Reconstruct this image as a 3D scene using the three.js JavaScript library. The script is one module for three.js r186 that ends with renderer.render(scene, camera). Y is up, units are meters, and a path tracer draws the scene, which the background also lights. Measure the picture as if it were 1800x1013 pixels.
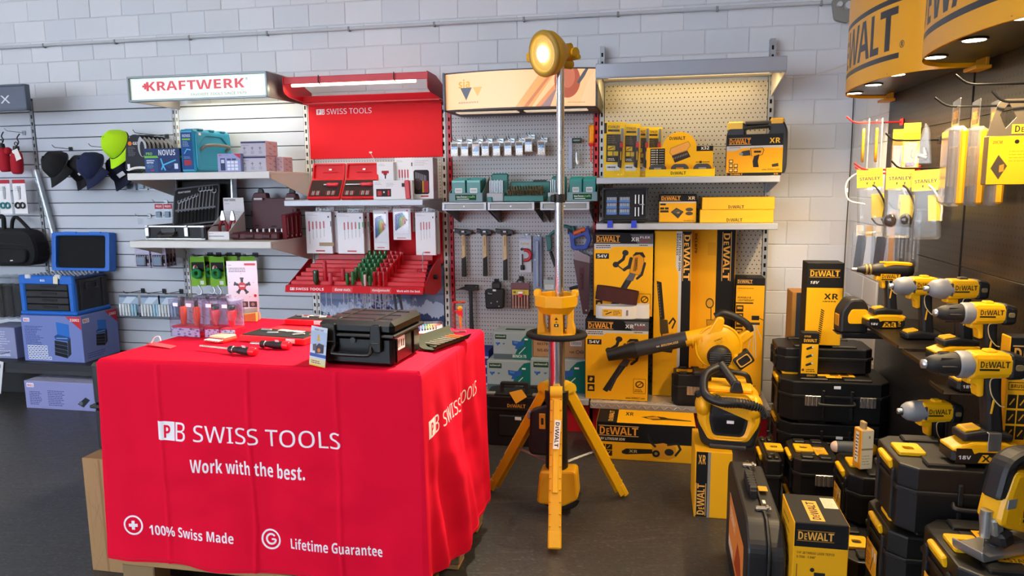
import * as THREE from 'three';
import { mergeGeometries } from 'three/addons/utils/BufferGeometryUtils.js';
import { ConvexGeometry } from 'three/addons/geometries/ConvexGeometry.js';
import { ImprovedNoise } from 'three/addons/math/ImprovedNoise.js';
import { RectAreaLightUniformsLib } from 'three/addons/lights/RectAreaLightUniformsLib.js';
RectAreaLightUniformsLib.init();

// ---------- camera, sky, exposure ----------
const R = (d) => d * Math.PI / 180;
const scene = new THREE.Scene();
const camera = new THREE.PerspectiveCamera(43.17, 1800 / 1013, 0.05, 60);
camera.rotation.order = 'YXZ';
camera.position.set(0, 1.45, 4.51);
camera.rotation.set(R(-8.2), R(11.18), R(-0.63));
scene.add(camera);
const renderer = new THREE.WebGLRenderer();
renderer.toneMapping = THREE.LinearToneMapping;
renderer.toneMappingExposure = 1.0;
renderer.shadowMap.enabled = true;
scene.background = new THREE.Color().setRGB(8.7, 9.9, 11.7);       // bright overcast sky outside the shop windows

// ---------- helpers ----------
let seed = 11;
const rnd = () => { seed = (seed * 1664525 + 1013904223) >>> 0; return seed / 4294967296; };
const noise = new ImprovedNoise();
const lin = (h) => new THREE.Color(h);
const mats = new Map();
function M(color, rough = 0.6, metal = 0, o = {}) {
  const k = [color, rough, metal, JSON.stringify(o)].join('|');
  if (!mats.has(k)) mats.set(k, new THREE.MeshPhysicalMaterial({ color: lin(color), roughness: rough, metalness: metal, ...o }));
  return mats.get(k);
}
const clear = new THREE.MeshPhysicalMaterial({ color: 0xffffff, roughness: 0.08, transmission: 1, thickness: 0, ior: 1.45 });
const film = new THREE.MeshPhysicalMaterial({ color: 0xf2f4f6, roughness: 0.14, transmission: 0.96, thickness: 0, ior: 1.4 });
function at(g, x = 0, y = 0, z = 0, rx = 0, ry = 0, rz = 0) {
  if (rx || ry || rz) g.applyMatrix4(new THREE.Matrix4().makeRotationFromEuler(new THREE.Euler(rx, ry, rz)));
  return g.translate(x, y, z);
}
function mg(list) {
  const out = [];
  for (let g of [list].flat(3)) {
    if (g.index) g = g.toNonIndexed();
    for (const n of Object.keys(g.attributes)) if (!['position', 'normal', 'uv'].includes(n)) g.deleteAttribute(n);
    if (!g.attributes.uv) g.setAttribute('uv', new THREE.BufferAttribute(new Float32Array(g.attributes.position.count * 2), 2));
    out.push(g);
  }
  return out.length === 1 ? out[0] : mergeGeometries(out);
}
const taken = new Map();
function numbered(n) { const k = taken.get(n) || 0; taken.set(n, k + 1); return k ? `${n}_${String(k).padStart(3, '0')}` : n; }
function tag(o, label, category, group, kind) {
  o.userData.label = label; o.userData.category = category;
  if (group) o.userData.group = group;
  if (kind) o.userData.kind = kind;
  return o;
}
function thing(name, label, category, [x, y, z] = [0, 0, 0], turn = 0, group) {
  const o = new THREE.Group(); o.name = numbered(name); o.position.set(x, y, z); o.rotation.y = turn;
  scene.add(o); return tag(o, label, category, group);
}
function part(name, geos, mat, parent, label) {
  const m = new THREE.Mesh(mg(geos), mat); m.name = name; m.castShadow = m.receiveShadow = true;
  if (label) m.userData.label = label;
  parent.add(m); return m;
}
function single(name, label, category, geos, mat, pos = [0, 0, 0], turn = 0, group, kind) {
  const m = part(numbered(name), geos, mat, scene); m.position.set(...pos); m.rotation.y = turn;
  return tag(m, label, category, group, kind);
}
function copy(o, label, [x, y, z], turn = 0, group) {
  const c = o.clone(); c.name = numbered(o.name.replace(/_\d{3}$/, '')); scene.add(c); c.position.set(x, y, z); c.rotation.y = turn;
  c.userData = { ...o.userData, label }; if (group) c.userData.group = group;
  return c;
}
// chamfered box centred on x and z, standing on y = 0; faces: atlas rectangles per side
const FD = { px: [0, 1], nx: [0, -1], py: [1, 1], ny: [1, -1], pz: [2, 1], nz: [2, -1] };
function bx(w, h, d, c = 0.003, faces, dflt) {
  const H = [w / 2, h / 2, d / 2], pos = [], uv = [];
  c = Math.min(c, w * 0.45, h * 0.45, d * 0.45);
  const fuv = (k, p) => {
    const n = { px: [-p[2] / d, p[1] / h], nx: [p[2] / d, p[1] / h], py: [p[0] / w, -p[2] / d], ny: [p[0] / w, p[2] / d], pz: [p[0] / w, p[1] / h], nz: [-p[0] / w, p[1] / h] }[k];
    const r = faces ? faces[k] || dflt : null, a = n[0] + 0.5, b = n[1] + 0.5;
    return r ? [r.u0 + (r.u1 - r.u0) * a, r.v0 + (r.v1 - r.v0) * b] : [a * (k[1] === 'x' ? d : w), b * (k[1] === 'y' ? d : h)];
  };
  const key = (ax, s) => Object.keys(FD).find((k) => FD[k][0] === ax && FD[k][1] === s);
  const vert = (ax, sg) => sg.map((s, i) => s * (H[i] - (i === ax ? 0 : c)));   // vertex of face ax at corner sg
  const tri = (a, b, e, ua, ub, ue, nrm) => {
    const A = new THREE.Vector3(...a), n = new THREE.Vector3(...b).sub(A).cross(new THREE.Vector3(...e).sub(A));
    if (n.dot(nrm) < 0) { pos.push(...a, ...e, ...b); uv.push(...ua, ...ue, ...ub); } else { pos.push(...a, ...b, ...e); uv.push(...ua, ...ub, ...ue); }
  };
  for (let ax = 0; ax < 3; ax++) for (const s of [-1, 1]) {
    const k = key(ax, s), o = [0, 1, 2].filter((i) => i !== ax), q = [[-1, -1], [1, -1], [1, 1], [-1, 1]].map(([p, r]) => { const g = [0, 0, 0]; g[ax] = s; g[o[0]] = p; g[o[1]] = r; return vert(ax, g); });
    const nn = new THREE.Vector3().setComponent(ax, s), u = q.map((p) => fuv(k, p));
    tri(q[0], q[1], q[2], u[0], u[1], u[2], nn); tri(q[0], q[2], q[3], u[0], u[2], u[3], nn);
  }
  if (c > 0) {
    for (let a = 0; a < 3; a++) for (let b = a + 1; b < 3; b++) for (const s of [-1, 1]) for (const t of [-1, 1]) {
      const e = 3 - a - b, mk = (ax, r) => { const g = [0, 0, 0]; g[a] = s; g[b] = t; g[e] = r; return vert(ax, g); };
      const A1 = mk(a, -1), A2 = mk(a, 1), B1 = mk(b, -1), B2 = mk(b, 1), k = key(a, s), u1 = fuv(k, A1), u2 = fuv(k, A2);
      const nn = new THREE.Vector3().setComponent(a, s).setComponent(b, t);
      tri(A1, A2, B2, u1, u2, u2, nn); tri(A1, B2, B1, u1, u2, u1, nn);
    }
    for (const s of [-1, 1]) for (const t of [-1, 1]) for (const r of [-1, 1]) {
      const g = [s, t, r], u = fuv(key(0, s), vert(0, g));
      tri(vert(0, g), vert(1, g), vert(2, g), u, u, u, new THREE.Vector3(s, t, r));
    }
  }
  const g = new THREE.BufferGeometry();
  g.setAttribute('position', new THREE.Float32BufferAttribute(pos, 3)); g.setAttribute('uv', new THREE.Float32BufferAttribute(uv, 2));
  g.computeVertexNormals();
  return g.translate(0, h / 2, 0);
}
const B = (w, h, d, x = 0, y = 0, z = 0, rx = 0, ry = 0, rz = 0, c = 0.002) => at(bx(w, h, d, c).translate(0, -h / 2, 0), x, y, z, rx, ry, rz);   // centred box
const cy = (r1, r2, h, x = 0, y = 0, z = 0, rx = 0, ry = 0, rz = 0, n = 20) => at(new THREE.CylinderGeometry(r1, r2, h, n), x, y, z, rx, ry, rz);
const V = (a) => new THREE.Vector3(...a);
const tube = (pts, r, n = 24, k = 8, closed = false, tension = 0.5) => new THREE.TubeGeometry(new THREE.CatmullRomCurve3(pts.map(V), closed, 'catmullrom', tension), n, r, k, closed);
function rod(a, b, r, k = 10) {
  const A = V(a), D = V(b).sub(A), g = new THREE.CylinderGeometry(r, r, D.length(), k);
  g.applyQuaternion(new THREE.Quaternion().setFromUnitVectors(new THREE.Vector3(0, 1, 0), D.clone().normalize()));
  return g.translate(A.x + D.x / 2, A.y + D.y / 2, A.z + D.z / 2);
}
const lathe = (p, n = 24) => new THREE.LatheGeometry(p.map(([x, y]) => new THREE.Vector2(x, y)), n);
function shape(pts, r = 0) {       // closed polygon, corners rounded by r (or the third entry of a point)
  const s = new THREE.Shape(), n = pts.length;
  for (let i = 0; i < n; i++) {
    const p = pts[i], a = pts[(i + n - 1) % n], b = pts[(i + 1) % n], q = p[2] ?? r;
    const la = Math.hypot(a[0] - p[0], a[1] - p[1]), lb = Math.hypot(b[0] - p[0], b[1] - p[1]), k = Math.min(q, la * 0.48, lb * 0.48);
    const p1 = [p[0] + (a[0] - p[0]) / la * k, p[1] + (a[1] - p[1]) / la * k], p2 = [p[0] + (b[0] - p[0]) / lb * k, p[1] + (b[1] - p[1]) / lb * k];
    if (i) s.lineTo(...p1); else s.moveTo(...p1);
    if (k > 1e-6) s.quadraticCurveTo(p[0], p[1], ...p2);
  }
  return s;
}
// extrude a profile in x-y along z, centred on z = 0
function ex(pts, depth, r = 0, bevel = 0.003, holes = [], seg = 4) {
  const s = pts instanceof THREE.Shape ? pts : shape(pts, r); for (const h of holes) s.holes.push(h instanceof THREE.Shape ? h : shape(h, r));
  const g = new THREE.ExtrudeGeometry(s, { depth: Math.max(depth - 2 * bevel, 0.0005), bevelEnabled: bevel > 0, bevelThickness: bevel, bevelSize: bevel, bevelOffset: -bevel, bevelSegments: 2, curveSegments: seg });
  return g.translate(0, 0, -Math.max(depth - 2 * bevel, 0.0005) / 2);
}
const rect = (w, h, x = 0, y = 0) => [[x - w / 2, y - h / 2], [x + w / 2, y - h / 2], [x + w / 2, y + h / 2], [x - w / 2, y + h / 2]];
const circ = (r, x = 0, y = 0, n = 24) => Array.from({ length: n }, (_, i) => [x + r * Math.cos(i / n * 2 * Math.PI), y + r * Math.sin(i / n * 2 * Math.PI)]);
// ---------- printed surfaces: one canvas holds many prints ----------
let atlas;
function newAtlas() {
  const c = document.createElement('canvas'); c.width = c.height = 2048;
  const t = new THREE.CanvasTexture(c); t.colorSpace = THREE.SRGBColorSpace; t.magFilter = THREE.LinearFilter;
  atlas = { c, g: c.getContext('2d'), x: 0, y: 0, row: 0, solid: new Map(), card: new THREE.MeshPhysicalMaterial({ map: t, roughness: 0.62, specularIntensity: 0.5 }), gloss: new THREE.MeshPhysicalMaterial({ map: t, roughness: 0.38, clearcoat: 0.15, clearcoatRoughness: 0.2 }) };
}
newAtlas();
function pr(w, h, draw) {
  const a = atlas, p = 2;
  if (a.x + w + 2 * p > 2048) { a.x = 0; a.y += a.row; a.row = 0; }
  if (a.y + h + 2 * p > 2048) throw new Error('print sheet full');
  const x = a.x + p, y = a.y + p, g = a.g;
  g.save(); g.beginPath(); g.rect(x - p, y - p, w + 2 * p, h + 2 * p); g.clip(); g.translate(x, y); draw(g, w, h); g.restore();
  a.x += w + 2 * p; a.row = Math.max(a.row, h + 2 * p);
  return { u0: (x + 0.5) / 2048, u1: (x + w - 0.5) / 2048, v1: 1 - (y + 0.5) / 2048, v0: 1 - (y + h - 0.5) / 2048 };
}
function solid(col) {
  if (!atlas.solid.has(col)) { const r = pr(10, 10, (g) => { g.fillStyle = col; g.fillRect(-3, -3, 16, 16); }); atlas.solid.set(col, r); }
  return atlas.solid.get(col);
}
const fill = (g, col, x, y, w, h) => { g.fillStyle = col; g.fillRect(x, y, w, h); };
const poly = (g, col, ...p) => { g.fillStyle = col; g.beginPath(); for (let i = 0; i < p.length; i += 2) g.lineTo(p[i], p[i + 1]); g.closePath(); g.fill(); };
const disc = (g, col, x, y, r, r2 = r) => { g.fillStyle = col; g.beginPath(); g.ellipse(x, y, r, r2, 0, 0, 7); g.fill(); };
const line = (g, col, wd, ...p) => { g.strokeStyle = col; g.lineWidth = wd; g.lineCap = g.lineJoin = 'round'; g.beginPath(); for (let i = 0; i < p.length; i += 2) g.lineTo(p[i], p[i + 1]); g.stroke(); };
function tx(g, s, x, y, w, h, col, o = {}) {       // text stretched into a box (capital height h)
  g.save(); g.translate(x, y + h); g.font = `${o.i ? 'italic ' : ''}${o.thin ? '' : 'bold '}100px ${o.f || 'sans-serif'}`;
  g.scale(w / g.measureText(s).width, h / 72); g.fillStyle = col; g.fillText(s, 0, 0);
  if (o.out) { g.strokeStyle = o.out; g.lineWidth = 5; g.strokeText(s, 0, 0); }
  g.restore();
}
function bars(g, x, y, w, n, step, col, th = 2, sd = 5) {      // rows of fine print
  let s = sd; g.fillStyle = col;
  for (let i = 0; i < n; i++) { let a = 0; while (a < w * (0.6 + 0.4 * ((s * 7 + i * 13) % 10) / 10)) { s = (s * 137 + 71) % 997; const b = 4 + s % 9; g.fillRect(x + a, y + i * step, Math.min(b, w - a), th); a += b + 2; } }
}
function dw(g, x, y, w, h, col, o = {}) {          // the yellow tool maker's wordmark, small second letter
  if (o.out) { g.save(); g.shadowColor = 'transparent'; line(g, o.out, Math.max(2, h * 0.1), x, y - h * 0.14, x + w, y - h * 0.14); line(g, o.out, Math.max(2, h * 0.1), x, y + h * 1.14, x + w, y + h * 1.14); g.restore(); }
  tx(g, 'D', x, y, w * 0.17, h, col); tx(g, 'E', x + w * 0.175, y + h * 0.22, w * 0.1, h * 0.78, col);
  tx(g, 'W', x + w * 0.275, y, w * 0.27, h, col); tx(g, 'A', x + w * 0.53, y, w * 0.19, h, col); tx(g, 'L', x + w * 0.71, y, w * 0.13, h, col); tx(g, 'T', x + w * 0.83, y, w * 0.17, h, col);
}
const vert = (g, x, y, f) => { g.save(); g.translate(x, y); g.rotate(Math.PI / 2); f(g); g.restore(); };
const vertUp = (g, x, y, f) => { g.save(); g.translate(x, y); g.rotate(-Math.PI / 2); f(g); g.restore(); };
const YL = '#f7b500', BK = '#17171a', RD = '#d8142c', WH = '#f4f4f4';
function carton(name, label, category, [x, y, z], [w, h, d], faces, plain, turn = 0, group, gloss) {
  return single(name, label, category, bx(w, h, d, 0.0025, faces, solid(plain)), gloss ? atlas.gloss : atlas.card, [x, y, z], turn, group);
}
// flat printed plate in the x-y plane facing +z
function plate(w, h, r, x = 0, y = 0, z = 0, rx = 0, ry = 0, rz = 0, th = 0.0012) {
  return at(bx(w, h, th, 0, { pz: r, nz: r, px: r, nx: r, py: r, ny: r }, r).translate(0, -h / 2, 0), x, y, z, rx, ry, rz);
}
function tex(w, h, draw, rep, linear) {
  const c = document.createElement('canvas'); c.width = w; c.height = h; draw(c.getContext('2d'), w, h);
  const t = new THREE.CanvasTexture(c); if (!linear) t.colorSpace = THREE.SRGBColorSpace; t.magFilter = THREE.LinearFilter; t.wrapS = t.wrapT = THREE.RepeatWrapping;
  if (rep) t.repeat.set(...rep); return t;
}
function struct(name, label, category, geos, mat, pos = [0, 0, 0]) {
  const m = part(name, geos, mat, scene); m.position.set(...pos); return tag(m, label, category, null, 'structure');
}

// ---------- the room ----------
const XR = 1.113, ZB = -0.08, XL = -10, ZF = 9, HC = 3.7;
const floorTex = tex(1024, 1024, (g, w, h) => {
  fill(g, '#3b3a39', 0, 0, w, h);
  for (let i = 0; i < 26000; i++) { const v = 26 + rnd() * 80 | 0; g.fillStyle = `rgba(${v},${v},${v - 2},${0.3 + rnd() * 0.4})`; g.fillRect(rnd() * w, rnd() * h, 2 + rnd() * 6, 1 + rnd() * 3); }
  for (let i = 0; i < 260; i++) { const x = rnd() * w, y = rnd() * h, l = 30 + rnd() * 170; line(g, `rgba(${120 + rnd() * 40},${118 + rnd() * 40},${116 + rnd() * 40},${0.04 + rnd() * 0.08})`, 1 + rnd() * 6, x, y, x + l, y - l * (0.12 + rnd() * 0.3)); }
  for (let i = 0; i < 60; i++) line(g, `rgba(175,172,168,${0.06 + rnd() * 0.14})`, 1, ...(() => { const x = rnd() * w, y = rnd() * h; return [x, y, x + rnd() * 60 - 30, y + rnd() * 40 - 20]; })());
  for (let i = 0; i < 160; i++) disc(g, `rgba(190,186,180,${rnd() * 0.3})`, rnd() * w, rnd() * h, 0.6 + rnd() * 1.3);
}, [0.55, 0.55]);
const floorRough = tex(512, 512, (g, w, h) => { fill(g, '#8c8c8c', 0, 0, w, h); for (let i = 0; i < 9000; i++) { const v = 90 + rnd() * 110 | 0; g.fillStyle = `rgba(${v},${v},${v},.3)`; g.fillRect(rnd() * w, rnd() * h, 1 + rnd() * 9, 1 + rnd() * 4); } }, [0.8, 0.8], true);
const floorGeo = B(XR - XL + 0.2, 0.1, ZF - ZB + 0.2, 0, 0, 0, 0, 0, 0, 0);
struct('floor', 'dark grey scuffed vinyl floor of the shop', 'floor', floorGeo, new THREE.MeshPhysicalMaterial({ map: floorTex, roughness: 0.75, roughnessMap: floorRough }), [(XL + XR) / 2, -0.05, (ZB + ZF) / 2]);
const paint = M('#d9d9da', 0.75), joint = M('#cfcfd1', 0.85);
struct('ceiling', 'white shop ceiling', 'ceiling', B(XR - XL + 0.3, 0.12, ZF - ZB + 0.3, 0, 0, 0, 0, 0, 0, 0), M('#cfcfd0', 0.9), [(XL + XR) / 2, HC + 0.06, (ZB + ZF) / 2]);
// block walls: a backing in the colour of the mortar with painted sand-lime blocks proud of it
const brickMats = ['#d8d9dc', '#d3d5d9', '#dcdcde', '#d6d6d8'].map((c, i) => {
  const bump = tex(128, 128, (g, w, h) => { fill(g, '#808080', 0, 0, w, h); for (let k = 0; k < 1500; k++) { const v = 100 + rnd() * 60 | 0; g.fillStyle = `rgba(${v},${v},${v},.4)`; g.fillRect(rnd() * w, rnd() * h, 1 + rnd() * 3, 1 + rnd() * 3); } for (let k = 0; k < 7; k++) disc(g, '#303030', rnd() * w, rnd() * h, 0.7 + rnd()); }, [3, 3], true);
  return new THREE.MeshPhysicalMaterial({ color: lin(c), roughness: 0.72, bumpMap: bump, bumpScale: 0.0025 });
});
const wb = struct('wall_back', 'white painted sand-lime block wall behind the shelving', 'wall', B(XR - XL + 0.3, HC, 0.15, 0, 0, 0, 0, 0, 0, 0), joint, [(XL + XR) / 2, HC / 2, ZB - 0.0795]);
const wr = struct('wall_right', 'white painted block side wall behind the black pegboard', 'wall', B(0.15, HC, ZF - ZB, 0, 0, 0, 0, 0, 0, 0), joint, [XR + 0.0795, HC / 2, (ZB + ZF) / 2]);
const bw = 0.25, bh = 0.1405, brickVar = [0, 1, 2].map((i) => { const g = B(bw - 0.004 + 0.001 * i, bh - 0.0045, 0.03, 0, 0, 0, 0, 0, 0, 0.003); return g; });
const sideVar = [0, 1].map((i) => B(0.03, bh - 0.0045, bw - 0.0045, 0, 0, 0, 0, 0, 0, 0.003));
const halfG = B(bw / 2 - 0.006, bh - 0.006, 0.03, 0, 0, 0, 0, 0, 0, 0.004);
let bi = 0;
for (let k = -13; k <= 8; k++) {
  const y = 1.769 + k * bh + bh / 2; if (y < 0) continue;
  const x0 = k >= 1 ? -5.6 : 0.5;
  const off = (k & 1) ? 0.1255 : 0;
  for (let i = 0; i < 30; i++) {
    const x = XR - 0.094 - off - i * bw; if (x < x0) break;
    const v = bi++ % 7; const m = new THREE.Mesh(brickVar[v % 3], brickMats[(v + (k + 20)) % 4]); m.name = 'brick'; m.castShadow = m.receiveShadow = true;
    m.position.set(x - wb.position.x + (off || 0) * 0, y - wb.position.y, ZB - 0.015 - wb.position.z + (rnd() - 0.5) * 0.003); wb.add(m);
  }
}
for (let k = -12; k <= 8; k++) for (let i = 0; i < 4; i++) {
  const y = 1.769 + k * bh + bh / 2 + 0.004, z = ZB + 0.125 + i * bw + ((k & 1) ? 0.12 : 0); if (y < 0) continue;
  const m = new THREE.Mesh(sideVar[0], brickMats[(bi++ * 3) % 4]); m.name = 'brick'; m.castShadow = m.receiveShadow = true;
  m.position.set(XR + 0.015 - wr.position.x, y - wr.position.y, z - wr.position.z); wr.add(m);
}
struct('wall_left', 'plain white wall at the far left of the shop', 'wall', B(0.15, HC, ZF - ZB, 0, 0, 0, 0, 0, 0, 0), paint, [XL - 0.075, HC / 2, (ZB + ZF) / 2]);
// front wall with a row of shop windows (behind the camera)
const wx = [-9.6, -7.7, -5.8, -3.9], wy0 = 0.6, wy1 = 3.3;
const fw = [B(XR - XL + 0.3, wy0, 0.15, (XL + XR) / 2, wy0 / 2, ZF + 0.075), B(XR - XL + 0.3, HC - wy1, 0.15, (XL + XR) / 2, (HC + wy1) / 2, ZF + 0.075), B(XR + 2.16, wy1 - wy0, 0.15, (XR - 2.0) / 2 + 0.06, (wy0 + wy1) / 2, ZF + 0.075), B(0.4, wy1 - wy0, 0.15, XL + 0.2, (wy0 + wy1) / 2, ZF + 0.075)];
struct('wall_front', 'shop front wall behind the camera with large window openings', 'wall', fw, paint);
wx.forEach((x, i) => {
  const f = new THREE.Group(); f.name = `window_${i + 1}`; f.position.set(x, wy0, ZF + 0.05); scene.add(f); tag(f, `tall shop window ${['by the left corner', 'second from the left corner', 'second from the right end', 'at the right end of the row'][i]} of the front wall`, 'window', null, 'structure');
  const W = 1.86, H = wy1 - wy0;
  part('window_frame', [B(0.07, H, 0.08, 0.035, H / 2), B(0.07, H, 0.08, W - 0.035, H / 2), B(W, 0.07, 0.08, W / 2, 0.035), B(W, 0.07, 0.08, W / 2, H - 0.035), B(0.05, H, 0.07, W / 2, H / 2), B(W, 0.05, 0.07, W / 2, H * 0.66)], M('#55585c', 0.5), f);
  part('pane', B(W - 0.1, H - 0.1, 0.004, W / 2, H / 2, 0, 0, 0, 0, 0), clear, f);
  if (i < 3) part('mullion', B(0.06, H, 0.12, W + 0.02, H / 2), M('#55585c', 0.5), f);
});
// ceiling luminaires (above and behind the view)
function ceilingLamp(x, z, label, turn = 0, k = 1) {
  const t = thing('ceiling_lamp', label, 'lamp', [x, HC - 0.09, z], turn, 'ceiling lamps');
  part('housing', B(1.5, 0.06, 0.26, 0, 0.05, 0), M('#e6e6e6', 0.5), t);
  part('lamp_diffuser', B(1.44, 0.02, 0.2, 0, 0.012, 0), M('#ffffff', 0.5, 0, { emissive: 0xfff4e6, emissiveIntensity: 4 }), t);
  const l = new THREE.RectAreaLight(0xfff3e4, 13 * k, 1.44, 0.2); l.position.set(0, -0.004, 0); l.rotation.x = -Math.PI / 2; t.add(l);
}
ceilingLamp(-4.6, 2.6, 'long ceiling lamp above the slat wall');
ceilingLamp(-1.6, 3.0, 'long ceiling lamp above the red table');
ceilingLamp(-0.2, 5.2, 'long ceiling lamp above the entrance side');
ceilingLamp(-4.0, 5.6, 'long ceiling lamp by the shop windows');
// ---------- shelving along the back wall ----------
const grey = M('#b9bcc2', 0.45, 0.1), cream = M('#e4e2dc', 0.5), dark = M('#141416', 0.6), redSt = M('#c01426', 0.45), steel = M('#c9ccd0', 0.3, 0.9), blackPl = M('#1a1a1c', 0.5);
function upright(x, y1, mat, label, w = 0.026) {
  const t = thing('slotted_upright', label, 'upright', [x, 0, 0]);
  const holes = []; for (let y = 0.25; y < y1 - 0.03; y += 0.05) holes.push(shape(rect(w * 0.42, 0.024, 0, y)));
  part('front_flange', at(ex(rect(w, y1, 0, y1 / 2), 0.003, 0, 0, holes), 0, 0, -0.0015), mat, t);
  part('side_flange', [B(0.003, y1, 0.05, -w / 2 + 0.0015, y1 / 2, -0.028), B(0.003, y1, 0.05, w / 2 - 0.0015, y1 / 2, -0.028)], mat, t);
  part('inner_channel', B(w - 0.008, y1, 0.004, 0, y1 / 2, -0.03), dark, t);
}
upright(-4.335, 2.06, M('#8f9499', 0.5), 'slim grey upright between the two left slat panels');
upright(-3.214, 2.0, M('#a9aaae', 0.5), 'grey slotted upright at the left of the lit slat bay', 0.02);
upright(-3.19, 2.0, cream, 'cream slotted upright beside the lit slat bay', 0.02);
upright(-2.252, 2.0, cream, 'cream slotted upright at the right end of the lit slat bay');
upright(-2.222, 2.0, cream, 'cream slotted upright at the left of the red screwdriver bay', 0.024);
upright(-1.322, 2.0, cream, 'cream slotted upright at the right of the red screwdriver bay', 0.028);
upright(-1.283, 1.98, redSt, 'red slotted upright left of the grey hammer pegboard', 0.022);
upright(-0.362, 1.98, redSt, 'red slotted upright right of the grey hammer pegboard', 0.026);
upright(-0.328, 2.25, M('#a4a9ae', 0.4, 0.4), 'tall grey slotted upright left of the yellow goods bay', 0.026);
upright(0.64, 2.25, M('#a4a9ae', 0.4, 0.4), 'tall grey slotted upright right of the yellow goods bay', 0.03);
single('trim_strip', 'grey cover strip between the red bay and the pegboard', 'trim', B(0.02, 2.0, 0.03, 0, 1.0, 0), M('#8d8a8c', 0.5), [-1.303, 0, -0.02]);
// slat walls
const slatMats = ['#c6c9d0', '#c2c6cd', '#c9ccd3'].map((c) => M(c, 0.42));
function slatBay(x0, x1, top, label) {
  const t = thing('slat_wall', label, 'slat wall', [(x0 + x1) / 2, 0, 0]), w = x1 - x0, g = B(w, 0.0862, 0.016, 0, 0, -0.012, 0, 0, 0, 0.0025);
  part('backing', B(w, top - 0.24, 0.02, 0, (top + 0.24) / 2, -0.036), M('#2a2c31', 0.7), t);
  for (let k = 0; k < 21; k++) {
    const y = 2.028 - k * 0.0912; if (y < 0.28) break;
    const m = part('slat', k ? g : B(w, top - 1.986, 0.016, 0, 0, -0.012, 0, 0, 0, 0.0025), slatMats[k % 3], t); m.position.y = k ? y : (top + 1.986) / 2;
  }
}
slatBay(-5.4, -4.352, 2.08, 'pale slat wall panel at the far left behind the backpack');
slatBay(-4.318, -3.228, 2.08, 'pale slat wall panel behind the caps and the blue tool chest');
slatBay(-3.178, -2.268, 2.0, 'lamp-lit slat wall panel behind the two white shelves');
// black plinth at the left
{ const t = thing('shelf_plinth', 'black base plinth below the slat wall', 'plinth', [-4.3, 0, 0]);
  part('kick_plate', B(2.16, 0.2, 0.2, 0, 0.1, 0.12), blackPl, t); part('ledge', B(2.16, 0.045, 0.45, 0, 0.262, 0.225), M('#232327', 0.5), t); part('ledge_lip', B(2.16, 0.03, 0.012, 0, 0.228, 0.443), M('#2c2c30', 0.5), t); }
// perforated panels
function pegTex(base, hole, px, py, r, stagger) {
  const N = 64; return tex(N * 2, N * 2, (g) => {
    fill(g, base, 0, 0, 2 * N, 2 * N);
    for (let i = 0; i < 2; i++) for (let j = 0; j < 2; j++) { const x = (i + 0.5 + (stagger && j ? 0.5 : 0)) * N; for (const q of [x, x - 2 * N]) disc(g, hole, q, (j + 0.5) * N, r / px * N, r / py * N); }
  }, [0.5 / px, 0.5 / py]);
}
const pegA = new THREE.MeshPhysicalMaterial({ map: pegTex('#b3b1b1', '#2c2d31', 0.0186, 0.0262, 0.0034), roughness: 0.42 });
const pegB = new THREE.MeshPhysicalMaterial({ map: pegTex('#b9b2a4', '#2e2a24', 0.0252, 0.025, 0.0036, true), roughness: 0.36, metalness: 0.15 });
const pegK = new THREE.MeshPhysicalMaterial({ map: pegTex('#2b2826', '#010101', 0.025, 0.03, 0.0052), roughness: 0.32, metalness: 0.3 });
function pegBay(x0, x1, seams, mat, label) {
  const t = thing('pegboard', label, 'pegboard', [(x0 + x1) / 2, 0, 0]), w = x1 - x0;
  for (let i = 0; i + 1 < seams.length; i++) part('perforated_panel', B(w, seams[i + 1] - seams[i] - 0.002, 0.012, 0, (seams[i] + seams[i + 1]) / 2, -0.012, 0, 0, 0, 0.001), mat, t);
}
pegBay(-1.268, -0.378, [0.2, 0.47, 0.83, 1.14, 1.5, 1.9], pegA, 'grey perforated panel with the hammers and saws');
pegBay(-0.312, 0.622, [0.2, 0.55, 0.84, 1.27, 1.65, 2.02], pegB, 'beige perforated panel behind the yellow boxed tools');
pegBay(-2.206, -1.34, [0.95, 1.64], new THREE.MeshPhysicalMaterial({ map: pegTex('#d8d5cc', '#4a4844', 0.018, 0.02, 0.003), roughness: 0.45 }), 'cream perforated panel behind the boxed screwdriver sets');
// white shelves
function shelf(name, label, x0, x1, y, d, mat, lip = 0.04, br = 0.1) {
  const w = x1 - x0, t = thing(name, label, 'shelf', [(x0 + x1) / 2, y, 0]);
  part('board', [B(w, 0.018, d, 0, -0.009, d / 2)], mat, t);
  part('front_lip', B(w, lip, 0.014, 0, -lip / 2, d + 0.004, 0, 0, 0, 0.003), mat, t);
  for (const s of [-1, 1]) part('bracket', at(ex([[0, 0], [d * 0.98, 0], [d * 0.98, -lip], [0.02, -lip - br], [0, -lip - br]], 0.004, 0, 0), s * (w / 2 - 0.003), -0.001, 0, 0, -Math.PI / 2, 0), mat, t);
  return t;
}
const shWhite = M('#dcdad4', 0.45), shGrey = M('#b4b9c0', 0.4, 0.2);
shelf('display_shelf', 'white shelf carrying the blue boxed tacker and turquoise case', -3.2, -2.245, 1.535, 0.5, shWhite, 0.042, 0.12);
shelf('display_shelf', 'white shelf carrying the open aluminium and maroon cases', -3.2, -2.245, 1.12, 0.53, shWhite, 0.042, 0.12);
shelf('display_shelf', 'grey shelf carrying the open red screwdriver sets', -2.215, -1.335, 1.36, 0.4, shGrey, 0.034, 0.05);
shelf('display_shelf', 'grey shelf under the upright drill case and knife cards', -0.325, 0.64, 1.474, 0.42, shGrey, 0.034, 0.06);
shelf('display_shelf', 'grey shelf under the blue-latched bit case and flat yellow boxes', -0.325, 0.64, 1.222, 0.42, shGrey, 0.034, 0.018);
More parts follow.
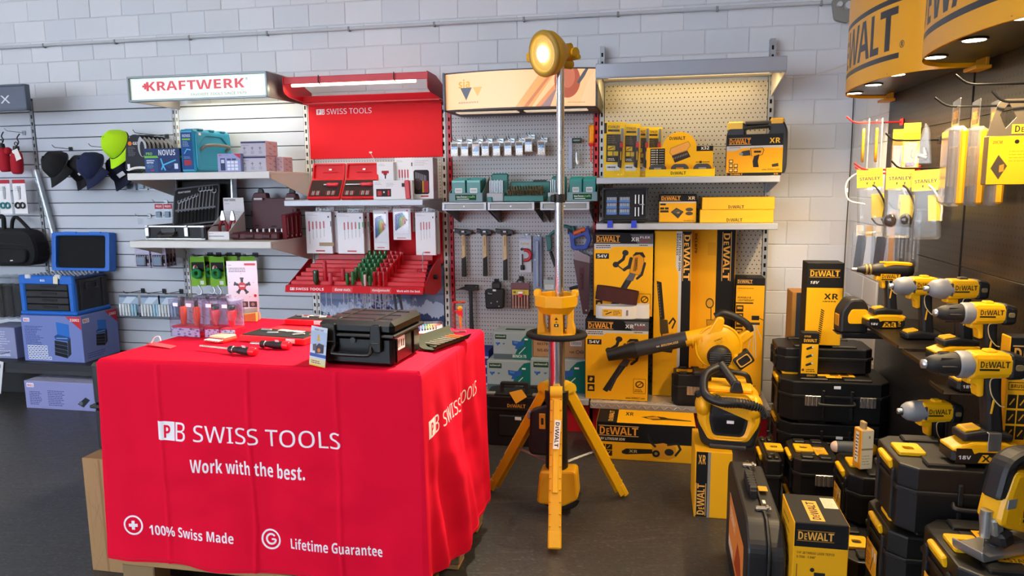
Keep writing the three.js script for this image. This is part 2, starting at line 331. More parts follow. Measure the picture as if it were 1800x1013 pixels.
shelf('base_shelf', 'grey base shelf below the hammer pegboard carrying the vice boxes', -1.29, -0.36, 0.214, 0.45, shGrey, 0.034, 0.02);
{ const t = shelf('base_shelf', 'base shelf with chequer-plate front below the tall yellow boxes', -0.352, 0.64, 0.2, 0.45, shGrey, 0.01, 0.02);
  const tread = new THREE.MeshPhysicalMaterial({ color: lin('#dedcd6'), metalness: 0.6, roughness: 0.3 });
  part('tread_cover', [B(0.99, 0.004, 0.46, 0, 0.004, 0.235), B(0.99, 0.038, 0.004, 0, -0.014, 0.464)], tread, t);
  const bars_ = []; for (let i = 0; i < 40; i++) { const x = -0.483 + i * 0.0245; bars_.push(B(0.024, 0.004, 0.004, x, -0.014, 0.467, 0, 0, (i & 1) ? 0.8 : -0.8, 0.001)); for (let k = 0; k < 2; k++) bars_.push(B(0.024, 0.003, 0.004, x, 0.0065, 0.44 - k * 0.024, 0, (i + k & 1) ? 0.8 : -0.8, 0, 0.001)); }
  part('tread_pattern', bars_, tread, t).userData.kind = 'stuff'; }
single('kick_plate', 'red kick plate under the hammer bay', 'panel', B(0.93, 0.17, 0.01, 0, 0.085, 0), redSt, [-0.825, 0, 0.4]);
single('kick_plate', 'red kick plate under the chequer-plate shelf', 'panel', B(0.98, 0.17, 0.01, 0, 0.085, 0), redSt, [0.145, 0, 0.36]);
{ const t = thing('floor_rail', 'grey slotted steel floor rail standing beside the yellow vacuum', 'shelf foot', [0.655, 0, 0.22]); part('foot_plate', B(0.03, 0.15, 0.02, 0, 0.085, 0.0), steel, t); part('sole', B(0.05, 0.01, 0.24, 0, 0.005, -0.1), steel, t); }

// drawer shelves under the drill sets
[['left', -1.231, -0.966], ['middle', -0.958, -0.684], ['right', -0.649, -0.369]].forEach(([s, a, b]) => {
  const w = b - a, t = thing('drawer_shelf', `${s} grey shelf drawer of the three under the turquoise goods`, 'drawer', [(a + b) / 2, 1.295, 0]);
  part('drawer_body', B(w - 0.004, 0.03, 0.34, 0, 0.017, 0.18), M('#7d8084', 0.5), t); part('top_plate', B(w, 0.004, 0.36, 0, 0.044, 0.18), shGrey, t);
  const f = part('drawer_front', at(ex(rect(w, 0.046, 0, 0.023), 0.012, 0, 0.001, [rect(w - 0.03, 0.028, 0, 0.023)]), 0, 0, 0.362), shGrey, t);
  part('front_inset', B(w - 0.03, 0.028, 0.006, 0, 0.023, 0.36), M('#84857f', 0.4, 0.3), f); part('lock', cy(0.005, 0.005, 0.006, 0, 0.023, 0.366, Math.PI / 2), M('#e8e8e8', 0.4), f);
  for (const q of [-1, 1]) part('bracket', at(ex([[0, 0], [0.33, 0], [0, -0.09]], 0.004, 0, 0), q * (w / 2 - 0.004), 0, 0, 0, -Math.PI / 2), M('#6e7176', 0.5), t);
});

// ---------- illuminated signs ----------
const glow = (r, c, e) => { const m = atlas.gloss.clone(); m.emissiveMap = m.map; m.emissive = lin(c); m.emissiveIntensity = e; return m; };
function tubeLamp(parent, x, y, z, len, col, k, ry = 0, size = 0.03) {      // fluorescent tube with its light below
  part('lamp_tube', cy(0.009, 0.009, len, x, y, z, 0, 0, Math.PI / 2), M('#ffffff', 0.4, 0, { emissive: col, emissiveIntensity: 6 }), parent);
  const l = new THREE.RectAreaLight(col, k, len, size); l.position.set(x, y - 0.012, z); l.rotation.x = -Math.PI / 2 + ry; parent.add(l);
}
{ // white sign with red lettering
  const t = thing('light_box_sign', 'white light box sign with bold red lettering above the lit slat bay', 'sign', [-2.702, 1.965, 0]);
  const f = pr(760, 124, (g, w, h) => {
    fill(g, '#e9eee6', 0, 0, w, h); tx(g, 'KRAFTWERK', 82, 22, 560, 50, '#cf2a3c'); fill(g, '#cf2a3c', 68, 40, 40, 11); fill(g, '#cf2a3c', 78, 30, 12, 32);
    tx(g, 'FAVORITE TOOLS SINCE 1979', 340, 92, 310, 15, '#70756f', { thin: 1 }); tx(g, '®', 648, 18, 14, 14, '#777');
  });
  part('sign_face', plate(0.9, 0.132, f, 0, 0.072, 0.474), glow(f, '#e6f2e4', 0.42), t);
  part('frame', [B(0.925, 0.012, 0.03, 0, 0.142, 0.475), B(0.925, 0.012, 0.03, 0, 0.004, 0.475), B(0.012, 0.146, 0.03, -0.457, 0.073, 0.475), B(0.012, 0.146, 0.03, 0.457, 0.073, 0.475)], M('#7d8688', 0.35, 0.6), t);
  for (const s of [-1, 1]) part('side_panel', B(0.01, 0.146, 0.46, s * 0.457, 0.073, 0.235), M('#8f8786', 0.45, 0.3), t);
  part('top_panel', B(0.925, 0.008, 0.46, 0, 0.146, 0.235), M('#dcdcd4', 0.5), t);
  tubeLamp(t, 0, 0.1, 0.16, 0.84, 0xfff6d8, 22, 0, 0.05);
}
{ // dark sign at the left edge
  const t = thing('hanging_sign', 'dark blue-grey sign ending in the letter X at the left edge', 'sign', [-4.52, 1.96, 0]);
  const f = pr(300, 90, (g, w, h) => { fill(g, '#585f70', 0, 0, w, h); tx(g, 'X', 242, 36, 22, 30, '#dfe3ea', { thin: 1 }); });
  part('sign_face', plate(0.98, 0.148, f, 0, 0.077, 0.352), atlas.gloss, t); part('frame', [B(1.0, 0.012, 0.04, 0, 0.154, 0.34), B(1.0, 0.012, 0.04, 0, 0.0, 0.34), B(0.014, 0.165, 0.04, 0.496, 0.077, 0.34)], M('#5c646e', 0.3, 0.7), t);
  part('sign_body', B(0.98, 0.14, 0.03, 0, 0.077, 0.334), M('#3a3d46', 0.6), t); for (const x of [-0.4, 0.15]) part('sign_arm', B(0.02, 0.03, 0.32, x, 0.1, 0.16), M('#5c646e', 0.4, 0.5), t);
}
{ // red lamp hood over the screwdriver bay
  const t = thing('lamp_hood', 'open red metal hood with fluorescent tube above the red panel', 'lamp', [-1.752, 1.94, 0]), rm = M('#cf1524', 0.42), W = 0.9;
  for (const s of [-1, 1]) part('side_plate', at(ex([[0.0, 0.022, 0.01], [0.3, 0.04, 0.02], [0.37, 0.06, 0.02], [0.37, 0.155], [0.2, 0.15], [0, 0.1]], 0.006, 0, 0.001), s * W / 2, 0, 0, 0, -Math.PI / 2, 0), rm, t);
  part('front_rail', [B(W, 0.04, 0.008, 0, 0.13, 0.36), B(W, 0.008, 0.05, 0, 0.147, 0.336)], rm, t); part('rear_rail', [B(W, 0.042, 0.008, 0, 0.045, 0.13, 0.5), B(W, 0.008, 0.12, 0, 0.02, 0.07)], rm, t);
  part('tube_clip', [tube([[-0.22, 0.155, 0.37], [-0.22, 0.12, 0.375], [-0.22, 0.1, 0.34]], 0.003, 8), tube([[0.25, 0.155, 0.37], [0.25, 0.12, 0.375], [0.25, 0.1, 0.34]], 0.003, 8)], dark, t);
  tubeLamp(t, -0.02, 0.105, 0.335, 0.78, 0xfff2d0, 16, -0.35, 0.05);
}
{ // red panel with lettering
  const f = pr(620, 236, (g, w, h) => { fill(g, '#ee1420', 0, 0, w, h); pbLogo(g, 40, 14, 262, 25, WH, '#ee1420'); });
  const t = thing('brand_panel', 'bright red panel with one small white line of lettering under the red hood', 'panel', [-1.776, 1.62, 0]);
  part('panel_board', at(bx(0.9, 0.336, 0.012, 0.002, { pz: f }, solid('#ee1420')), 0, 0, 0.004), atlas.card, t);
  part('panel_hook', [tube([[-0.03, 0.03, 0.012], [0.0, 0.0, 0.05], [0.03, -0.03, 0.09]], 0.0015, 10, 5), B(0.02, 0.01, 0.004, -0.03, 0.035, 0.012)], M('#e8e4da', 0.4), t);
}
function pbLogo(g, x, y, w, h, col, bg, bold) {
  const b = h * 1.62; g.save(); g.lineWidth = h * 0.1; g.strokeStyle = col; fill(g, col, x, y, b * 0.62, h);
  tx(g, 'P', x + b * 0.14, y + h * 0.16, b * 0.3, h * 0.68, bg); g.beginPath(); g.moveTo(x + b * 0.6, y + h * 0.06); g.lineTo(x + b, y + h * 0.06); g.stroke();
  tx(g, 'B', x + b * 0.6, y, b * 0.42, h, col); g.restore(); tx(g, 'SWISS TOOLS', x + b * 1.16, y + h * 0.04, w - b * 1.16, h * 0.92, col, { thin: !bold });
}
{ // curved abrasive-maker sign
  const t = thing('curved_sign', 'curved orange sign with triangle logo above the hammer pegboard', 'sign', [-0.768, 1.87, 0]);
  const f = pr(840, 196, (g, w, h) => {
    fill(g, '#fad0a0', 0, 0, w, h);
    poly(g, '#f0b070', 410, h, 560, 0, 640, 0, 500, h); poly(g, '#c98a62', 455, h, 600, 20, 612, 26, 478, h); poly(g, '#e2a070', 520, h, 640, 60, 650, 70, 590, h); poly(g, '#a08a90', 548, h, 640, 90, 600, h);
    disc(g, '#b0604c', 690, 60, 68, 92); disc(g, '#c47a62', 690, 40, 40, 60); poly(g, '#55606c', 740, 70, 770, 20, 785, 0, 800, 0, 780, 40, 752, 80); poly(g, '#f9d8b0', 752, h, 800, 60, 840, 0, 840, h);
    poly(g, '#4a5566', 92, 80, 162, 80, 127, 148); poly(g, '#e8b45e', 168, 80, 222, 80, 196, 130); tx(g, 'sia', 80, 36, 74, 44, '#e0a52e'); tx(g, 'ABRASIVES', 78, 156, 122, 8, '#8c7f74');
    bars(g, 690, 174, 110, 1, 8, '#b09070', 3);
  });
  const n = 28, pos = [], uv = [], idx = []; for (let i = 0; i <= n; i++) { const a = i / n, x = (a - 0.5) * 0.862, z = 0.345 + 0.075 * (1 - (2 * a - 1) ** 2); for (const b of [0, 1]) { pos.push(x, b * 0.2, z); uv.push(f.u0 + (f.u1 - f.u0) * a, f.v0 + (f.v1 - f.v0) * b); } if (i < n) { const k = 2 * i; idx.push(k, k + 2, k + 1, k + 1, k + 2, k + 3); } }
  const g = new THREE.BufferGeometry(); g.setAttribute('position', new THREE.Float32BufferAttribute(pos, 3)); g.setAttribute('uv', new THREE.Float32BufferAttribute(uv, 2)); g.setIndex(idx); g.computeVertexNormals();
  part('sign_face', g, glow(f, '#ffe6c4', 0.6), t);
  const fr = M('#4c4a4a', 0.4, 0.4);
  part('end_cap', B(0.012, 0.215, 0.37, -0.437, 0.1, 0.185), M('#4d5866', 0.4, 0.3), t); part('end_cap', B(0.012, 0.215, 0.37, 0.437, 0.1, 0.185), fr, t);
  const arc = (y) => { const p = [[0.43, 0.0], [-0.43, 0.0]]; for (let i = 0; i <= 20; i++) { const a = i / 20; p.push([(a - 0.5) * 0.862, 0.345 + 0.073 * (1 - (2 * a - 1) ** 2)]); } return at(ex(p, 0.008, 0, 0), 0, 0, 0, 0, 0, 0).applyMatrix4(new THREE.Matrix4().makeRotationX(Math.PI / 2)).translate(0, y, 0); };
  part('bottom_plate', arc(-0.006), M('#3a3534', 0.5), t); part('top_plate', arc(0.204), fr, t);
  part('lamp_diffuser', [B(0.36, 0.006, 0.09, -0.2, -0.012, 0.28), B(0.36, 0.006, 0.09, 0.2, -0.012, 0.28)], M('#fff4e0', 0.4, 0, { emissive: 0xffe6c0, emissiveIntensity: 0.5 }), t);
}
{ // steel light canopy over the yellow goods
  const t = thing('lamp_canopy', 'grey metal lamp canopy above the beige pegboard', 'lamp', [0.157, 2.0, 0]), W = 0.965, m = M('#a9b1bd', 0.35, 0.5), in_ = M('#efe9d8', 0.5);
  part('front_fascia', [B(W, 0.07, 0.01, 0, 0.035, 0.5), B(W, 0.012, 0.02, 0, 0.0, 0.492)], m, t); part('top_plate', B(W, 0.01, 0.5, 0, 0.068, 0.25), m, t);
  part('reflector', B(W - 0.02, 0.004, 0.44, 0, 0.05, 0.25, -0.03), in_, t);
  for (const s of [-1, 1]) part('side_plate', at(ex([[0, -0.07], [0.49, 0], [0.49, 0.06], [0, 0.06]], 0.005, 0, 0), s * W / 2, 0, 0, 0, -Math.PI / 2, 0), in_, t);
  tubeLamp(t, 0.0, 0.03, 0.28, 0.86, 0xffe2a0, 26, 0.25, 0.04);
  part('cable', tube([[0.44, 0.02, 0.4], [0.5, 0.01, 0.3], [0.56, 0.015, 0.1], [0.68, 0.03, 0], [0.82, 0.07, 0], [0.955, 0.13, 0.0]], 0.004, 40, 6), M('#d9d4cc', 0.6), t);
}
single('corner_cable', 'thin dark cable running down the corner of the block walls', 'cable', tube([[0, 2.6, 0], [-0.003, 2.1, 0.002], [0.002, 1.6, 0], [-0.002, 1.1, 0.002], [0, 0.7, 0]], 0.003, 60, 6), M('#3a3634', 0.7), [XR - 0.012, 0, ZB + 0.012]);
// conduit and wall bracket
{ const t = thing('conduit_pipe', 'thin grey conduit pipe running along the upper back wall', 'pipe', [-1.9, 2.443, -0.06]);
  part('pipe', cy(0.011, 0.011, 6.4, 0, 0, 0, 0, 0, Math.PI / 2, 12), M('#c3c4c6', 0.5), t);
  for (let i = 0; i < 11; i++) part('pipe_clip', [B(0.014, 0.03, 0.026, -2.9 + i * 0.57, -0.004, 0, 0, 0, 0, 0.003)], M('#8a8b8c', 0.5), t); }
{ const t = thing('dusty_bracket', 'small dusty grey wall bracket by the corner above the yellow sign', 'bracket', [1.02, 2.39, -0.05]);
  part('bracket_plate', at(ex([[-0.07, 0.06], [0.07, 0.06], [0.06, -0.03], [0.02, -0.07], [-0.05, -0.05]], 0.03, 0.015, 0.004), 0, 0, 0), M('#8c8880', 0.8), t); part('bolt', [cy(0.014, 0.014, 0.03, -0.03, 0.03, 0.025, Math.PI / 2), cy(0.02, 0.02, 0.05, 0.015, 0.02, 0.03, Math.PI / 2)], M('#c8c8c6', 0.5), t); }

// ---------- black pegboard and yellow canopies on the right wall ----------
[[0.64, 1.6, 'black perforated panel nearest the corner'], [1.61, 2.6, 'black perforated panel behind the clear organisers'], [2.61, 3.6, 'black perforated panel at the right edge']].forEach(([a, b, l]) => {
  const t = thing('pegboard', l, 'pegboard', [XR, 0, (a + b) / 2], -Math.PI / 2), w = b - a;
  for (const [y0, y1] of [[0.2, 1.13], [1.132, 1.66], [1.662, 2.15]]) part('perforated_panel', B(w - 0.008, y1 - y0, 0.014, 0, (y0 + y1) / 2, 0.014, 0, 0, 0, 0.001), pegK, t);
});
const hoodPrint = pr(1000, 330, (g, w, h) => {
  fill(g, '#f2ae08', 0, 0, w, h); fill(g, '#2b2a2c', 210, 96, 580, 16); fill(g, '#2b2a2c', 210, 264, 580, 16);
  dw(g, 222, 124, 560, 128, '#2b2a2c'); tx(g, '®', 790, 230, 20, 22, '#2b2a2c');
});
function hood(zc, label) {
  const t = thing('curved_canopy', label, 'canopy', [XR - 0.023, 1.835, zc], -Math.PI / 2);      // local +z points into the room, local +x along the wall
  const n = 40, prof = []; for (let i = 0; i <= n; i++) { const a = Math.PI * i / n; prof.push([-Math.cos(a) * 0.49 * (1 + 0.02 * Math.sin(a)), 0.275 * Math.pow(Math.sin(a), 0.62)]); }
  const len = [0]; for (let i = 1; i <= n; i++) len.push(len[i - 1] + Math.hypot(prof[i][0] - prof[i - 1][0], prof[i][1] - prof[i - 1][1]));
  const sheet = (off, y0, y1, f) => { const pos = [], uv = [], idx = []; prof.forEach(([x, z], i) => { const k = off; const nx = x / 0.49, nz = z / 0.275; for (const b of [0, 1]) { pos.push(x - nx * k, b ? y1 : y0, Math.max(0, z - nz * k)); uv.push(f.u0 + (f.u1 - f.u0) * len[i] / len[n], b ? f.v1 : f.v0); } if (i < n) { const q = 2 * i; idx.push(q, q + 1, q + 2, q + 1, q + 3, q + 2); } }); const g = new THREE.BufferGeometry(); g.setAttribute('position', new THREE.Float32BufferAttribute(pos, 3)); g.setAttribute('uv', new THREE.Float32BufferAttribute(uv, 2)); g.setIndex(idx); g.computeVertexNormals(); return g; };
  const outer = sheet(0, 0, 0.4, hoodPrint); part('canopy_face', outer, atlas.gloss, t);
  part('canopy_lining', sheet(0.008, 0, 0.4, solid('#f2ae08')), atlas.card, t);
  const base = [...prof.map(([x, z]) => [x * 0.985, z * 0.97])];
  part('underside', at(ex(base, 0.01, 0, 0), 0, 0, 0, Math.PI / 2).translate(0, 0.017, 0), M('#1b1a1a', 0.3, 0.2), t);
  part('mounting_plate', [B(0.08, 0.06, 0.012, -0.4, 0.005, 0.02), B(0.1, 0.012, 0.05, -0.4, -0.02, 0.035)], M('#c98a10', 0.4), t);
  for (const x of [-0.3, 0.0, 0.3]) {
    const r = part('spot_ring', at(new THREE.TorusGeometry(0.034, 0.004, 6, 20), x, 0.01, 0.2, Math.PI / 2), M('#3a3836', 0.3, 0.6), t);
    part('lamp_spot', cy(0.03, 0.03, 0.006, x, 0.009, 0.2, 0, 0, 0, 20), M('#ffffff', 0.4, 0, { emissive: 0xfff0d2, emissiveIntensity: 7 }), t);
    const l = new THREE.SpotLight(0xffdfae, 2.8, 0, R(80), 0.4, 2); l.position.set(x, 0.001, 0.2); l.shadow.radius = 1.5; l.castShadow = true; l.target.position.set(x, -1, 0.24); t.add(l, l.target);
  }
}
hood(1.12, 'curved yellow canopy nearest the wall corner with large black letters');
hood(2.12, 'curved yellow canopy at the top right edge of the picture');
// ---------- goods on the slat wall ----------
const wire = M('#9ea2a6', 0.3, 0.9), wireK = M('#26272a', 0.4, 0.6);
function hook(x, y, z1, label, mat = wire, gap = 0, z0 = 0.0) {      // wire peg hook running out from the panel
  const t = thing('peg_hook', label, 'hook', [x, y, 0]);
  const arm = (dx) => tube([[dx, 0, z0], [dx, 0.004, z0 + (z1 - z0) * 0.6], [dx, 0.006, z1 - 0.02], [dx, 0.022, z1]], 0.0022, 14, 6);
  part('hook_arm', gap ? [arm(-gap), arm(gap)] : arm(0), mat, t); part('hook_plate', B(0.03 + gap * 2, 0.03, 0.004, 0, 0, z0 + 0.002), mat, t); return t;
}
// hanging card with product, clear blister and the part in it
function hangPack(name, label, cat, [x, y, z], [w, h], print, o = {}) {
  const t = thing(name, label, cat, [x, y, z], o.turn || 0, o.group); if (o.tilt) t.rotation.z = o.tilt;
  part('card', plate(w, h, print, 0, -h / 2, 0), o.gloss ? atlas.gloss : atlas.card, t);
  if (o.goods) o.goods(t);
  if (o.blister) { const [bw_, bh_, bd, by] = o.blister; part('blister', at(bx(bw_, bh_, bd, 0.006), 0, by, bd / 2 + 0.0012), clear, t); }
  return t;
}
{ // red pouches on a chain, partly outside the picture
  const mk = (x, y, label, tilt) => { const t = thing('key_pouch', label, 'pouch', [x, y, 0.12]); t.rotation.z = tilt;
    part('pouch_body', lathe([[0.001, -0.17], [0.026, -0.168], [0.038, -0.15], [0.04, -0.07], [0.034, -0.03], [0.022, -0.012], [0.012, 0]], 18), M('#b00f26', 0.85), t);
    part('cap', cy(0.019, 0.021, 0.028, 0, 0.01, 0), blackPl, t);
    part('strap', [tube([[0, 0.02, 0], [0.012, 0.05, -0.01], [-0.008, 0.08, -0.02], [0.004, 0.11, -0.03]], 0.004, 16, 6), at(new THREE.TorusGeometry(0.012, 0.003, 6, 14), 0, 0.04, 0)], M('#2b2b2e', 0.5), t); return t; };
  const a = mk(-4.485, 1.735, 'red fabric key pouch hanging at the left edge', 0.08); part('sleeve', at(new THREE.SphereGeometry(0.026, 14, 10), 0.045, -0.028, 0), M('#b00f26', 0.85), a);
  const b = mk(-4.37, 1.718, 'red fabric key pouch with a white paper tag', -0.06); part('paper_tag', at(bx(0.05, 0.075, 0.002), 0.045, -0.07, 0.03, 0, 0, 0.4), M('#efe6e2', 0.7), b);
  hook(-4.41, 1.84, 0.16, 'wire hook holding the red key pouches');
  const card = pr(80, 160, (g, w, h) => { fill(g, '#f0eeee', 0, 0, w, h); fill(g, '#b8303c', 0, 0, w, 18); bars(g, 12, 34, 40, 3, 7, '#aaa'); });
  const sc = (x, col, label, w) => hangPack('scissors_pack', label, 'scissors', [x, 1.512, 0.1], [w, 0.24], card, { goods: (t) => {
    part('blades', [B(0.008, 0.09, 0.003, -0.006, -0.09, 0.005, 0, 0, 0.06), B(0.008, 0.09, 0.003, 0.006, -0.09, 0.007, 0, 0, -0.06)], steel, t);
    for (const s of [-1, 1]) part('finger_loop', at(new THREE.TorusGeometry(0.018, 0.006, 8, 20), s * 0.02, -0.18, 0.007).scale(1, 1, 1), M(col, 0.5), t).scale.y = 1.0; } });
  sc(-4.525, '#2f7f86', 'white scissors card with teal finger loops', 0.1); sc(-4.4, '#1d1d20', 'white scissors card with black finger loops', 0.105);
}
{ // backpack
  const t = thing('backpack', 'black laptop backpack hanging on the slat wall', 'backpack', [-4.56, 0.9, 0.09]), m = M('#101013', 0.85), sh = shape([[-0.32, 0, 0.06], [0.28, 0.01, 0.07], [0.305, 0.14, 0.1], [0.25, 0.26, 0.09], [-0.3, 0.28, 0.08]]);
  part('bag_body', ex(sh, 0.15, 0, 0.03), m, t);
  part('front_pocket', at(ex([[-0.28, 0.02, 0.05], [0.24, 0.03, 0.05], [0.26, 0.13, 0.05], [-0.28, 0.14, 0.05]], 0.04, 0, 0.012), 0, 0, 0.085), m, t);
  part('carry_handle', tube([[0.05, 0.25, 0], [0.08, 0.33, 0.01], [0.12, 0.345, 0.01], [0.2, 0.26, 0.0]], 0.012, 24, 8), m, t);
  part('shoulder_strap', tube([[-0.1, 0.26, 0.03], [-0.04, 0.34, 0.02], [0.0, 0.35, 0.01], [0.03, 0.26, 0.04]], 0.015, 24, 8), m, t);
  part('zip', tube([[-0.28, 0.16, 0.077], [0.0, 0.165, 0.079], [0.26, 0.155, 0.076]], 0.003, 20, 5), M('#2a2a2e', 0.4), t); part('logo_mark', B(0.024, 0.008, 0.003, 0.13, 0.05, 0.106, 0, 0, 0.1), M('#e6e6ea', 0.4), t);
}
{ const t = thing('foil_roll', 'clear film wrapped roll leaning on the slat wall', 'roll', [-4.185, 0.95, 0.03]); t.rotation.z = 0.2;
  part('roll_core', cy(0.018, 0.018, 0.64, 0, 0.32, 0, 0, 0, 0, 14), M('#b7bcc2', 0.3, 0.6), t);
  const g = new THREE.CylinderGeometry(0.032, 0.028, 0.66, 20, 40, true), p = g.attributes.position; for (let i = 0; i < p.count; i++) { const k = 1 + 0.22 * noise.noise(p.getX(i) * 40, p.getY(i) * 22, p.getZ(i) * 40); p.setX(i, p.getX(i) * k); p.setZ(i, p.getZ(i) * k); } g.computeVertexNormals(); part('film_wrap', at(g, 0, 0.32, 0), film, t); }
// black garments in clear bags
[0, 1, 2, 3].forEach((i) => { const t = thing('bagged_garment', ['leftmost', 'second', 'third', 'rightmost'][i] + ' black garment in clear bag beside the blue tool chest', 'garment', [-4.52 + i * 0.068, 0.56, 0.24 - i * 0.01], 0);
  part('garment', at(ex([[-0.03, 0, 0.03], [0.03, 0, 0.03], [0.028, 0.22, 0.02], [-0.028, 0.23, 0.02]], 0.16, 0.02, 0.02), 0, 0, 0), M('#121216', 0.9), t);
  const g = bx(0.064, 0.3, 0.2, 0.02); part('clear_bag', at(g, 0, -0.01, 0), film, t); });
carton('garment_box', 'lilac-grey box of small print below the bagged garments', 'box', [-4.42, 0.286, 0.26], [0.24, 0.22, 0.2], { pz: pr(160, 120, (g, w, h) => { fill(g, '#8d93b8', 0, 0, w, h); bars(g, 12, 16, 120, 9, 9, '#c8cbe0', 3); tx(g, 'ABMESSUNG', 14, 100, 110, 10, '#dfe2f2'); }) }, '#8088ac');
{ const p = pr(90, 200, (g, w, h) => { fill(g, '#d9dade', 0, 0, w, h); fill(g, '#1c1c20', 14, 100, 60, 90); line(g, '#ccc', 4, 24, 110, 60, 180); line(g, '#999', 4, 60, 110, 26, 176); for (let i = 0; i < 9; i++) fill(g, '#333', 50 + i * 3, 20, i % 3 ? 1 : 2, 22); });
  hangPack('tool_pack', 'white blister pack tilted in front of the black plinth', 'pack', [-4.36, 0.3, 0.46], [0.1, 0.23], p, { tilt: -0.22, gloss: 1 }); hook(-4.36, 0.33, 0.2, 'wire hook on the black plinth', wireK).position.z = 0.25; }
// caps
function cap(label, [x, y, z], col, dome, brim, extra) {
  const t = thing('baseball_cap', label, 'cap', [x, y, z]);
  const Y = V(dome).normalize(), Z = V(brim).sub(Y.clone().multiplyScalar(V(brim).dot(Y))).normalize(), X = Y.clone().cross(Z);
  t.quaternion.setFromRotationMatrix(new THREE.Matrix4().makeBasis(X, Y, Z));
  const g = new THREE.SphereGeometry(0.092, 30, 16, 0, 2 * Math.PI, 0, Math.PI / 2), p = g.attributes.position;
  for (let i = 0; i < p.count; i++) { const a = p.getX(i), b = p.getY(i), c = p.getZ(i), k = 1 + 0.05 * noise.noise(a * 25, b * 25, c * 25); p.setXYZ(i, a * k * 0.98, b * k * 1.22, c * k * 1.1); } g.computeVertexNormals();
  const m = M(col, 0.85); m.side = THREE.DoubleSide; part('crown', g, m, t);
  const n = 20, pos = [], idx = []; for (let i = 0; i <= n; i++) { const a = (i / n - 0.5) * 2.3; for (let j = 0; j <= 4; j++) { const r = 1 + 0.8 * j / 4 * Math.pow(Math.cos(a * 0.66), 0.6); const x_ = Math.sin(a) * 0.09 * (1 + 0.06 * j), z_ = Math.cos(a) * 0.1 * r; for (const s of [0, 1]) pos.push(x_, -0.035 * (Math.abs(x_) / 0.09) ** 2 * j / 4 + s * 0.004, z_); } }
  for (let i = 0; i < n; i++) for (let j = 0; j < 4; j++) for (const s of [0, 1]) { const q = (i * 5 + j) * 2 + s, r = q + 10; idx.push(q, r, q + 2, q + 2, r, r + 2); }
  const b = new THREE.BufferGeometry(); b.setAttribute('position', new THREE.Float32BufferAttribute(pos, 3)); b.setIndex(idx); b.computeVertexNormals(); part('brim', b, m, t);
  part('button', at(new THREE.SphereGeometry(0.008, 10, 8), 0, 0.113, 0), m, t); part('sweat_band', at(new THREE.TorusGeometry(0.094, 0.004, 6, 30), 0, 0.003, 0, Math.PI / 2).scale(0.98, 1, 1.08), M('#26262c', 0.8), t);
  if (extra) extra(t); return t;
}
cap('black baseball cap on a wall hook', [-4.0, 1.6, 0.16], '#0f0f12', [-0.32, 0.5, 0.8], [0.42, -1, 0.1]);
cap('navy baseball cap on a wall hook', [-3.69, 1.585, 0.2], '#151f45', [-0.32, 0.5, 0.8], [0.42, -1, 0.1]);
cap('black bagged cap behind the front black cap', [-3.9, 1.575, 0.05], '#17171b', [-0.32, 0.5, 0.8], [0.45, -1, 0.1], (t) => part('side_print', B(0.05, 0.018, 0.003, 0.05, 0.05, 0.095, -0.5), M('#e8e8ec', 0.5), t));
cap('navy bagged cap behind the front navy cap', [-3.59, 1.57, 0.06], '#151a33', [-0.32, 0.5, 0.8], [0.45, -1, 0.1], (t) => part('side_print', B(0.06, 0.03, 0.003, 0.05, 0.04, 0.1, -0.5), M('#e8e8ec', 0.5), t));
hook(-4.04, 1.72, 0.16, 'wire hook above the black cap', wireK); hook(-3.72, 1.72, 0.2, 'wire hook above the navy cap', wireK);
cap('neon yellow high-visibility cap beside the glove cards', [-3.49, 1.725, 0.2], '#b9ee0c', [-0.3, 0.45, 0.8], [0.3, -1, 0.1]);
cap('black and lime cap behind the neon yellow cap', [-3.447, 1.7, 0.03], '#20300f', [-0.4, 0.3, 0.8], [0.3, -1, 0.4], (t) => part('lime_panel', at(new THREE.SphereGeometry(0.05, 14, 8, 0, 6.3, 0, 1.2), 0.01, 0.03, 0.075, 0.9), M('#9bb414', 0.7), t));
{ const p = pr(150, 210, (g, w, h) => { fill(g, '#2c2c33', 0, 0, w, h); disc(g, '#e07a20', 40, 52, 12); tx(g, 'GEBOL', 56, 44, 70, 16, '#e8e6e2'); bars(g, 26, 72, 44, 7, 8, '#77777f', 3); disc(g, '#b9b9be', 112, 70, 26, 60); disc(g, '#2c2c33', 112, 84, 14, 44); fill(g, '#e8e8ea', 14, 170, 16, 28); disc(g, '#e8e4dc', w * 0.6, h + 30, 110, 56); disc(g, '#1c1814', w * 0.6, h + 44, 110, 56); });
  const side = solid('#cabfae'); const sh = shape([[-0.085, 0, 0.02], [0.085, 0, 0.02], [0.085, 0.16, 0.03], [0.02, 0.23, 0.05], [-0.03, 0.23, 0.05], [-0.07, 0.15, 0.03]]);
  for (let i = 0; i < 7; i++) { const t = thing('glove_card', ['frontmost', 'second', 'third', 'fourth', 'fifth', 'sixth', 'rearmost'][i] + ' dark glove card of the row behind the boxed tacker', 'gloves', [-3.285 + i * 0.003, 1.555, 0.3 - i * 0.038], 0.08);
    const g = new THREE.ExtrudeGeometry(sh, { depth: 0.002, bevelEnabled: false, curveSegments: 5 }), u = g.attributes.uv, q = g.attributes.position; for (let k = 0; k < q.count; k++) u.setXY(k, p.u0 + (p.u1 - p.u0) * (q.getX(k) / 0.17 + 0.5), p.v0 + (p.v1 - p.v0) * (q.getY(k) / 0.23)); part('card', g, atlas.card, t);
    part('glove', at(ex([[-0.06, 0.01, 0.02], [0.07, 0.01, 0.02], [0.075, 0.13, 0.02], [0.03, 0.2, 0.02], [-0.04, 0.18, 0.02]], 0.022, 0, 0.006), 0, 0, -0.014), M('#b7aa98', 0.9), t); }
  hook(-3.275, 1.79, 0.33, 'wire hook carrying the row of glove cards', wireK); }
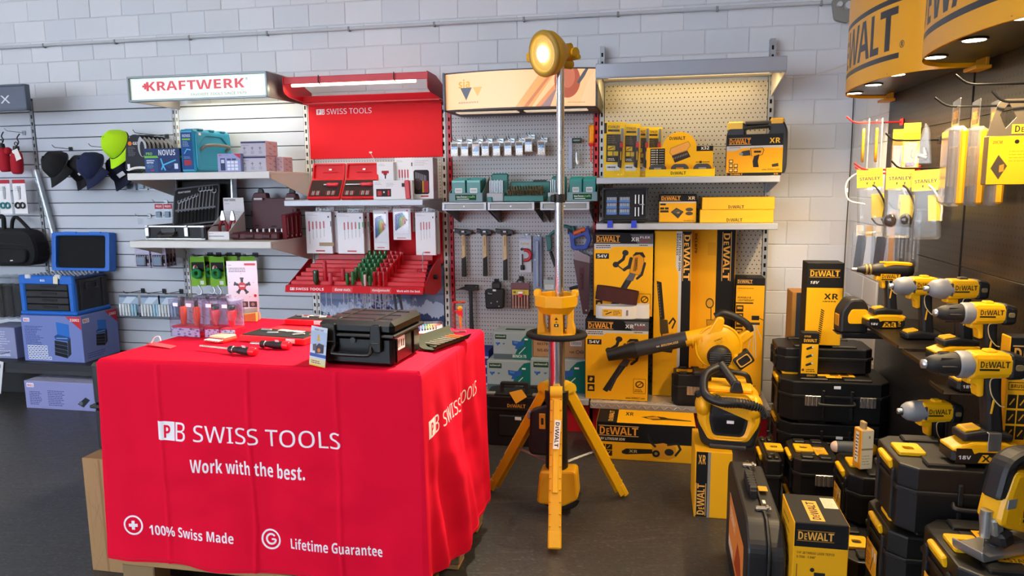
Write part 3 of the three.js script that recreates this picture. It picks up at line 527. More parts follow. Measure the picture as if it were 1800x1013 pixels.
// small packs on hooks
const redPk = pr(70, 80, (g, w, h) => { fill(g, '#d7e2ec', 0, 0, w, h); fill(g, '#b92535', 0, 0, w, 26); tx(g, 'PROFI', 8, 8, 54, 11, '#f0e4e4'); disc(g, '#4779a8', 36, 54, 18, 14); line(g, '#1c3f66', 5, 18, 68, 52, 42); });
const box1 = (x, y, z, label, pk, w, h, d, grp) => { const t = thing('hanging_pack', label, 'pack', [x, y, z], 0, grp); part('card', plate(w, h, pk, 0, h / 2, 0), atlas.card, t); part('blister', at(bx(w * 0.86, h * 0.6, d, 0.004), 0, h * 0.06, 0.002 + d / 2), clear, t); part('contents', at(bx(w * 0.6, h * 0.4, d * 0.6, 0.004), 0, h * 0.1, 0.003 + d / 2), M('#7b8ea2', 0.5), t); return t; };
[[-3.53, 'leftmost'], [-3.44, 'second'], [-3.355, 'third'], [-3.29, 'rightmost']].forEach(([x, s]) => box1(x, 1.43, 0.07, `${s} red-topped blister pack of four beside the navy cap`, redPk, 0.07, 0.09, 0.02));
[[-3.32, 'left'], [-3.252, 'right']].forEach(([x, s]) => box1(x, 1.235, 0.08, `${s} red-topped blister pack beside the aluminium case`, redPk, 0.062, 0.1, 0.018));
hook(-3.32, 1.345, 0.14, 'wire hook above the two small red-topped packs'); { const t = hook(-3.46, 1.25, 0.14, 'empty wire hook with a clear price holder'); part('price_holder', B(0.035, 0.04, 0.002, 0.02, -0.03, 0.12), film, t); }
const bitPk = pr(90, 130, (g, w, h) => { fill(g, '#b9b4cc', 0, 0, w, h); poly(g, '#c23a4a', 60, 0, 90, 0, 90, 22); bars(g, 8, 14, 40, 3, 8, '#8a86a4'); fill(g, '#24222a', 6, 56, 78, 66); for (let i = 0; i < 5; i++) { fill(g, '#8f9098', 12 + i * 15, 60, 8, 22); fill(g, '#d6d6dc', 12 + i * 15, 104, 9, 14); } tx(g, 'BGS', 30, 88, 32, 10, '#ddd'); });
['front left', 'front right'].forEach((s, j) => { for (let i = 0; i < 4; i++) box1(-3.345 + j * 0.122 - (0.004 * i), 0.92, 0.25 - i * 0.04, `${s} bit socket pack${i ? ', ' + ['', 'second', 'third', 'last'][i] + ' from the front,' : ' facing the room'} under the lower white shelf`, bitPk, 0.108, 0.15, 0.022); });
hook(-3.345, 1.08, 0.28, 'wire hook for the left bit socket packs'); hook(-3.222, 1.08, 0.28, 'wire hook for the right bit socket packs');
const tealPk = pr(120, 120, (g, w, h) => { fill(g, '#9fb2c6', 0, 0, w, h); fill(g, '#5d6f84', 0, 0, w, 14); poly(g, '#c7d4e0', 50, 10, 110, 10, 70, 46, 20, 46); for (let i = 0; i < 6; i++) { fill(g, i > 3 ? '#a8d0e6' : '#e2e8ea', 6 + i * 19, 50, 15, 46); fill(g, i % 2 ? '#1d5f66' : '#3a2c34', 6 + i * 19, 98, 15, 18); } });
[[-3.56, 'left'], [-3.39, 'middle'], [-3.255, 'right']].forEach(([x, s]) => { const t = hangPack('nut_driver_pack', `${s} pale blue nut driver pack left of the clear display boxes`, 'pack', [x, 0.715, 0.15], [0.148, 0.148], tealPk, { goods: (q) => { for (let i = 0; i < 6; i++) part('nut_driver', [cy(0.008, 0.008, 0.08, -0.058 + i * 0.0235, -0.1, 0.014)], M(i > 3 ? '#a8cfe4' : '#dfe6e8', 0.5), q); }, blister: [0.144, 0.09, 0.026, -0.146] }); hook(x, 0.725, 0.19, `wire hook above the ${s} nut driver pack`, wireK); });
single('slat_ledge', 'thin dark ledge below the nut driver packs', 'ledge', B(0.46, 0.01, 0.1, 0, 0, 0.05), wireK, [-3.42, 0.557, 0]);
const greenPk = pr(110, 160, (g, w, h) => { fill(g, '#79b52a', 0, 0, w, h); fill(g, '#16201a', 8, 30, 94, 50); disc(g, '#e8e6e0', 36, 62, 18, 16); disc(g, '#a83028', 40, 56, 10); fill(g, '#8cc63a', 0, 82, w, 78); bars(g, 10, 92, 40, 3, 8, '#4f7f1c'); line(g, '#5a7078', 4, 74, 96, 80, 110, 70, 122); fill(g, '#f0f0ee', 66, 130, 28, 20); });
[[-3.01, 0.15, 'left'], [-2.945, 0.1, 'second'], [-2.865, 0.15, 'third'], [-2.8, 0.1, 'fourth'], [-2.67, 0.1, 'rightmost']].forEach(([x, z, s]) => { hangPack('strap_pack', `${s} green lashing strap pack behind the white leaflet`, 'pack', [x, 0.985, z], [0.1, 0.2], greenPk, { turn: 0.15, goods: (q) => { part('strap_coil', at(new THREE.TorusGeometry(0.024, 0.013, 8, 18), 0, -0.11, 0.02), M('#1f8a4c', 0.8), q); part('ratchet_hook', [tube([[0, -0.19, 0.01], [0.025, -0.23, 0.016], [0.01, -0.255, 0.02], [-0.015, -0.235, 0.02]], 0.005, 16, 6)], steel, q); } }); hook(x, 0.985, z + 0.04, `wire hook for the ${s} green strap pack`, wireK, 0.006); });

// ---------- blue tool chest on its carton ----------
const bgs = (g, x, y, k) => { fill(g, '#eef0f6', x - 3 * k, y - 3 * k, 34 * k, 18 * k); tx(g, 'BGS', x, y, 28 * k, 12 * k, '#c03040'); };
const bgsArt = (g, x, y, k) => { poly(g, '#2f6fc4', x + 20 * k, y, x + 70 * k, y + 8 * k, x + 70 * k, y + 52 * k, x + 22 * k, y + 42 * k); poly(g, '#1f4f92', x + 8 * k, y + 50 * k, x + 22 * k, y + 42 * k, x + 70 * k, y + 52 * k, x + 62 * k, y + 66 * k, x + 14 * k, y + 62 * k); for (let i = 0; i < 4; i++) poly(g, i % 2 ? '#15161a' : '#202228', x + (8 - i) * k, y + (64 + i * 13) * k, x + (58 - i) * k, y + (70 + i * 14) * k, x + (58 - i) * k, y + (83 + i * 14) * k, x + (8 - i) * k, y + (76 + i * 13) * k); poly(g, '#2a3038', x + 60 * k, y + 66 * k, x + 72 * k, y + 52 * k, x + 70 * k, y + 110 * k, x + 56 * k, y + 122 * k); for (let i = 0; i < 9; i++) disc(g, '#a9bdd6', x + (18 + i * 5) * k, y + 56 * k, 2 * k); };
const chestFront = pr(300, 200, (g, w, h) => { fill(g, '#7583bd', 0, 0, w, h); bgs(g, 16, 14, 0.9); poly(g, '#c22f3a', 222, 0, w, 0, w, 60); tx(g, '33002', 244, 10, 48, 12, '#f0e6e6'); bars(g, 16, 46, 90, 12, 7, '#3c4a86', 3); for (let i = 0; i < 7; i++) for (let j = 0; j < 4; j++) if (i < 6 || j === 3) { fill(g, '#dfe3f0', 22 + i * 17, 130 + j * 16, 14, 13); fill(g, '#4a5068', 25 + i * 17, 134 + j * 16, 8, 5); } bgsArt(g, 150, 26, 1.25); });
const chestSide = pr(200, 200, (g, w, h) => { fill(g, '#6f7eba', 0, 0, w, h); bgs(g, 12, 16, 1); poly(g, '#c22f3a', 130, 0, w, 0, w, 62); tx(g, '33002', 152, 12, 40, 12, '#f0e6e6'); bgsArt(g, 66, 30, 0.95); bars(g, 20, 164, 120, 3, 9, '#3c4a86', 3); });
carton('tool_chest_carton', 'lilac printed carton under the blue tool chest', 'box', [-3.975, 0.286, 0.222], [0.47, 0.315, 0.335], { pz: chestFront, px: chestSide }, '#7886bd');
{ const t = thing('tool_chest', 'open blue and black tool chest with four drawers', 'tool chest', [-4.0, 0.603, 0.215]), blue = M('#1766c4', 0.4), bk = M('#161619', 0.5), W = 0.42, D = 0.31;
  part('chest_body', at(ex([[-W / 2 + 0.03, 0.02], [W / 2, 0.02], [W / 2, 0.24], [-W / 2 + 0.03, 0.24]], D - 0.02, 0.01, 0.006), 0, 0, -0.01), bk, t);
  part('base_frame', B(W + 0.02, 0.028, D + 0.015, 0, 0.014, 0, 0, 0, 0, 0.008), blue, t);
  part('top_frame', [B(W + 0.004, 0.062, 0.03, 0, 0.238, D / 2 - 0.01, 0, 0, 0, 0.008)], blue, t);
  for (const s of [-1, 1]) part('corner_post', B(0.042, 0.2, 0.04, s * (W / 2 - 0.02), 0.12, D / 2 - 0.014, 0, 0, 0, 0.008), blue, t);
  for (let i = 0; i < 4; i++) { const d = part('drawer', B(W - 0.09, 0.042, 0.03, 0, 0.052 + i * 0.046, D / 2 - 0.012, 0, 0, 0, 0.004), bk, t); part('grip_recess', B(0.12, 0.016, 0.006, 0.02, 0.056 + i * 0.046, D / 2 + 0.003), M('#0a0a0b', 0.7), d); }
  part('side_handle', [at(ex(rect(0.11, 0.05, 0, 0), 0.012, 0.01, 0.003, [rect(0.085, 0.03, 0, 0)]), W / 2 + 0.003, 0.19, 0.0, 0, Math.PI / 2)], M('#202024', 0.5), t);
  for (const z of [-0.1, 0.1]) part('side_rib', B(0.006, 0.2, 0.012, W / 2 + 0.002, 0.13, z), M('#232326', 0.5), t);
  for (const x of [-0.13, 0.1]) part('clasp', B(0.045, 0.03, 0.02, x, 0.262, D / 2 + 0.002, 0, 0, 0, 0.005), M('#cfd3da', 0.4), t);
  part('logo_mark', plate(0.05, 0.022, pr(50, 22, (g, w, h) => { fill(g, '#1766c4', 0, 0, w, h); tx(g, 'BGS', 6, 4, 38, 14, '#f0f4fa'); }), -0.02, 0.236, D / 2 + 0.006), atlas.card, t);
  part('price_tag', B(0.036, 0.05, 0.003, 0.09, 0.24, D / 2 + 0.014, 0, 0, -0.1), M('#e4d9b8', 0.6), t);
  const tray = part('socket_tray', B(W - 0.02, 0.016, D - 0.05, 0, 0.248, -0.01), M('#1d3f78', 0.6), t), so = []; for (let i = 0; i < 12; i++) for (let j = 0; j < 4; j++) so.push(cy(0.009, 0.009, 0.016, -0.175 + i * 0.032, 0.262, -0.11 + j * 0.06, 0, 0, 0, 10)); part('sockets', so, steel, tray);
  const lid = part('lid', [at(ex(rect(W + 0.05, 0.275, 0, 0.137), 0.07, 0.02, 0.006, [rect(W - 0.02, 0.225, 0, 0.137)]), 0.03, 0.262, -0.15, -0.12)], blue, t);
  part('lid_lining', at(B(W, 0.235, 0.03, 0, 0.137, 0), 0.03, 0.262, -0.158, -0.12), M('#101012', 0.95), lid); part('lid_clip', [at(B(0.1, 0.014, 0.02, -0.08, 0.27, 0.03), 0.03, 0.262, -0.15, -0.12), at(B(0.09, 0.014, 0.02, 0.12, 0.27, 0.03), 0.03, 0.262, -0.15, -0.12)], M('#1c74d8', 0.4), lid);
}
carton('floor_carton', 'dusty lilac carton lying on the floor by the plinth', 'box', [-3.8, 0, 0.36], [0.6, 0.188, 0.33], { pz: pr(340, 110, (g, w, h) => { fill(g, '#8b90c2', 0, 0, w, h); bgs(g, 14, 12, 0.9); bars(g, 20, 42, 60, 8, 7, '#4a4f88', 3); bars(g, 100, 36, 90, 9, 7, '#4a4f88', 3, 9); poly(g, '#2a2c34', 226, 84, 262, 56, 280, 66, 250, 96); disc(g, '#60656e', 240, 80, 8); }), py: pr(300, 150, (g, w, h) => { fill(g, '#9a9bb8', 0, 0, w, h); tx(g, 'BGS', 60, 60, 60, 24, '#b0b0c8'); for (let i = 0; i < 60; i++) line(g, `rgba(200,198,200,${rnd() * 0.5})`, 1 + rnd() * 3, rnd() * w, rnd() * h, rnd() * w, rnd() * h * 0.2 + 60); }) }, '#8b8fb8');

// ---------- white shelves in the lit bay ----------
const S1 = 1.536, S2 = 1.121;
carton('tacker_box', 'blue tacker box with a bold white brand word', 'box', [-3.02, S1, 0.36], [0.25, 0.152, 0.11], { pz: pr(260, 160, (g, w, h) => { fill(g, '#2b3f6b', 0, 0, w, h); tx(g, 'PRO', 14, 26, 48, 17, '#8fd14a'); poly(g, '#76c043', 0, 48, 96, 48, 106, 62, 0, 62); tx(g, 'NOVUS', 104, 10, 126, 36, '#d9dde6'); fill(g, '#33507f', 0, 62, 96, h); tx(g, 'NAGELN &', 16, 74, 58, 9, '#fff'); tx(g, 'HEFTEN', 16, 88, 50, 9, '#fff'); bars(g, 16, 106, 60, 3, 9, '#9fb2d4'); line(g, '#4fb3e0', 10, 122, 70, 134, 110, 148, 140); line(g, '#4fb3e0', 9, 122, 136, 136, 108, 200, 86, 226, 78); line(g, '#1d2c4c', 6, 146, 118, 180, 140, 214, 112); fill(g, '#c0303c', 44, 136, 20, 10); fill(g, '#c9d4e6', 216, 100, 26, 34); }), px: pr(90, 160, (g, w, h) => { fill(g, '#22365f', 0, 0, w, h); fill(g, '#b02838', 50, 4, 40, 32); fill(g, '#76c043', 4, 50, 60, 14); bars(g, 14, 74, 50, 6, 10, '#b9cbe4', 4); fill(g, '#e6e6e6', 26, 128, 34, 28); }) }, '#26385f');
{ const t = thing('plastic_tool_case', 'turquoise plastic tacker case with a grey carrying handle', 'tool case', [-2.83, S1, 0.23]), tq = M('#1d93b8', 0.42);
  part('case_body', [B(0.095, 0.262, 0.4, 0, 0.131, 0, 0, 0, 0, 0.01)], tq, t);
  part('side_frame', at(ex(rect(0.37, 0.235, 0, 0), 0.014, 0.03, 0.004, [shape([[-0.15, -0.09, 0.02], [0.15, -0.09, 0.02], [0.15, 0.05, 0.02], [0.09, 0.095, 0.02], [-0.09, 0.095, 0.02], [-0.15, 0.05, 0.02]])]), 0.05, 0.131, 0, 0, Math.PI / 2), tq, t);
  part('handle', tube([[0.05, 0.14, 0.14], [0.082, 0.165, 0.12], [0.086, 0.172, 0], [0.082, 0.165, -0.12], [0.05, 0.14, -0.14]], 0.011, 30, 8), M('#77716c', 0.5), t);
  part('front_label', plate(0.075, 0.225, pr(84, 230, (g, w, h) => { fill(g, '#1f4a86', 0, 0, w, h); tx(g, 'NOVUS', 10, 12, 62, 18, '#d9dde6'); fill(g, '#76c043', 8, 38, 62, 10); bars(g, 10, 56, 50, 4, 9, '#cfe0f0'); line(g, '#4fb3e0', 7, 20, 130, 40, 104, 66, 108); fill(g, '#a03848', 14, 170, 54, 34); bars(g, 12, 150, 56, 2, 8, '#b9cbe4'); }), 0, 0.131, 0.2008), atlas.card, t);
  for (const z of [-0.12, 0, 0.12]) part('clip', B(0.1, 0.012, 0.05, 0, 0.263, z, 0, 0, 0, 0.003), M('#167a9a', 0.4), t); part('price_sticker', B(0.002, 0.016, 0.024, 0.059, 0.235, 0.15), M('#f6f6f6', 0.6), t); }
carton('charger_box', 'small lilac box with red corner leaning before the turquoise case', 'box', [-2.54, S1, 0.43], [0.155, 0.11, 0.04], { pz: pr(170, 122, (g, w, h) => { fill(g, '#9aa2cf', 0, 0, w, h); poly(g, '#c23a48', 116, 0, w, 0, w, 38); tx(g, 'BGS', 12, 8, 20, 8, '#b03040'); bars(g, 36, 10, 60, 1, 8, '#5c659a'); fill(g, '#39415f', 22, 32, 34, 80); fill(g, '#c7cfe4', 27, 40, 24, 24); for (let i = 0; i < 3; i++) for (let j = 0; j < 3; j++) fill(g, '#dfe4f2', 70 + i * 28, 50 + j * 22, 22, 17); fill(g, '#4a5270', 70, 34, 30, 12); fill(g, '#4a5270', 106, 34, 30, 12); }) }, '#8f97c4');
const holePr = pr(170, 92, (g, w, h) => { fill(g, '#bdbac6', 0, 0, w, h); fill(g, '#3c4266', 0, 4, w, 10); bars(g, 8, 26, 60, 1, 8, '#5a5a70'); for (let i = 0; i < 3; i++) { line(g, '#5b5c68', 3, 26 + i * 52, 36, 26 + i * 52, 56); line(g, '#5b5c68', 3, 18 + i * 52, 44, 34 + i * 52, 44); fill(g, '#a9a8b4', 16 + i * 52, 62, 22, 18); } });
const pinkPr = pr(50, 92, (g, w, h) => { fill(g, '#c8abb6', 0, 0, w, h); for (let i = 0; i < 5; i++) line(g, '#8d5a68', 3, 14 + (i % 2) * 18, 12 + i * 16, 22 + (i % 2) * 18, 18 + i * 16); });
carton('puller_box', 'lower grey box with pink end of the stacked pair', 'box', [-2.397, S1, 0.35], [0.17, 0.094, 0.14], { pz: holePr, px: pinkPr }, '#b4b1be');
carton('puller_box', 'upper grey box with pink end of the stacked pair', 'box', [-2.392, S1 + 0.0945, 0.35], [0.168, 0.088, 0.14], { pz: holePr, px: pinkPr }, '#b4b1be');
carton('puller_box', 'small pink-ended box tucked behind the stacked grey pair', 'box', [-2.285, S1, 0.25], [0.05, 0.09, 0.12], { pz: pinkPr, px: pinkPr }, '#b9a0ac');
{ // aluminium tool case with pallet of spanners
  const t = thing('aluminium_tool_case', 'open black and aluminium tool case with a spanner pallet', 'tool case', [-2.95, S2, 0.28]), al = M('#c9ccd0', 0.25, 0.9), W = 0.41, D = 0.32;
  part('case_base', B(W, 0.085, D, 0, 0.0425, 0, 0, 0, 0, 0.006), M('#151518', 0.6), t);
  part('edge_rail', [B(W + 0.006, 0.012, 0.012, 0, 0.084, D / 2), B(W + 0.006, 0.01, 0.01, 0, 0.006, D / 2), B(0.012, 0.012, D, W / 2, 0.084, 0), B(0.012, 0.012, D, -W / 2, 0.084, 0)], al, t);
  for (const s of [-1, 1]) part('corner_guard', B(0.034, 0.09, 0.03, s * (W / 2 - 0.012), 0.044, D / 2 - 0.01, 0, 0, 0, 0.008), M('#1d1d20', 0.4), t);
  for (const x of [-0.19, 0.085]) part('latch', [B(0.026, 0.055, 0.008, x, 0.05, D / 2 + 0.009), B(0.016, 0.012, 0.008, x, 0.086, D / 2 + 0.01)], steel, t);
  part('handle', [tube([[-0.1, 0.05, D / 2 + 0.006], [-0.095, 0.03, D / 2 + 0.03], [-0.05, 0.026, D / 2 + 0.034], [0.0, 0.03, D / 2 + 0.03], [0.008, 0.05, D / 2 + 0.006]], 0.007, 24, 8), B(0.1, 0.03, 0.004, -0.045, 0.058, D / 2 + 0.004)], M('#2a2622', 0.4), t);
  part('lid', [at(ex(rect(W, 0.29, 0, 0.145), 0.05, 0.015, 0.004, [rect(W - 0.03, 0.26, 0, 0.145)]), 0.02, 0.088, -D / 2 + 0.01, -0.05), at(B(W - 0.02, 0.27, 0.006, 0, 0.145, -0.02), 0.02, 0.088, -D / 2 + 0.01, -0.05)], M('#141417', 0.6), t);
  for (const s of [-1, 1]) part('lid_rail', at(B(0.012, 0.29, 0.055, s * W / 2, 0.145, 0), 0.02, 0.088, -D / 2 + 0.01, -0.05), al, t);
  for (const x of [-0.1, 0.12]) part('lid_clip', at(B(0.03, 0.02, 0.03, x, 0.292, 0.02), 0.02, 0.088, -D / 2 + 0.01, -0.05), M('#1d1d20', 0.4), t);
  part('tape_measure', [cy(0.03, 0.03, 0.012, 0.13, 0.29, -D / 2 + 0.04, Math.PI / 2)], M('#1c1c20', 0.4), t);
  const P = new THREE.Group(); P.name = 'spanner_pallet'; P.position.set(0.02, 0.088, -0.03); P.rotation.set(-0.34, 0, 0.1); t.add(P);
  part('pallet_board', at(ex(rect(0.32, 0.255, 0, 0.127), 0.014, 0.02, 0.003), 0, 0, 0), M('#17171a', 0.7), P);
  part('pallet_frame', at(ex(rect(0.33, 0.265, 0, 0.127), 0.01, 0.022, 0.002, [rect(0.31, 0.245, 0, 0.127)]), 0, 0, 0.006), M('#5d5f64', 0.4, 0.5), P);
  part('brand_print', plate(0.1, 0.018, pr(110, 20, (g, w, h) => { fill(g, '#17171a', 0, 0, w, h); tx(g, 'KRAFTWERK', 4, 3, 100, 13, '#e8e8ea'); }), -0.09, 0.225, 0.0085), atlas.card, P);
  for (let i = 0; i < 11; i++) { const x = -0.125 + i * 0.025, hh = 0.02 + (i > 5 ? (i === 10 ? 0.05 : 0.07) : i * 0.007); part('spanner', [B(0.008, 0.08 + hh, 0.004, x, 0.09 + hh / 2, 0.012, 0, 0, -0.05), at(new THREE.TorusGeometry(0.01 + (i > 5 ? 0.004 : 0), 0.004, 6, 14, 5), x + 0.004, 0.14 + hh, 0.012, 0, 0, 2.2)], steel, P); part('loop', B(0.02, 0.08, 0.008, x, 0.05, 0.011, 0, 0, 0, 0.003), M('#0d0d0f', 0.9), P); }
  part('loop_band', B(0.29, 0.012, 0.01, 0, 0.1, 0.013), M('#74767c', 0.5), P); part('strut', [rod([-0.15, 0.03, -0.03], [-0.13, 0.1, -0.03], 0.005)], wireK, P);
}
{ const t = thing('plier_display', 'white cardboard counter display holding two pairs of pliers', 'display box', [-2.668, S2, 0.32]), c = M('#e8e6e4', 0.6), W = 0.145, D = 0.19;
  const sl = (s) => at(ex([[D / 2, 0], [D / 2, 0.05], [-D / 2, 0.17], [-D / 2, 0]], 0.003, 0, 0), s * W / 2, 0, 0, 0, -Math.PI / 2, 0);
  part('side_wall', sl(-1), c, t); part('side_wall', sl(1), c, t); part('floor_panel', B(W, 0.003, D, 0, 0.002, 0), c, t);
  part('front_panel', plate(W, 0.05, pr(200, 46, (g, w, h) => { fill(g, '#e8e6e6', 0, 0, w, h); bars(g, 10, 10, 60, 1, 8, '#999'); bars(g, 10, 24, 170, 1, 8, '#555', 4); }), 0, 0.025, D / 2), atlas.card, t);
  part('back_panel', plate(W, 0.255, pr(200, 236, (g, w, h) => { fill(g, '#e4e2e2', 0, 0, w, h); tx(g, 'KRAFTWERK', 10, 8, 110, 12, '#3a3438'); bars(g, 14, 34, 60, 1, 8, '#999'); bars(g, 14, 84, 160, 2, 12, '#888'); }), 0, 0.128, -D / 2), atlas.card, t);
  for (const x of [-0.034, 0.034]) { const q = thing('pliers', `${x < 0 ? 'left' : 'right'} red-handled pliers in the cardboard display`, 'pliers', [-2.668 + x, S2 + 0.012, 0.3]); part('jaw', at(ex([[-0.018, 0, 0.01], [0.018, 0, 0.01], [0.016, 0.03, 0.01], [0.006, 0.065], [-0.006, 0.065], [-0.016, 0.03, 0.01]], 0.012, 0, 0.003), 0, 0.1, 0), steel, q); for (const s of [-1, 1]) part('handle', tube([[s * 0.008, 0.1, 0], [s * 0.026, 0.06, 0], [s * 0.022, 0.0, 0]], 0.009, 16, 8), M('#8a1420', 0.5), q); part('pivot', cy(0.008, 0.008, 0.018, 0, 0.112, 0, Math.PI / 2), steel, q); } }
{ const t = thing('socket_case', 'open maroon plastic socket case with black latches', 'tool case', [-2.42, S2, 0.27], 0.0), m = M('#4f1a22', 0.55), W = 0.32, D = 0.3;
  part('case_base', [B(W, 0.045, D, 0, 0.0225, 0, 0, 0, 0, 0.01)], m, t); for (const x of [-0.13, -0.03, 0.08]) part('base_rib', B(0.06, 0.026, 0.012, x, 0.024, D / 2 + 0.002, 0, 0, 0, 0.004), M('#431219', 0.55), t);
  const so = []; for (let i = 0; i < 16; i++) so.push(cy(0.007, 0.007, 0.02, -0.06 + i * 0.014, 0.05, 0.08 - (i % 3) * 0.05, 0, 0, 0, 10)); part('sockets', so, steel, t);
  part('lid', [at(ex([[-0.158, 0, 0.01], [0.158, 0, 0.01], [0.158, 0.2, 0.02], [0.15, 0.235, 0.015], [0.09, 0.235, 0.01], [0.085, 0.205, 0.01], [-0.05, 0.205, 0.01], [-0.055, 0.24, 0.01], [-0.14, 0.24, 0.015], [-0.158, 0.2, 0.02]], 0.05, 0.01, 0.005), 0, 0.045, -D / 2 + 0.03, -0.06)], m, t);
  for (const x of [-0.1, 0.12]) { part('latch', at(ex([[-0.02, 0, 0.005], [0.022, 0, 0.005], [0.016, 0.03, 0.012], [-0.012, 0.034, 0.01]], 0.02, 0, 0.003), x, 0.28, -D / 2 + 0.02), blackPl, t); part('hinge_window', B(0.06, 0.014, 0.003, x, 0.245, -D / 2 + 0.06), M('#cfc6c0', 0.6), t); }
  for (const [x, y, w, h] of [[-0.15, 0.15, 0.006, 0.04], [0.14, 0.16, 0.006, 0.04], [-0.12, 0.075, 0.03, 0.006], [0, 0.07, 0.035, 0.007], [0.12, 0.075, 0.03, 0.006]]) part('lid_slot', B(w, h, 0.003, x, y, -D / 2 + 0.062), M('#1f080c', 0.8), t);
  for (let i = 0; i < 4; i++) carton('socket_card', ['frontmost', 'second', 'third', 'rearmost'][i] + ' dark red printed pack beside the maroon case', 'pack', [-2.241 + 0.003 * i, S2 + 0.002, 0.36 - i * 0.05], [0.03, 0.15 + i * 0.004, 0.035], { pz: solid('#6d1620'), px: pr(40, 150, (g, w, h) => { fill(g, '#741722', 0, 0, w, h); line(g, '#d9c8c8', 3, 20, 20, 26, 120); disc(g, '#e8dcdc', 14, 132, 6); }) }, '#5c121b'); }
// ---------- red screwdriver bay ----------
newAtlas();
const S3 = 1.361;
for (const [x, s, long] of [[-1.98, 'left', 0], [-1.76, 'right', 1]]) {
  const t = thing('bit_set_case', `${s} open red case with a screwdriver and rows of bits`, 'tool set', [x, S3, 0.3]), r = M('#e0121f', 0.35);
  const tr = (g) => at(g, 0, 0.004, 0.06, -0.6);
  part('tray', tr(ex(rect(0.212, 0.14, 0, 0.07), 0.022, 0.006, 0.003)), r, t); part('foam_inlay', tr(B(0.2, 0.118, 0.006, 0, 0.072, 0.01)), M('#3a2420', 0.9), t);
  part('lid', [at(ex(rect(0.212, 0.105, 0, 0.052), 0.02, 0.008, 0.003, [rect(0.19, 0.085, 0, 0.052)]), 0, 0.118, -0.022, -0.25), at(B(0.205, 0.1, 0.005, 0, 0.052, -0.008), 0, 0.118, -0.022, -0.25)], r, t);
  part('lid_ridge', [at(B(0.1, 0.006, 0.004, 0.01, 0.05, 0), 0, 0.118, -0.018, -0.25)], M('#b80d19', 0.4), t); part('clasp', tr(B(0.07, 0.012, 0.016, 0, 0.0, 0.008)), M('#c30d1b', 0.4), t);
  part('price_sticker', at(B(0.018, 0.01, 0.002, 0.01, 0.066, 0.004), 0, 0.118, -0.02, -0.25), M('#f4f4f4', 0.6), t);
  const sd = part('screwdriver', tr(lathe([[0.001, -0.038], [0.01, -0.036], [0.012, -0.02], [0.01, 0.0], [0.012, 0.018], [0.009, 0.036], [0.005, 0.04]], 14).applyMatrix4(new THREE.Matrix4().makeRotationZ(Math.PI / 2)).translate(0.045, 0.094, 0.018)), M('#e83040', 0.25), t);
  part('blade', tr(at(cy(0.004, 0.004, long ? 0.1 : 0.025, 0, 0, 0, 0, 0, Math.PI / 2), long ? -0.04 : 0.0, 0.094, 0.018)), steel, sd);
  for (const gx of [-0.055, 0.045]) for (let i = 0; i < 7; i++) part('bit', tr(cy(0.0032, 0.0032, 0.028, gx - 0.03 + i * 0.0098, 0.036, 0.014, 0, 0, 0, 8)), M(i % 3 ? '#d9cfcf' : '#b44048', 0.3, 0.5), t);
}
const pbFoot = (g, w, h) => { fill(g, '#c2202c', w * 0.36, h - 22, w * 0.34, 9); bars(g, 12, 12, w * 0.4, 2, 8, '#b0b0b2'); fill(g, '#2a2a2c', w - 26, 26, 9, 11); };
const driver = (g, x, y, l, c, k = 1) => { fill(g, c, x - 5 * k, y, 10 * k, l * 0.42); disc(g, c, x, y, 5 * k); fill(g, '#9a9ca0', x - 1.4, y + l * 0.42, 2.8, l * 0.58); };
carton('t_handle_box', 'white box picturing a red T-handle key', 'box', [-1.61, S3, 0.26], [0.108, 0.222, 0.04], { pz: pr(110, 226, (g, w, h) => { fill(g, '#efefef', 0, 0, w, h); bars(g, 12, 12, 50, 2, 8, '#b5b5b5'); fill(g, '#b52a34', 32, 52, 46, 16); fill(g, '#9c2029', 44, 60, 22, 18); fill(g, '#1c1c1e', 51, 78, 8, 22); fill(g, '#c2202c', 38, 122, 44, 7); }) }, '#e2e2e2');
carton('screwdriver_set_box', 'white box picturing four red screwdrivers in a row', 'box', [-1.5, S3, 0.225], [0.124, 0.248, 0.04], { pz: pr(126, 252, (g, w, h) => { fill(g, '#efefef', 0, 0, w, h); bars(g, 12, 16, 40, 2, 8, '#b5b5b5'); for (let i = 0; i < 4; i++) driver(g, 30 + i * 18, 76, 110, '#c65058', 0.9); fill(g, '#333', 108, 30, 8, 22); }) }, '#e2e2e2');
{ const t = thing('mixed_set_box', 'wide white box with a red pocket tool clipped to it', 'box', [-1.53, S3, 0.36]); part('carton', bx(0.245, 0.112, 0.035, 0.002, { pz: pr(250, 114, (g, w, h) => { fill(g, '#f0f0f0', 0, 0, w, h); bars(g, 12, 14, 44, 2, 8, '#aaa'); bars(g, 84, 16, 60, 3, 8, '#b5b5b5'); fill(g, '#30272a', 20, 50, 94, 46); fill(g, '#c83a40', 28, 62, 26, 28); fill(g, '#d8d0d0', 64, 64, 10, 10); fill(g, '#c83a40', 92, 58, 12, 32); }) }, solid('#e4e4e4')), atlas.card, t);
  part('pocket_tool', at(ex(rect(0.03, 0.11, 0, 0), 0.014, 0.008, 0.004), 0.095, 0.058, 0.025, 0, 0, 0.05), M('#cf1a28', 0.4), t); part('header_mark', B(0.016, 0.022, 0.003, 0.066, 0.085, 0.02), M('#222', 0.6), t); }
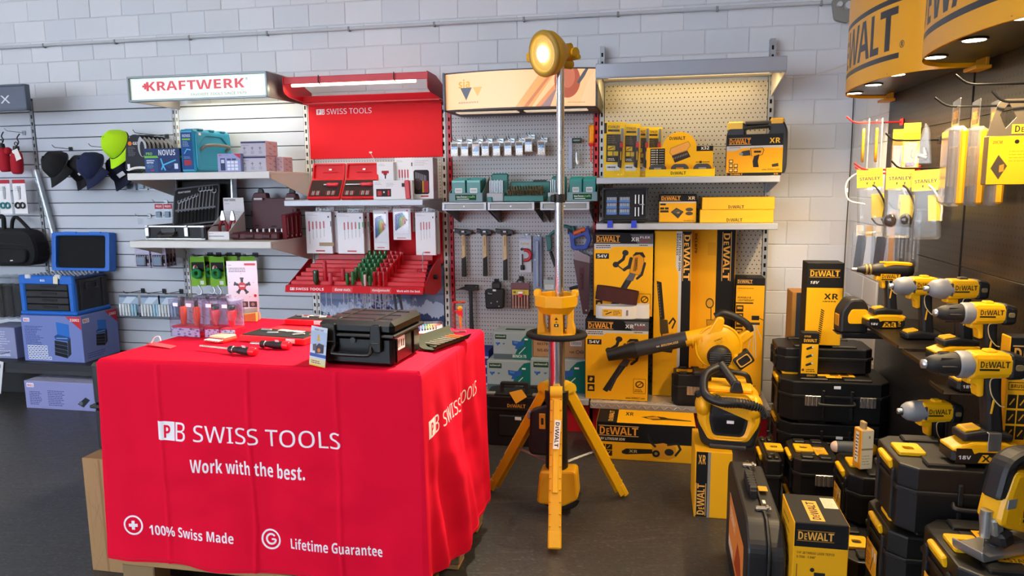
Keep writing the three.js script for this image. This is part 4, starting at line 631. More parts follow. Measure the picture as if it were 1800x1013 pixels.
carton('tool_roll_box', 'tall white box with dark window onto yellow and red tools', 'box', [-1.368, S3, 0.25], [0.13, 0.245, 0.09], { pz: pr(134, 250, (g, w, h) => { fill(g, '#f0f0f0', 0, 0, w, h); bars(g, 14, 18, 90, 4, 9, '#b5b5b5'); g.fillStyle = '#2a2426'; g.beginPath(); g.roundRect(8, 74, 98, 146, 14); g.fill(); for (let i = 0; i < 8; i++) fill(g, '#9c9ca2', 20 + i * 9, 86 + i * 3, 4, 40); disc(g, '#514046', 36, 160, 20, 36); for (let i = 0; i < 4; i++) fill(g, ['#d0b020', '#c04048', '#b43840', '#b43840'][i], 62 + i * 10, 140, 8, 70); fill(g, '#c2202c', 50, 228, 50, 8); }), px: pr(60, 250, (g, w, h) => { fill(g, '#c9b6b8', 0, 0, w, h); for (let i = 0; i < 3; i++) line(g, '#8f3a40', 4, 16 + i * 16, 100, 16 + i * 16, 200); bars(g, 8, 18, 40, 4, 8, '#a89898'); }) }, '#e0dcdc');
const setPr = (cols) => pr(180, 262, (g, w, h) => { fill(g, '#ededee', 0, 0, w, h); pbFoot(g, w, h); cols.forEach((c, i) => { if (c) driver(g, 26 + i * 25, 62 + (i % 2) * 3, i === 6 ? 70 : 110 - i * 4 + (i === 0 ? 30 : 0), c); }); });
const pA = setPr(['#c65058', '#c65058', '#c65058', '#c65058', '#c65058', 0, '#2a2a2e']), pB = setPr([0, '#c65058', '#c65058', '#c65058', '#c65058', '#2f8a5a', '#2f8a5a']), pC = setPr([0, '#c65058', '#c65058', '#c65058', '#c65058']);
const slim = (name, label, x, y, z, w, h, p, d = 0.022) => { const t = thing(name, label, 'tool set', [x, y, z]); part('sleeve', bx(w, h, d, 0.002, { pz: p }, solid('#dcdcde')), atlas.gloss, t); part('hang_tab', at(ex(rect(0.04, 0.026, 0, 0.012), 0.0015, 0.006, 0, [circ(0.006, 0, 0.014)]), 0, h, 0), film, t); return t; };
{ const t = slim('boxed_driver_set', 'front white pack of five red drivers and one black at the left', -2.099, 1.018, 0.19, 0.178, 0.265, pA); part('beige_sticker', B(0.1, 0.022, 0.002, 0.05, 0.06, 0.012), M('#b09a78', 0.6), t); }
slim('boxed_driver_set', 'second white driver pack behind the front left one', -2.068, 1.02, 0.15, 0.178, 0.265, pA); slim('boxed_driver_set', 'third white driver pack behind the front left one', -2.05, 1.022, 0.11, 0.178, 0.263, pA);
slim('boxed_driver_set', 'white pack of four red and two green drivers', -1.885, 1.018, 0.19, 0.178, 0.258, pB); slim('boxed_driver_set', 'white driver pack half hidden behind the red and green one', -1.868, 1.02, 0.14, 0.178, 0.256, pB);
slim('boxed_driver_set', 'white pack of four red drivers at the right end', -1.395, 1.012, 0.18, 0.13, 0.266, pC); slim('boxed_driver_set', 'last white driver pack at the right end of the row', -1.388, 1.014, 0.13, 0.13, 0.266, pC);
const rainbow = ['#6a3fa0', '#3d58b8', '#2b8ac0', '#3aa05a', '#a8c030', '#e0c030', '#e08a28', '#d04838'];
const keys = (x, y, z, w, h, label) => { const t = thing('hex_key_pack', label, 'hex keys', [x, y, z]); const p = pr(100, 230, (g, q, e) => { fill(g, '#e6e6ea', 0, 0, q, e); disc(g, '#c84a50', q - 20, 16, 5); fill(g, '#c2202c', 20, e - 16, 50, 5); });
  part('card', plate(w, h, p, 0, h / 2, 0), atlas.gloss, t); rainbow.forEach((c, i) => part('hex_key', tube([[-w * 0.34 + i * w * 0.075, h * (0.3 + i * 0.03), 0.008], [-w * 0.33 + i * w * 0.075, h * (0.72 - i * 0.005), 0.008], [-w * 0.3 + i * w * 0.075, h * (0.8 - i * 0.02), 0.008], [w * 0.05 + i * w * 0.04, h * (0.86 - i * 0.035), 0.008]], 0.0032, 20, 6), M(c, 0.35, 0.2), t)); part('blister', at(bx(w * 0.9, h * 0.75, 0.016, 0.006), 0, h * 0.18, 0.01), clear, t); };
keys(-1.7, 1.04, 0.15, 0.1, 0.25, 'tall clear pack of rainbow hex keys'); keys(-1.55, 1.107, 0.18, 0.115, 0.194, 'wide clear pack of rainbow hex keys');
{ const p = pr(70, 130, (g, w, h) => { fill(g, '#e8e8ea', 0, 0, w, h); for (let i = 0; i < 10; i++) fill(g, '#8a8d92', 14, 14 + i * 8, 40, 4); disc(g, '#b83038', 52, 110, 8, 4); }); const t = thing('feeler_pack', 'small white pack of steel bits between the key packs', 'pack', [-1.475, 1.152, 0.1]); part('card', plate(0.066, 0.13, p, 0, 0.065, 0), atlas.card, t); for (let i = 0; i < 6; i++) part('steel_bit', cy(0.004, 0.004, 0.036, 0, 0.05 + i * 0.013, 0.006, 0, 0, Math.PI / 2, 8), steel, t); }
[[-2.1, 'left'], [-1.885, 'second'], [-1.7, 'third'], [-1.55, 'fourth'], [-1.475, 'fifth'], [-1.37, 'rightmost']].forEach(([x, s]) => hook(x, 1.3, 0.2, `${s} white wire hook under the red sets shelf`, M('#e4e2de', 0.4), 0.006));
{ const f = pr(560, 220, (g, w, h) => { fill(g, '#d80c1a', 0, 0, w, h); tx(g, 'PB SWISS TOOLS', 30, 60, 262, 24, '#f0dcdc', { thin: 1 }); });
  single('backing_panel', 'red lettered panel behind the hanging driver packs', 'panel', bx(0.862, 0.33, 0.008, 0.001, { pz: f }, solid('#d2121f')), atlas.card, [-1.773, 0.94, 0.004]); }
{ const f = pr(600, 420, (g, w, h) => {
    const sk = g.createLinearGradient(0, 0, 0, h); sk.addColorStop(0, '#4c5a80'); sk.addColorStop(1, '#93a3c4'); g.fillStyle = sk; g.fillRect(0, 0, w, h);
    for (let i = 0; i < 60; i++) disc(g, `rgba(205,214,230,${0.05 + rnd() * 0.14})`, rnd() * w, rnd() * h * 0.5, 30 + rnd() * 70, 8 + rnd() * 22);
    const ridge = (y0, amp, col, sd) => { g.fillStyle = col; g.beginPath(); g.moveTo(0, h); for (let x = 0; x <= w; x += 3) g.lineTo(x, y0 - amp * (noise.noise(x * 0.008, sd, 0) + 0.5 * noise.noise(x * 0.03, sd, 1) + 0.3 * noise.noise(x * 0.09, sd, 2))); g.lineTo(w, h); g.fill(); };
    ridge(170, 60, '#b9c6da', 3); ridge(215, 50, '#37436a', 5);
    poly(g, '#2c385c', 150, 330, 230, 200, 270, 150, 300, 120, 330, 170, 400, 230, 470, 330); for (let i = 0; i < 260; i++) { const x = 150 + rnd() * 320, y = 130 + rnd() * 190; poly(g, `rgba(214,222,236,${0.25 + rnd() * 0.6})`, x, y, x + 4 + rnd() * 14, y + 6 + rnd() * 16, x - 2 - rnd() * 6, y + 8 + rnd() * 10); }
    for (let i = 0; i < 420; i++) { const x = rnd() * 200, y = 190 + rnd() * 100; poly(g, `rgba(222,228,240,${0.2 + rnd() * 0.6})`, x, y, x + 3 + rnd() * 10, y + 3 + rnd() * 8, x - rnd() * 5, y + 5 + rnd() * 7); }
    poly(g, '#28324e', 380, 330, 470, 230, 540, 236, 600, 262, 600, 330); fill(g, '#4a5c86', 0, 292, w, 128);
  });
  single('mountain_poster', 'printed panel of a snowy mountain and sky behind the red table', 'poster', bx(0.862, 0.62, 0.008, 0.001, { pz: f }, solid('#55668c')), atlas.card, [-1.773, 0.3, 0.004]); }
{ // stepped red display stand
  const t = thing('driver_stand', 'stepped red display stand full of screwdrivers', 'display stand', [-1.785, 0.81, 0]), r = M('#d51020', 0.35), W = 0.885, n = 7;
  for (let i = 0; i < n; i++) { const z = 0.395 - i * 0.048, y = 0.032 + i * 0.021; part('step', [B(W - 0.02 * i, 0.004, 0.048, -0.008 * 0, y, z, 0, 0, 0, 0.001), B(W - 0.02 * i, 0.022, 0.003, 0, y - 0.011, z + 0.024, 0, 0, 0, 0.001)], r, t); }
  const lip = pr(700, 36, (g, w, h) => { fill(g, '#d51020', 0, 0, w, h); pbLogo(g, 26, 10, 176, 15, WH, '#d51020', 1); fill(g, '#df4a4e', 244, 4, 104, 28); tx(g, 'Gone nuts.', 256, 10, 84, 14, WH, { i: 1 }); fill(g, '#df4a4e', 438, 4, 104, 28); tx(g, 'Handgemacht', 446, 11, 88, 12, WH, { i: 1 }); tx(g, 'Work with the best.', 570, 14, 118, 11, WH); });
  part('front_lip', at(bx(W, 0.04, 0.004, 0.001, { pz: lip }, solid('#d51020')), 0, -0.008, 0.434, -0.25), atlas.card, t);
  part('end_cheek', at(ex([[0.41, 0.0], [0.41, 0.04, 0.02], [0.26, 0.13, 0.04], [0.1, 0.19, 0.02], [0.06, 0.19], [0.06, -0.02], [0.2, -0.04]], 0.006, 0.01, 0.001), W / 2, -0.005, 0, 0, -Math.PI / 2, 0), r, t);
  part('end_cheek', at(ex([[0.41, 0.0], [0.41, 0.03], [0.1, 0.165], [0.06, 0.165], [0.06, 0]], 0.006, 0, 0.001), -W / 2, -0.005, 0, 0, -Math.PI / 2, 0), r, t);
  part('knob', [cy(0.014, 0.014, 0.03, W / 2 + 0.012, 0.07, 0.22, 0, 0, Math.PI / 2)], blackPl, t);
  part('back_plate', B(W - 0.1, 0.06, 0.004, 0, 0.16, 0.065), r, t);
  for (const x of [0.17, 0.2]) part('support_leg', rod([x, 0.0, 0.2], [x + (x > 0.18 ? 0.02 : 0), -0.35, 0.1], 0.009), M('#8d93a0', 0.3, 0.7), t);
}
{ const green = M('#0f6a34', 0.15, 0, { clearcoat: 1 }), redC = new THREE.MeshPhysicalMaterial({ color: lin('#e0162a'), roughness: 0.12, transmission: 0.55, thickness: 0.01, ior: 1.5 });
  const proto = (name, m, l, r) => { const t = thing(name, 'x', 'screwdriver', [0, 0, 0]); part('handle', lathe([[0.001, l], [r * 0.8, l], [r, l * 0.9], [r * 0.92, l * 0.6], [r, l * 0.3], [r * 0.7, l * 0.06], [r * 0.45, 0]], 12), m, t); part('blade', cy(0.0032, 0.0032, 0.15, 0, -0.07, 0, 0, 0, 0, 8), steel, t); part('ferrule', cy(r * 0.5, r * 0.5, 0.012, 0, 0.0, 0, 0, 0, 0, 10), m === green ? M('#0a4a24', 0.3) : M('#b01020', 0.3), t); return t; };
  const gp = proto('green_screwdriver', green, 0.085, 0.0125), rp = proto('red_screwdriver', redC, 0.085, 0.0115); let g0 = 0, r0 = 0; const RW = ['first', 'second', 'third', 'fourth', 'fifth', 'sixth'];
  for (let j = 0; j < 6; j++) { const z = 0.39 - j * 0.048, y = 0.846 + j * 0.021;
    for (let i = 0; i < 4; i++) { const x = -1.8 + i * 0.034 + j * 0.004; if (j === 0 && (i & 1)) continue; const lb = `green screwdriver, ${RW[j]} row from the front, ${RW[i]} column of the green block`; if (!g0++) { gp.position.set(x, y, z); tag(gp, lb, 'screwdriver', 'green screwdrivers in the stand'); } else copy(gp, lb, [x, y, z]); }
    for (let i = 0; i < 3; i++) { const x = -1.66 + i * 0.032 + j * 0.005; const lb = `clear red screwdriver, ${RW[j]} row from the front, ${RW[i]} column of the red block`; if (!r0++) { rp.position.set(x, y, z); tag(rp, lb, 'screwdriver', 'clear red screwdrivers in the stand'); } else copy(rp, lb, [x, y, z]); } }
  const odd = (name, label, x, z, y, m, l, r) => { const t = proto(name, m, l, r); t.position.set(x, y, z); t.userData.label = label; };
  odd('green_screwdriver', 'thick dark green screwdriver at the left front of the stand', -2.04, 0.39, 0.846, M('#0b3d22', 0.15, 0, { clearcoat: 1 }), 0.09, 0.019);
  odd('red_screwdriver', 'long red screwdriver beside the thick dark green one', -1.998, 0.35, 0.86, M('#d02838', 0.3), 0.13, 0.013);
  odd('red_screwdriver', 'pink-handled screwdriver at the front left of the stand', -1.945, 0.39, 0.846, M('#dc4458', 0.3), 0.075, 0.014);
  odd('red_screwdriver', 'matt red screwdriver between pink one and green block', -1.885, 0.34, 0.868, M('#cf3040', 0.4), 0.075, 0.013);
  odd('green_screwdriver', 'single green screwdriver left of the green block', -1.835, 0.39, 0.846, green, 0.075, 0.013);
  odd('red_screwdriver', 'red and white tester screwdriver before the green block', -1.715, 0.405, 0.843, M('#e8c8c4', 0.3), 0.07, 0.009);
  odd('green_screwdriver', 'short green screwdriver at the front right of the green block', -1.682, 0.41, 0.843, green, 0.065, 0.012);
  const k = thing('hex_key_t', 'thin steel hex key standing at the right end of the stand', 'hex key', [-1.395, 0.9, 0.26]); part('key_shaft', tube([[0, 0.02, 0], [0.0, 0.13, 0], [0.004, 0.136, 0], [0.014, 0.136, 0]], 0.0028, 20, 6), steel, k); part('key_base', [B(0.13, 0.012, 0.02, -0.05, 0.008, 0), cy(0.007, 0.007, 0.03, -0.04, 0.02, 0)], M('#c8222e', 0.4), k);
}
// ---------- grey hammer pegboard ----------
const siaPk = pr(60, 96, (g, w, h) => { fill(g, '#cfc9be', 0, 0, w, h); fill(g, '#5a4638', 6, 10, 48, 18); fill(g, '#4f8ac0', 6, 28, 48, 20); fill(g, '#e0e4e6', 6, 48, 48, 26); bars(g, 10, 54, 38, 3, 7, '#7a9ab8'); }), siaPk2 = pr(60, 96, (g, w, h) => { fill(g, '#d2ccc2', 0, 0, w, h); fill(g, '#6a5444', 6, 6, 48, 10); poly(g, '#2f62a8', 10, 50, 30, 30, 54, 30, 54, 64, 8, 64); fill(g, '#9fc4de', 8, 66, 46, 16); });
[803, 820, 840, 857, 877, 897, 917, 932, 955].forEach((_, i) => {
  const x = [-1.22, -1.155, -1.085, -1.025, -0.955, -0.885, -0.815, -0.758, -0.68][i], hi = i === 7 ? 0.02 : 0, s = ['first', 'second', 'third', 'fourth', 'fifth', 'sixth', 'seventh', 'eighth', 'ninth'][i];
  const t = thing('abrasive_pack', `${s} small clear pack from the left on the grey pegboard`, 'pack', [x, 1.615 + hi, 0.1]);
  part('card', plate(0.046, 0.086, i % 3 === 2 && i < 4 ? siaPk2 : siaPk, 0, 0.043, 0.016), atlas.gloss, t); part('pad_stack', at(bx(0.044, 0.05, 0.06, 0.004), 0, 0.006, -0.018), M('#a58a70', 0.8), t); part('clear_box', at(bx(0.05, 0.064, 0.07, 0.006), 0, 0, -0.015), clear, t);
  hook(x, 1.71 + hi, 0.13, `wire hook above the ${s} small clear pack`, wire, 0.008);
});
{ const t = thing('insulated_screwdriver', 'yellow and red insulated screwdriver hanging at the right of the pegboard', 'screwdriver', [-0.39, 1.57, 0.025]); part('handle', lathe([[0.001, 0.222], [0.014, 0.22], [0.018, 0.2], [0.015, 0.16], [0.017, 0.13], [0.012, 0.115]], 16), M('#f09a10', 0.4), t); part('collar', lathe([[0.012, 0.116], [0.018, 0.112], [0.012, 0.096], [0.007, 0.094]], 16), M('#d8262c', 0.4), t); part('blade', cy(0.006, 0.005, 0.095, 0, 0.048, 0), M('#dc3a34', 0.4), t); part('tip', B(0.007, 0.01, 0.002, 0, 0.0, 0), steel, t); hook(-0.39, 1.78, 0.05, 'hook behind the insulated screwdriver'); }
hangPack('bagged_adapter', 'clear bag with dark header and steel adapter beside the insulated screwdriver', 'pack', [-0.475, 1.715, 0.04], [0.058, 0.03], pr(60, 32, (g, w, h) => { fill(g, '#23332c', 0, 0, w, h); tx(g, 'PERFEKT', 8, 10, 44, 10, '#c9d8cf'); }), { goods: (t) => { part('clear_bag', at(bx(0.054, 0.135, 0.016, 0.006), 0, -0.165, 0.004), film, t); part('adapter', [cy(0.007, 0.009, 0.05, 0, -0.11, 0.004), cy(0.012, 0.012, 0.02, 0.004, -0.145, 0.004, 0, 0, 0.4)], steel, t); } });
carton('slim_blade_pack', 'slim blue-grey blade pack beside the lamp pole', 'pack', [-0.515, 1.53, 0.03], [0.026, 0.19, 0.012], { pz: solid('#a9b4c8') }, '#98a4ba', 0, null, 1);
const tedu = pr(110, 40, (g, w, h) => { fill(g, '#7e9a9e', 0, 0, w, h); fill(g, '#123f2a', 20, 8, 70, 24); tx(g, 'techno', 24, 13, 34, 9, '#dfe8d8'); tx(g, 'craft', 58, 13, 28, 9, '#8fd07a'); fill(g, '#e4ece0', 26, 26, 40, 3); });
[[-1.105, 0.2, 'left'], [-0.415, 0.17, 'right']].forEach(([x, w, s]) => {
  const t = thing('sanding_tray', `${s} grey tray of turquoise packs on the drawer shelves`, 'tray', [x, 1.343, 0.2]), m = M('#7b9296', 0.45); const D = 0.2;
  part('tray_front', at(bx(w, 0.052, 0.004, 0.001, { pz: tedu }, solid('#7e9a9e')), 0, 0, D / 2), atlas.card, t); part('tray_floor', B(w, 0.003, D, 0, 0.002, 0), m, t);
  for (const q of [-1, 1]) part('tray_side', at(ex([[D / 2, 0], [D / 2, 0.05], [-D / 2, 0.15], [-D / 2, 0]], 0.003, 0, 0), q * w / 2, 0, 0, 0, -Math.PI / 2, 0), m, t);
  const pk = pr(80, 100, (g, a, b) => { fill(g, '#1e8078', 0, 0, a, b); fill(g, '#d8d5cc', 20, 34, 40, 60); fill(g, '#9aa6a4', 24, 40, 32, 12); line(g, '#35353a', 4, 48, 66, 54, 78, 44, 82); });
  for (let i = 0; i < 2; i++) for (let j = 0; j < 3; j++) { const q = thing('drill_pack', `turquoise pack, ${['front', 'middle', 'rear'][j]} of the ${i ? 'right' : 'left'} column in the ${s} tray`, 'pack', [x + (i - 0.5) * w * 0.46, 1.347, 0.27 - j * 0.055]); part('box', bx(w * 0.43, 0.115 + j * 0.006, 0.04, 0.003, { pz: pk }, solid('#1b746d')), atlas.gloss, q); part('lid_film', at(bx(w * 0.43, 0.02, 0.042, 0.004), 0, 0.105 + j * 0.006, 0), M('#2a9a90', 0.2), q); }
});
function drillSet(x, w, h, n, label, wide) {
  const t = thing('drill_bit_case', label, 'drill set', [x, 1.343, 0.22]), tq = M('#0e6f68', 0.4);
  if (wide) { part('case_base', B(w, 0.02, 0.14, 0, 0.01, 0.02, 0, 0, 0, 0.004), tq, t); part('front_edge', B(w, 0.034, 0.012, 0, 0.017, 0.09, 0, 0, 0, 0.003), tq, t); part('lid', at(B(w + 0.01, 0.105, 0.014, 0.012, 0.052, 0, 0, 0, 0, 0.006), 0, 0.012, -0.06, -0.12), tq, t);
    for (let i = 0; i < 13; i++) for (let j = 0; j < 2; j++) part('drill_bit', [at(cy(0.005 + (i > 6 ? 0.001 : 0), 0.004, 0.05, 0, 0, 0, 0.5), -w / 2 + 0.02 + i * (w - 0.04) / 12, 0.045 + j * 0.022, 0.05 - j * 0.05)], M('#c9a878', 0.3, 0.9), t);
    part('bit_rail', [B(w - 0.012, 0.012, 0.02, 0, 0.03, 0.06), B(w - 0.012, 0.012, 0.02, 0, 0.054, 0.01)], M('#3a322c', 0.5), t); part('lid_clasp', B(0.08, 0.012, 0.01, 0.07, 0.118, -0.07), blackPl, t); }
  else { part('case_base', B(w, 0.05, 0.06, 0, 0.025, 0.03, 0, 0, 0, 0.004), M('#a9adb0', 0.4), t); part('lid', at(B(w + 0.004, h, 0.02, 0.012, h / 2, 0, 0, 0, 0, 0.008), 0, 0, -0.03, -0.06), tq, t); for (let i = 0; i < n; i++) part('drill_bit', cy(0.0035, 0.003, 0.075, -w / 2 + 0.012 + i * (w - 0.024) / (n - 1), 0.085 + (i % 2) * 0.004, 0.02), steel, t); part('clasp', B(0.03, 0.03, 0.012, -w / 2 + 0.02, 0.012, 0.065, 0, 0, 0, 0.003), tq, t); }
}
drillSet(-0.933, 0.1, 0.165, 9, 'upright turquoise drill bit case left of the wide one'); drillSet(-0.755, 0.235, 0.12, 0, 'wide open turquoise case with two rows of drill bits', true); drillSet(-0.575, 0.085, 0.145, 6, 'turquoise drill bit case half behind the lamp pole');
// hammers
function hammer(x, label, hw, len) {
  const t = thing('hammer', label, 'hammer', [x, 1.15, 0.04]); const hd = ex([[-hw * 0.5, -0.006, 0.002], [-hw * 0.5, 0.02, 0.004], [-0.02, 0.014, 0.006], [0.022, 0.014, 0.006], [hw * 0.42, 0.008, 0.006], [hw * 0.5, -0.02, 0.008], [hw * 0.32, -0.014, 0.006], [0.02, -0.022, 0.006], [-0.02, -0.022, 0.006], [-hw * 0.3, -0.012, 0.004]], 0.024, 0, 0.003);
  part('head', hd, M('#1b1b1d', 0.4, 0.3), t); part('face', at(new THREE.CylinderGeometry(0.011, 0.011, 0.006, 14), -hw * 0.5, 0.006, 0, 0, 0, Math.PI / 2), steel, t);
  part('wood_handle', at(ex([[-0.011, 0], [0.011, 0], [0.012, -len * 0.52], [-0.012, -len * 0.56]], 0.02, 0.003, 0.004), 0, -0.018, 0), M('#d9b888', 0.55), t); part('rubber_grip', at(ex([[-0.0125, 0, 0.002], [0.0125, 0.012, 0.002], [0.0145, -len * 0.42, 0.005], [-0.0145, -len * 0.42, 0.005]], 0.024, 0.003, 0.005), 0, -0.018 - len * 0.545, 0), M('#2a2a2c', 0.8), t);
  part('handle_print', B(0.004, 0.06, 0.001, 0.0, -0.06, 0.0105), M('#8a6040', 0.7), t); part('price_sticker', B(0.018, 0.01, 0.001, 0.0, 0.0, 0.0125), M('#f0f0f0', 0.6), t);
  hook(x, 1.135, 0.075, `hook holding the ${label.replace('wooden ', '')}`, wireK, 0.018);
}
hammer(-1.194, 'left wooden hammer of the three', 0.115, 0.28); hammer(-1.055, 'middle wooden hammer of the three', 0.1, 0.275); hammer(-0.925, 'right wooden hammer of the three', 0.12, 0.3);
{ const t = thing('pick_hammer', 'black roofing pick hammer on the pegboard', 'hammer', [-1.155, 0.77, 0.04]); part('head', ex([[-0.1, 0.0], [-0.05, 0.026, 0.02], [0.0, 0.034, 0.01], [0.05, 0.03, 0.004], [0.056, 0.004, 0.004], [0.03, 0.006, 0.004], [0.012, -0.004, 0.01], [-0.01, 0.0, 0.01], [-0.05, 0.012, 0.02]], 0.02, 0, 0.003), M('#121214', 0.4), t); part('handle', ex([[-0.012, 0.02], [0.014, 0.02], [0.012, -0.12, 0.01], [0.018, -0.26, 0.01], [-0.01, -0.26, 0.01], [-0.008, -0.1, 0.01]], 0.022, 0.004, 0.004), M('#131417', 0.5), t); hook(-1.155, 0.79, 0.07, 'hook under the black pick hammer', wireK, 0.03); }
{ const p = pr(80, 180, (g, w, h) => { fill(g, '#c9ccd4', 0, 0, w, h); fill(g, '#b0b8c8', 0, 0, w, 20); tx(g, 'Cutter', 10, 34, 56, 12, '#b8a048'); bars(g, 10, 10, 44, 1, 6, '#667'); });
  hangPack('pipe_cutter', 'carded red pipe cutter with black knob', 'pipe cutter', [-0.797, 1.126, 0.035], [0.078, 0.232], p, { goods: (t) => { part('cutter_frame', at(new THREE.TorusGeometry(0.032, 0.011, 8, 20, 3.8), 0.004, -0.122, 0.016, 0, 0, -1.9), M('#b8222c', 0.4), t); part('spindle', [cy(0.004, 0.004, 0.07, -0.016, -0.15, 0.016), cy(0.009, 0.009, 0.016, -0.018, -0.085, 0.016, Math.PI / 2)], blackPl, t); part('knob', cy(0.013, 0.013, 0.03, -0.016, -0.2, 0.016), blackPl, t); } }); hook(-0.797, 1.12, 0.06, 'hook of the pipe cutter card'); }
hangPack('spirit_gauge', 'long grey-blue sleeve with round white seal', 'pack', [-0.722, 1.119, 0.03], [0.056, 0.332], pr(60, 330, (g, w, h) => { fill(g, '#8e9bb6', 0, 0, w, h); fill(g, '#7683a2', 44, 0, 16, h); bars(g, 10, 20, 30, 3, 9, '#4b5672'); disc(g, '#e8e8ea', 26, 100, 11); disc(g, '#9aa8a8', 26, 100, 8); fill(g, '#d9dce4', 10, 140, 20, 10); }), { goods: (t) => part('gauge_bar', B(0.02, 0.29, 0.012, 0.0, -0.17, 0.007), M('#8e9bb6', 0.4), t) }); hook(-0.722, 1.115, 0.05, 'hook of the long grey-blue sleeve');
hangPack('green_blister', 'small pale green blister card left of the lamp pole', 'pack', [-0.648, 0.85, 0.03], [0.07, 0.1], pr(70, 100, (g, w, h) => { fill(g, '#a9b4b0', 0, 0, w, h); fill(g, '#d8dcd8', 8, 34, 54, 28); bars(g, 12, 40, 40, 2, 8, '#889'); fill(g, '#7f9088', 8, 68, 54, 26); }), { blister: [0.06, 0.05, 0.014, -0.098] }); hook(-0.648, 0.845, 0.05, 'hook of the small green blister card');
{ const t = thing('tool_holster', 'black belt pouch with clip on the pegboard', 'holster', [-0.992, 0.66, 0.05]); part('pouch', ex([[-0.058, 0.0, 0.015], [0.058, 0.004, 0.015], [0.064, 0.13, 0.02], [-0.064, 0.126, 0.02]], 0.05, 0, 0.01), M('#131416', 0.6), t); part('belt_clip', B(0.06, 0.045, 0.03, 0.012, 0.15, 0, 0, 0, 0, 0.008), M('#1a1a1c', 0.5), t); part('woven_label', plate(0.03, 0.02, pr(40, 26, (g, w, h) => { fill(g, '#16181a', 0, 0, w, h); tx(g, 'Plano', 4, 8, 32, 10, '#cfd6d2'); disc(g, '#3fae9a', 6, 6, 4); }), -0.026, 0.1, 0.0262), atlas.card, t); for (const [x, y] of [[-0.02, 0.04], [0.02, 0.05], [0.03, 0.02]]) part('rivet', cy(0.004, 0.004, 0.006, x, y, 0.026, Math.PI / 2), steel, t); part('price_sticker', B(0.022, 0.012, 0.001, 0.002, 0.122, 0.026), M('#f0f0f0', 0.6), t); hook(-0.992, 0.83, 0.06, 'hook of the black belt pouch', wireK); }
{ const t = thing('chisel_set', 'clear-fronted wallet of six chisels with red clip', 'chisel set', [-0.83, 0.66, 0.04]), p = pr(124, 170, (g, w, h) => { fill(g, '#5a3e44', 0, 0, w, h); for (let i = 0; i < 12; i++) fill(g, '#7c545c', 6 + i * 10, 6, 4, 34); fill(g, '#d6c038', 8, 46, 108, 34); disc(g, '#3f7a4a', 24, 62, 9, 7); bars(g, 44, 54, 60, 2, 9, '#8a6a20'); });
  part('wallet', plate(0.12, 0.165, p, 0, 0.085, 0), atlas.gloss, t); for (let i = 0; i < 6; i++) part('chisel', [cy(0.005, 0.005, 0.085, -0.046 + i * 0.0185, 0.05, 0.008), cy(0.007, 0.007, 0.012, -0.046 + i * 0.0185, 0.012, 0.008)], M('#c8a898', 0.35, 0.5), t); part('clear_front', at(bx(0.124, 0.17, 0.022, 0.006), 0, 0, 0.008), clear, t); part('carry_loop', at(new THREE.TorusGeometry(0.02, 0.005, 6, 16, Math.PI), 0, 0.17, 0.004), blackPl, t); part('red_clip', B(0.022, 0.024, 0.004, 0.004, 0.09, 0.022), M('#d0323a', 0.4), t); part('price_sticker', B(0.03, 0.014, 0.002, 0.004, 0.108, 0.022), M('#f2f2f2', 0.6), t); hook(-0.83, 0.85, 0.05, 'hook of the chisel wallet', wireK); }
{ const t = thing('hacksaw', 'green hacksaw hanging behind the lamp pole', 'saw', [-0.56, 0.98, 0.03]), gm = M('#1e6a66', 0.4); t.rotation.z = 0.16;
  part('frame', tube([[-0.07, 0.13, 0], [-0.05, 0.165, 0], [0.04, 0.2, 0], [0.09, 0.17, 0]], 0.009, 24, 8, false, 0.3), gm, t); part('grip', [ex([[-0.088, 0.06, 0.01], [-0.06, 0.07, 0.01], [-0.05, 0.15, 0.012], [-0.085, 0.165, 0.012]], 0.026, 0, 0.005)], gm, t); part('grip_tail', rod([-0.07, 0.06, 0], [-0.055, -0.04, 0], 0.01), M('#1c2426', 0.5), t); part('blade', B(0.004, 0.36, 0.012, 0.095, -0.01, 0), M('#2f8a90', 0.4, 0.4), t); part('far_arm', rod([0.095, -0.18, 0], [0.01, -0.19, 0], 0.01), M('#1c2426', 0.5), t); part('front_arm', rod([0.09, 0.19, 0], [0.098, 0.15, 0], 0.012), gm, t); hook(-0.52, 1.15, 0.08, 'hook of the green hacksaw', wireK); }
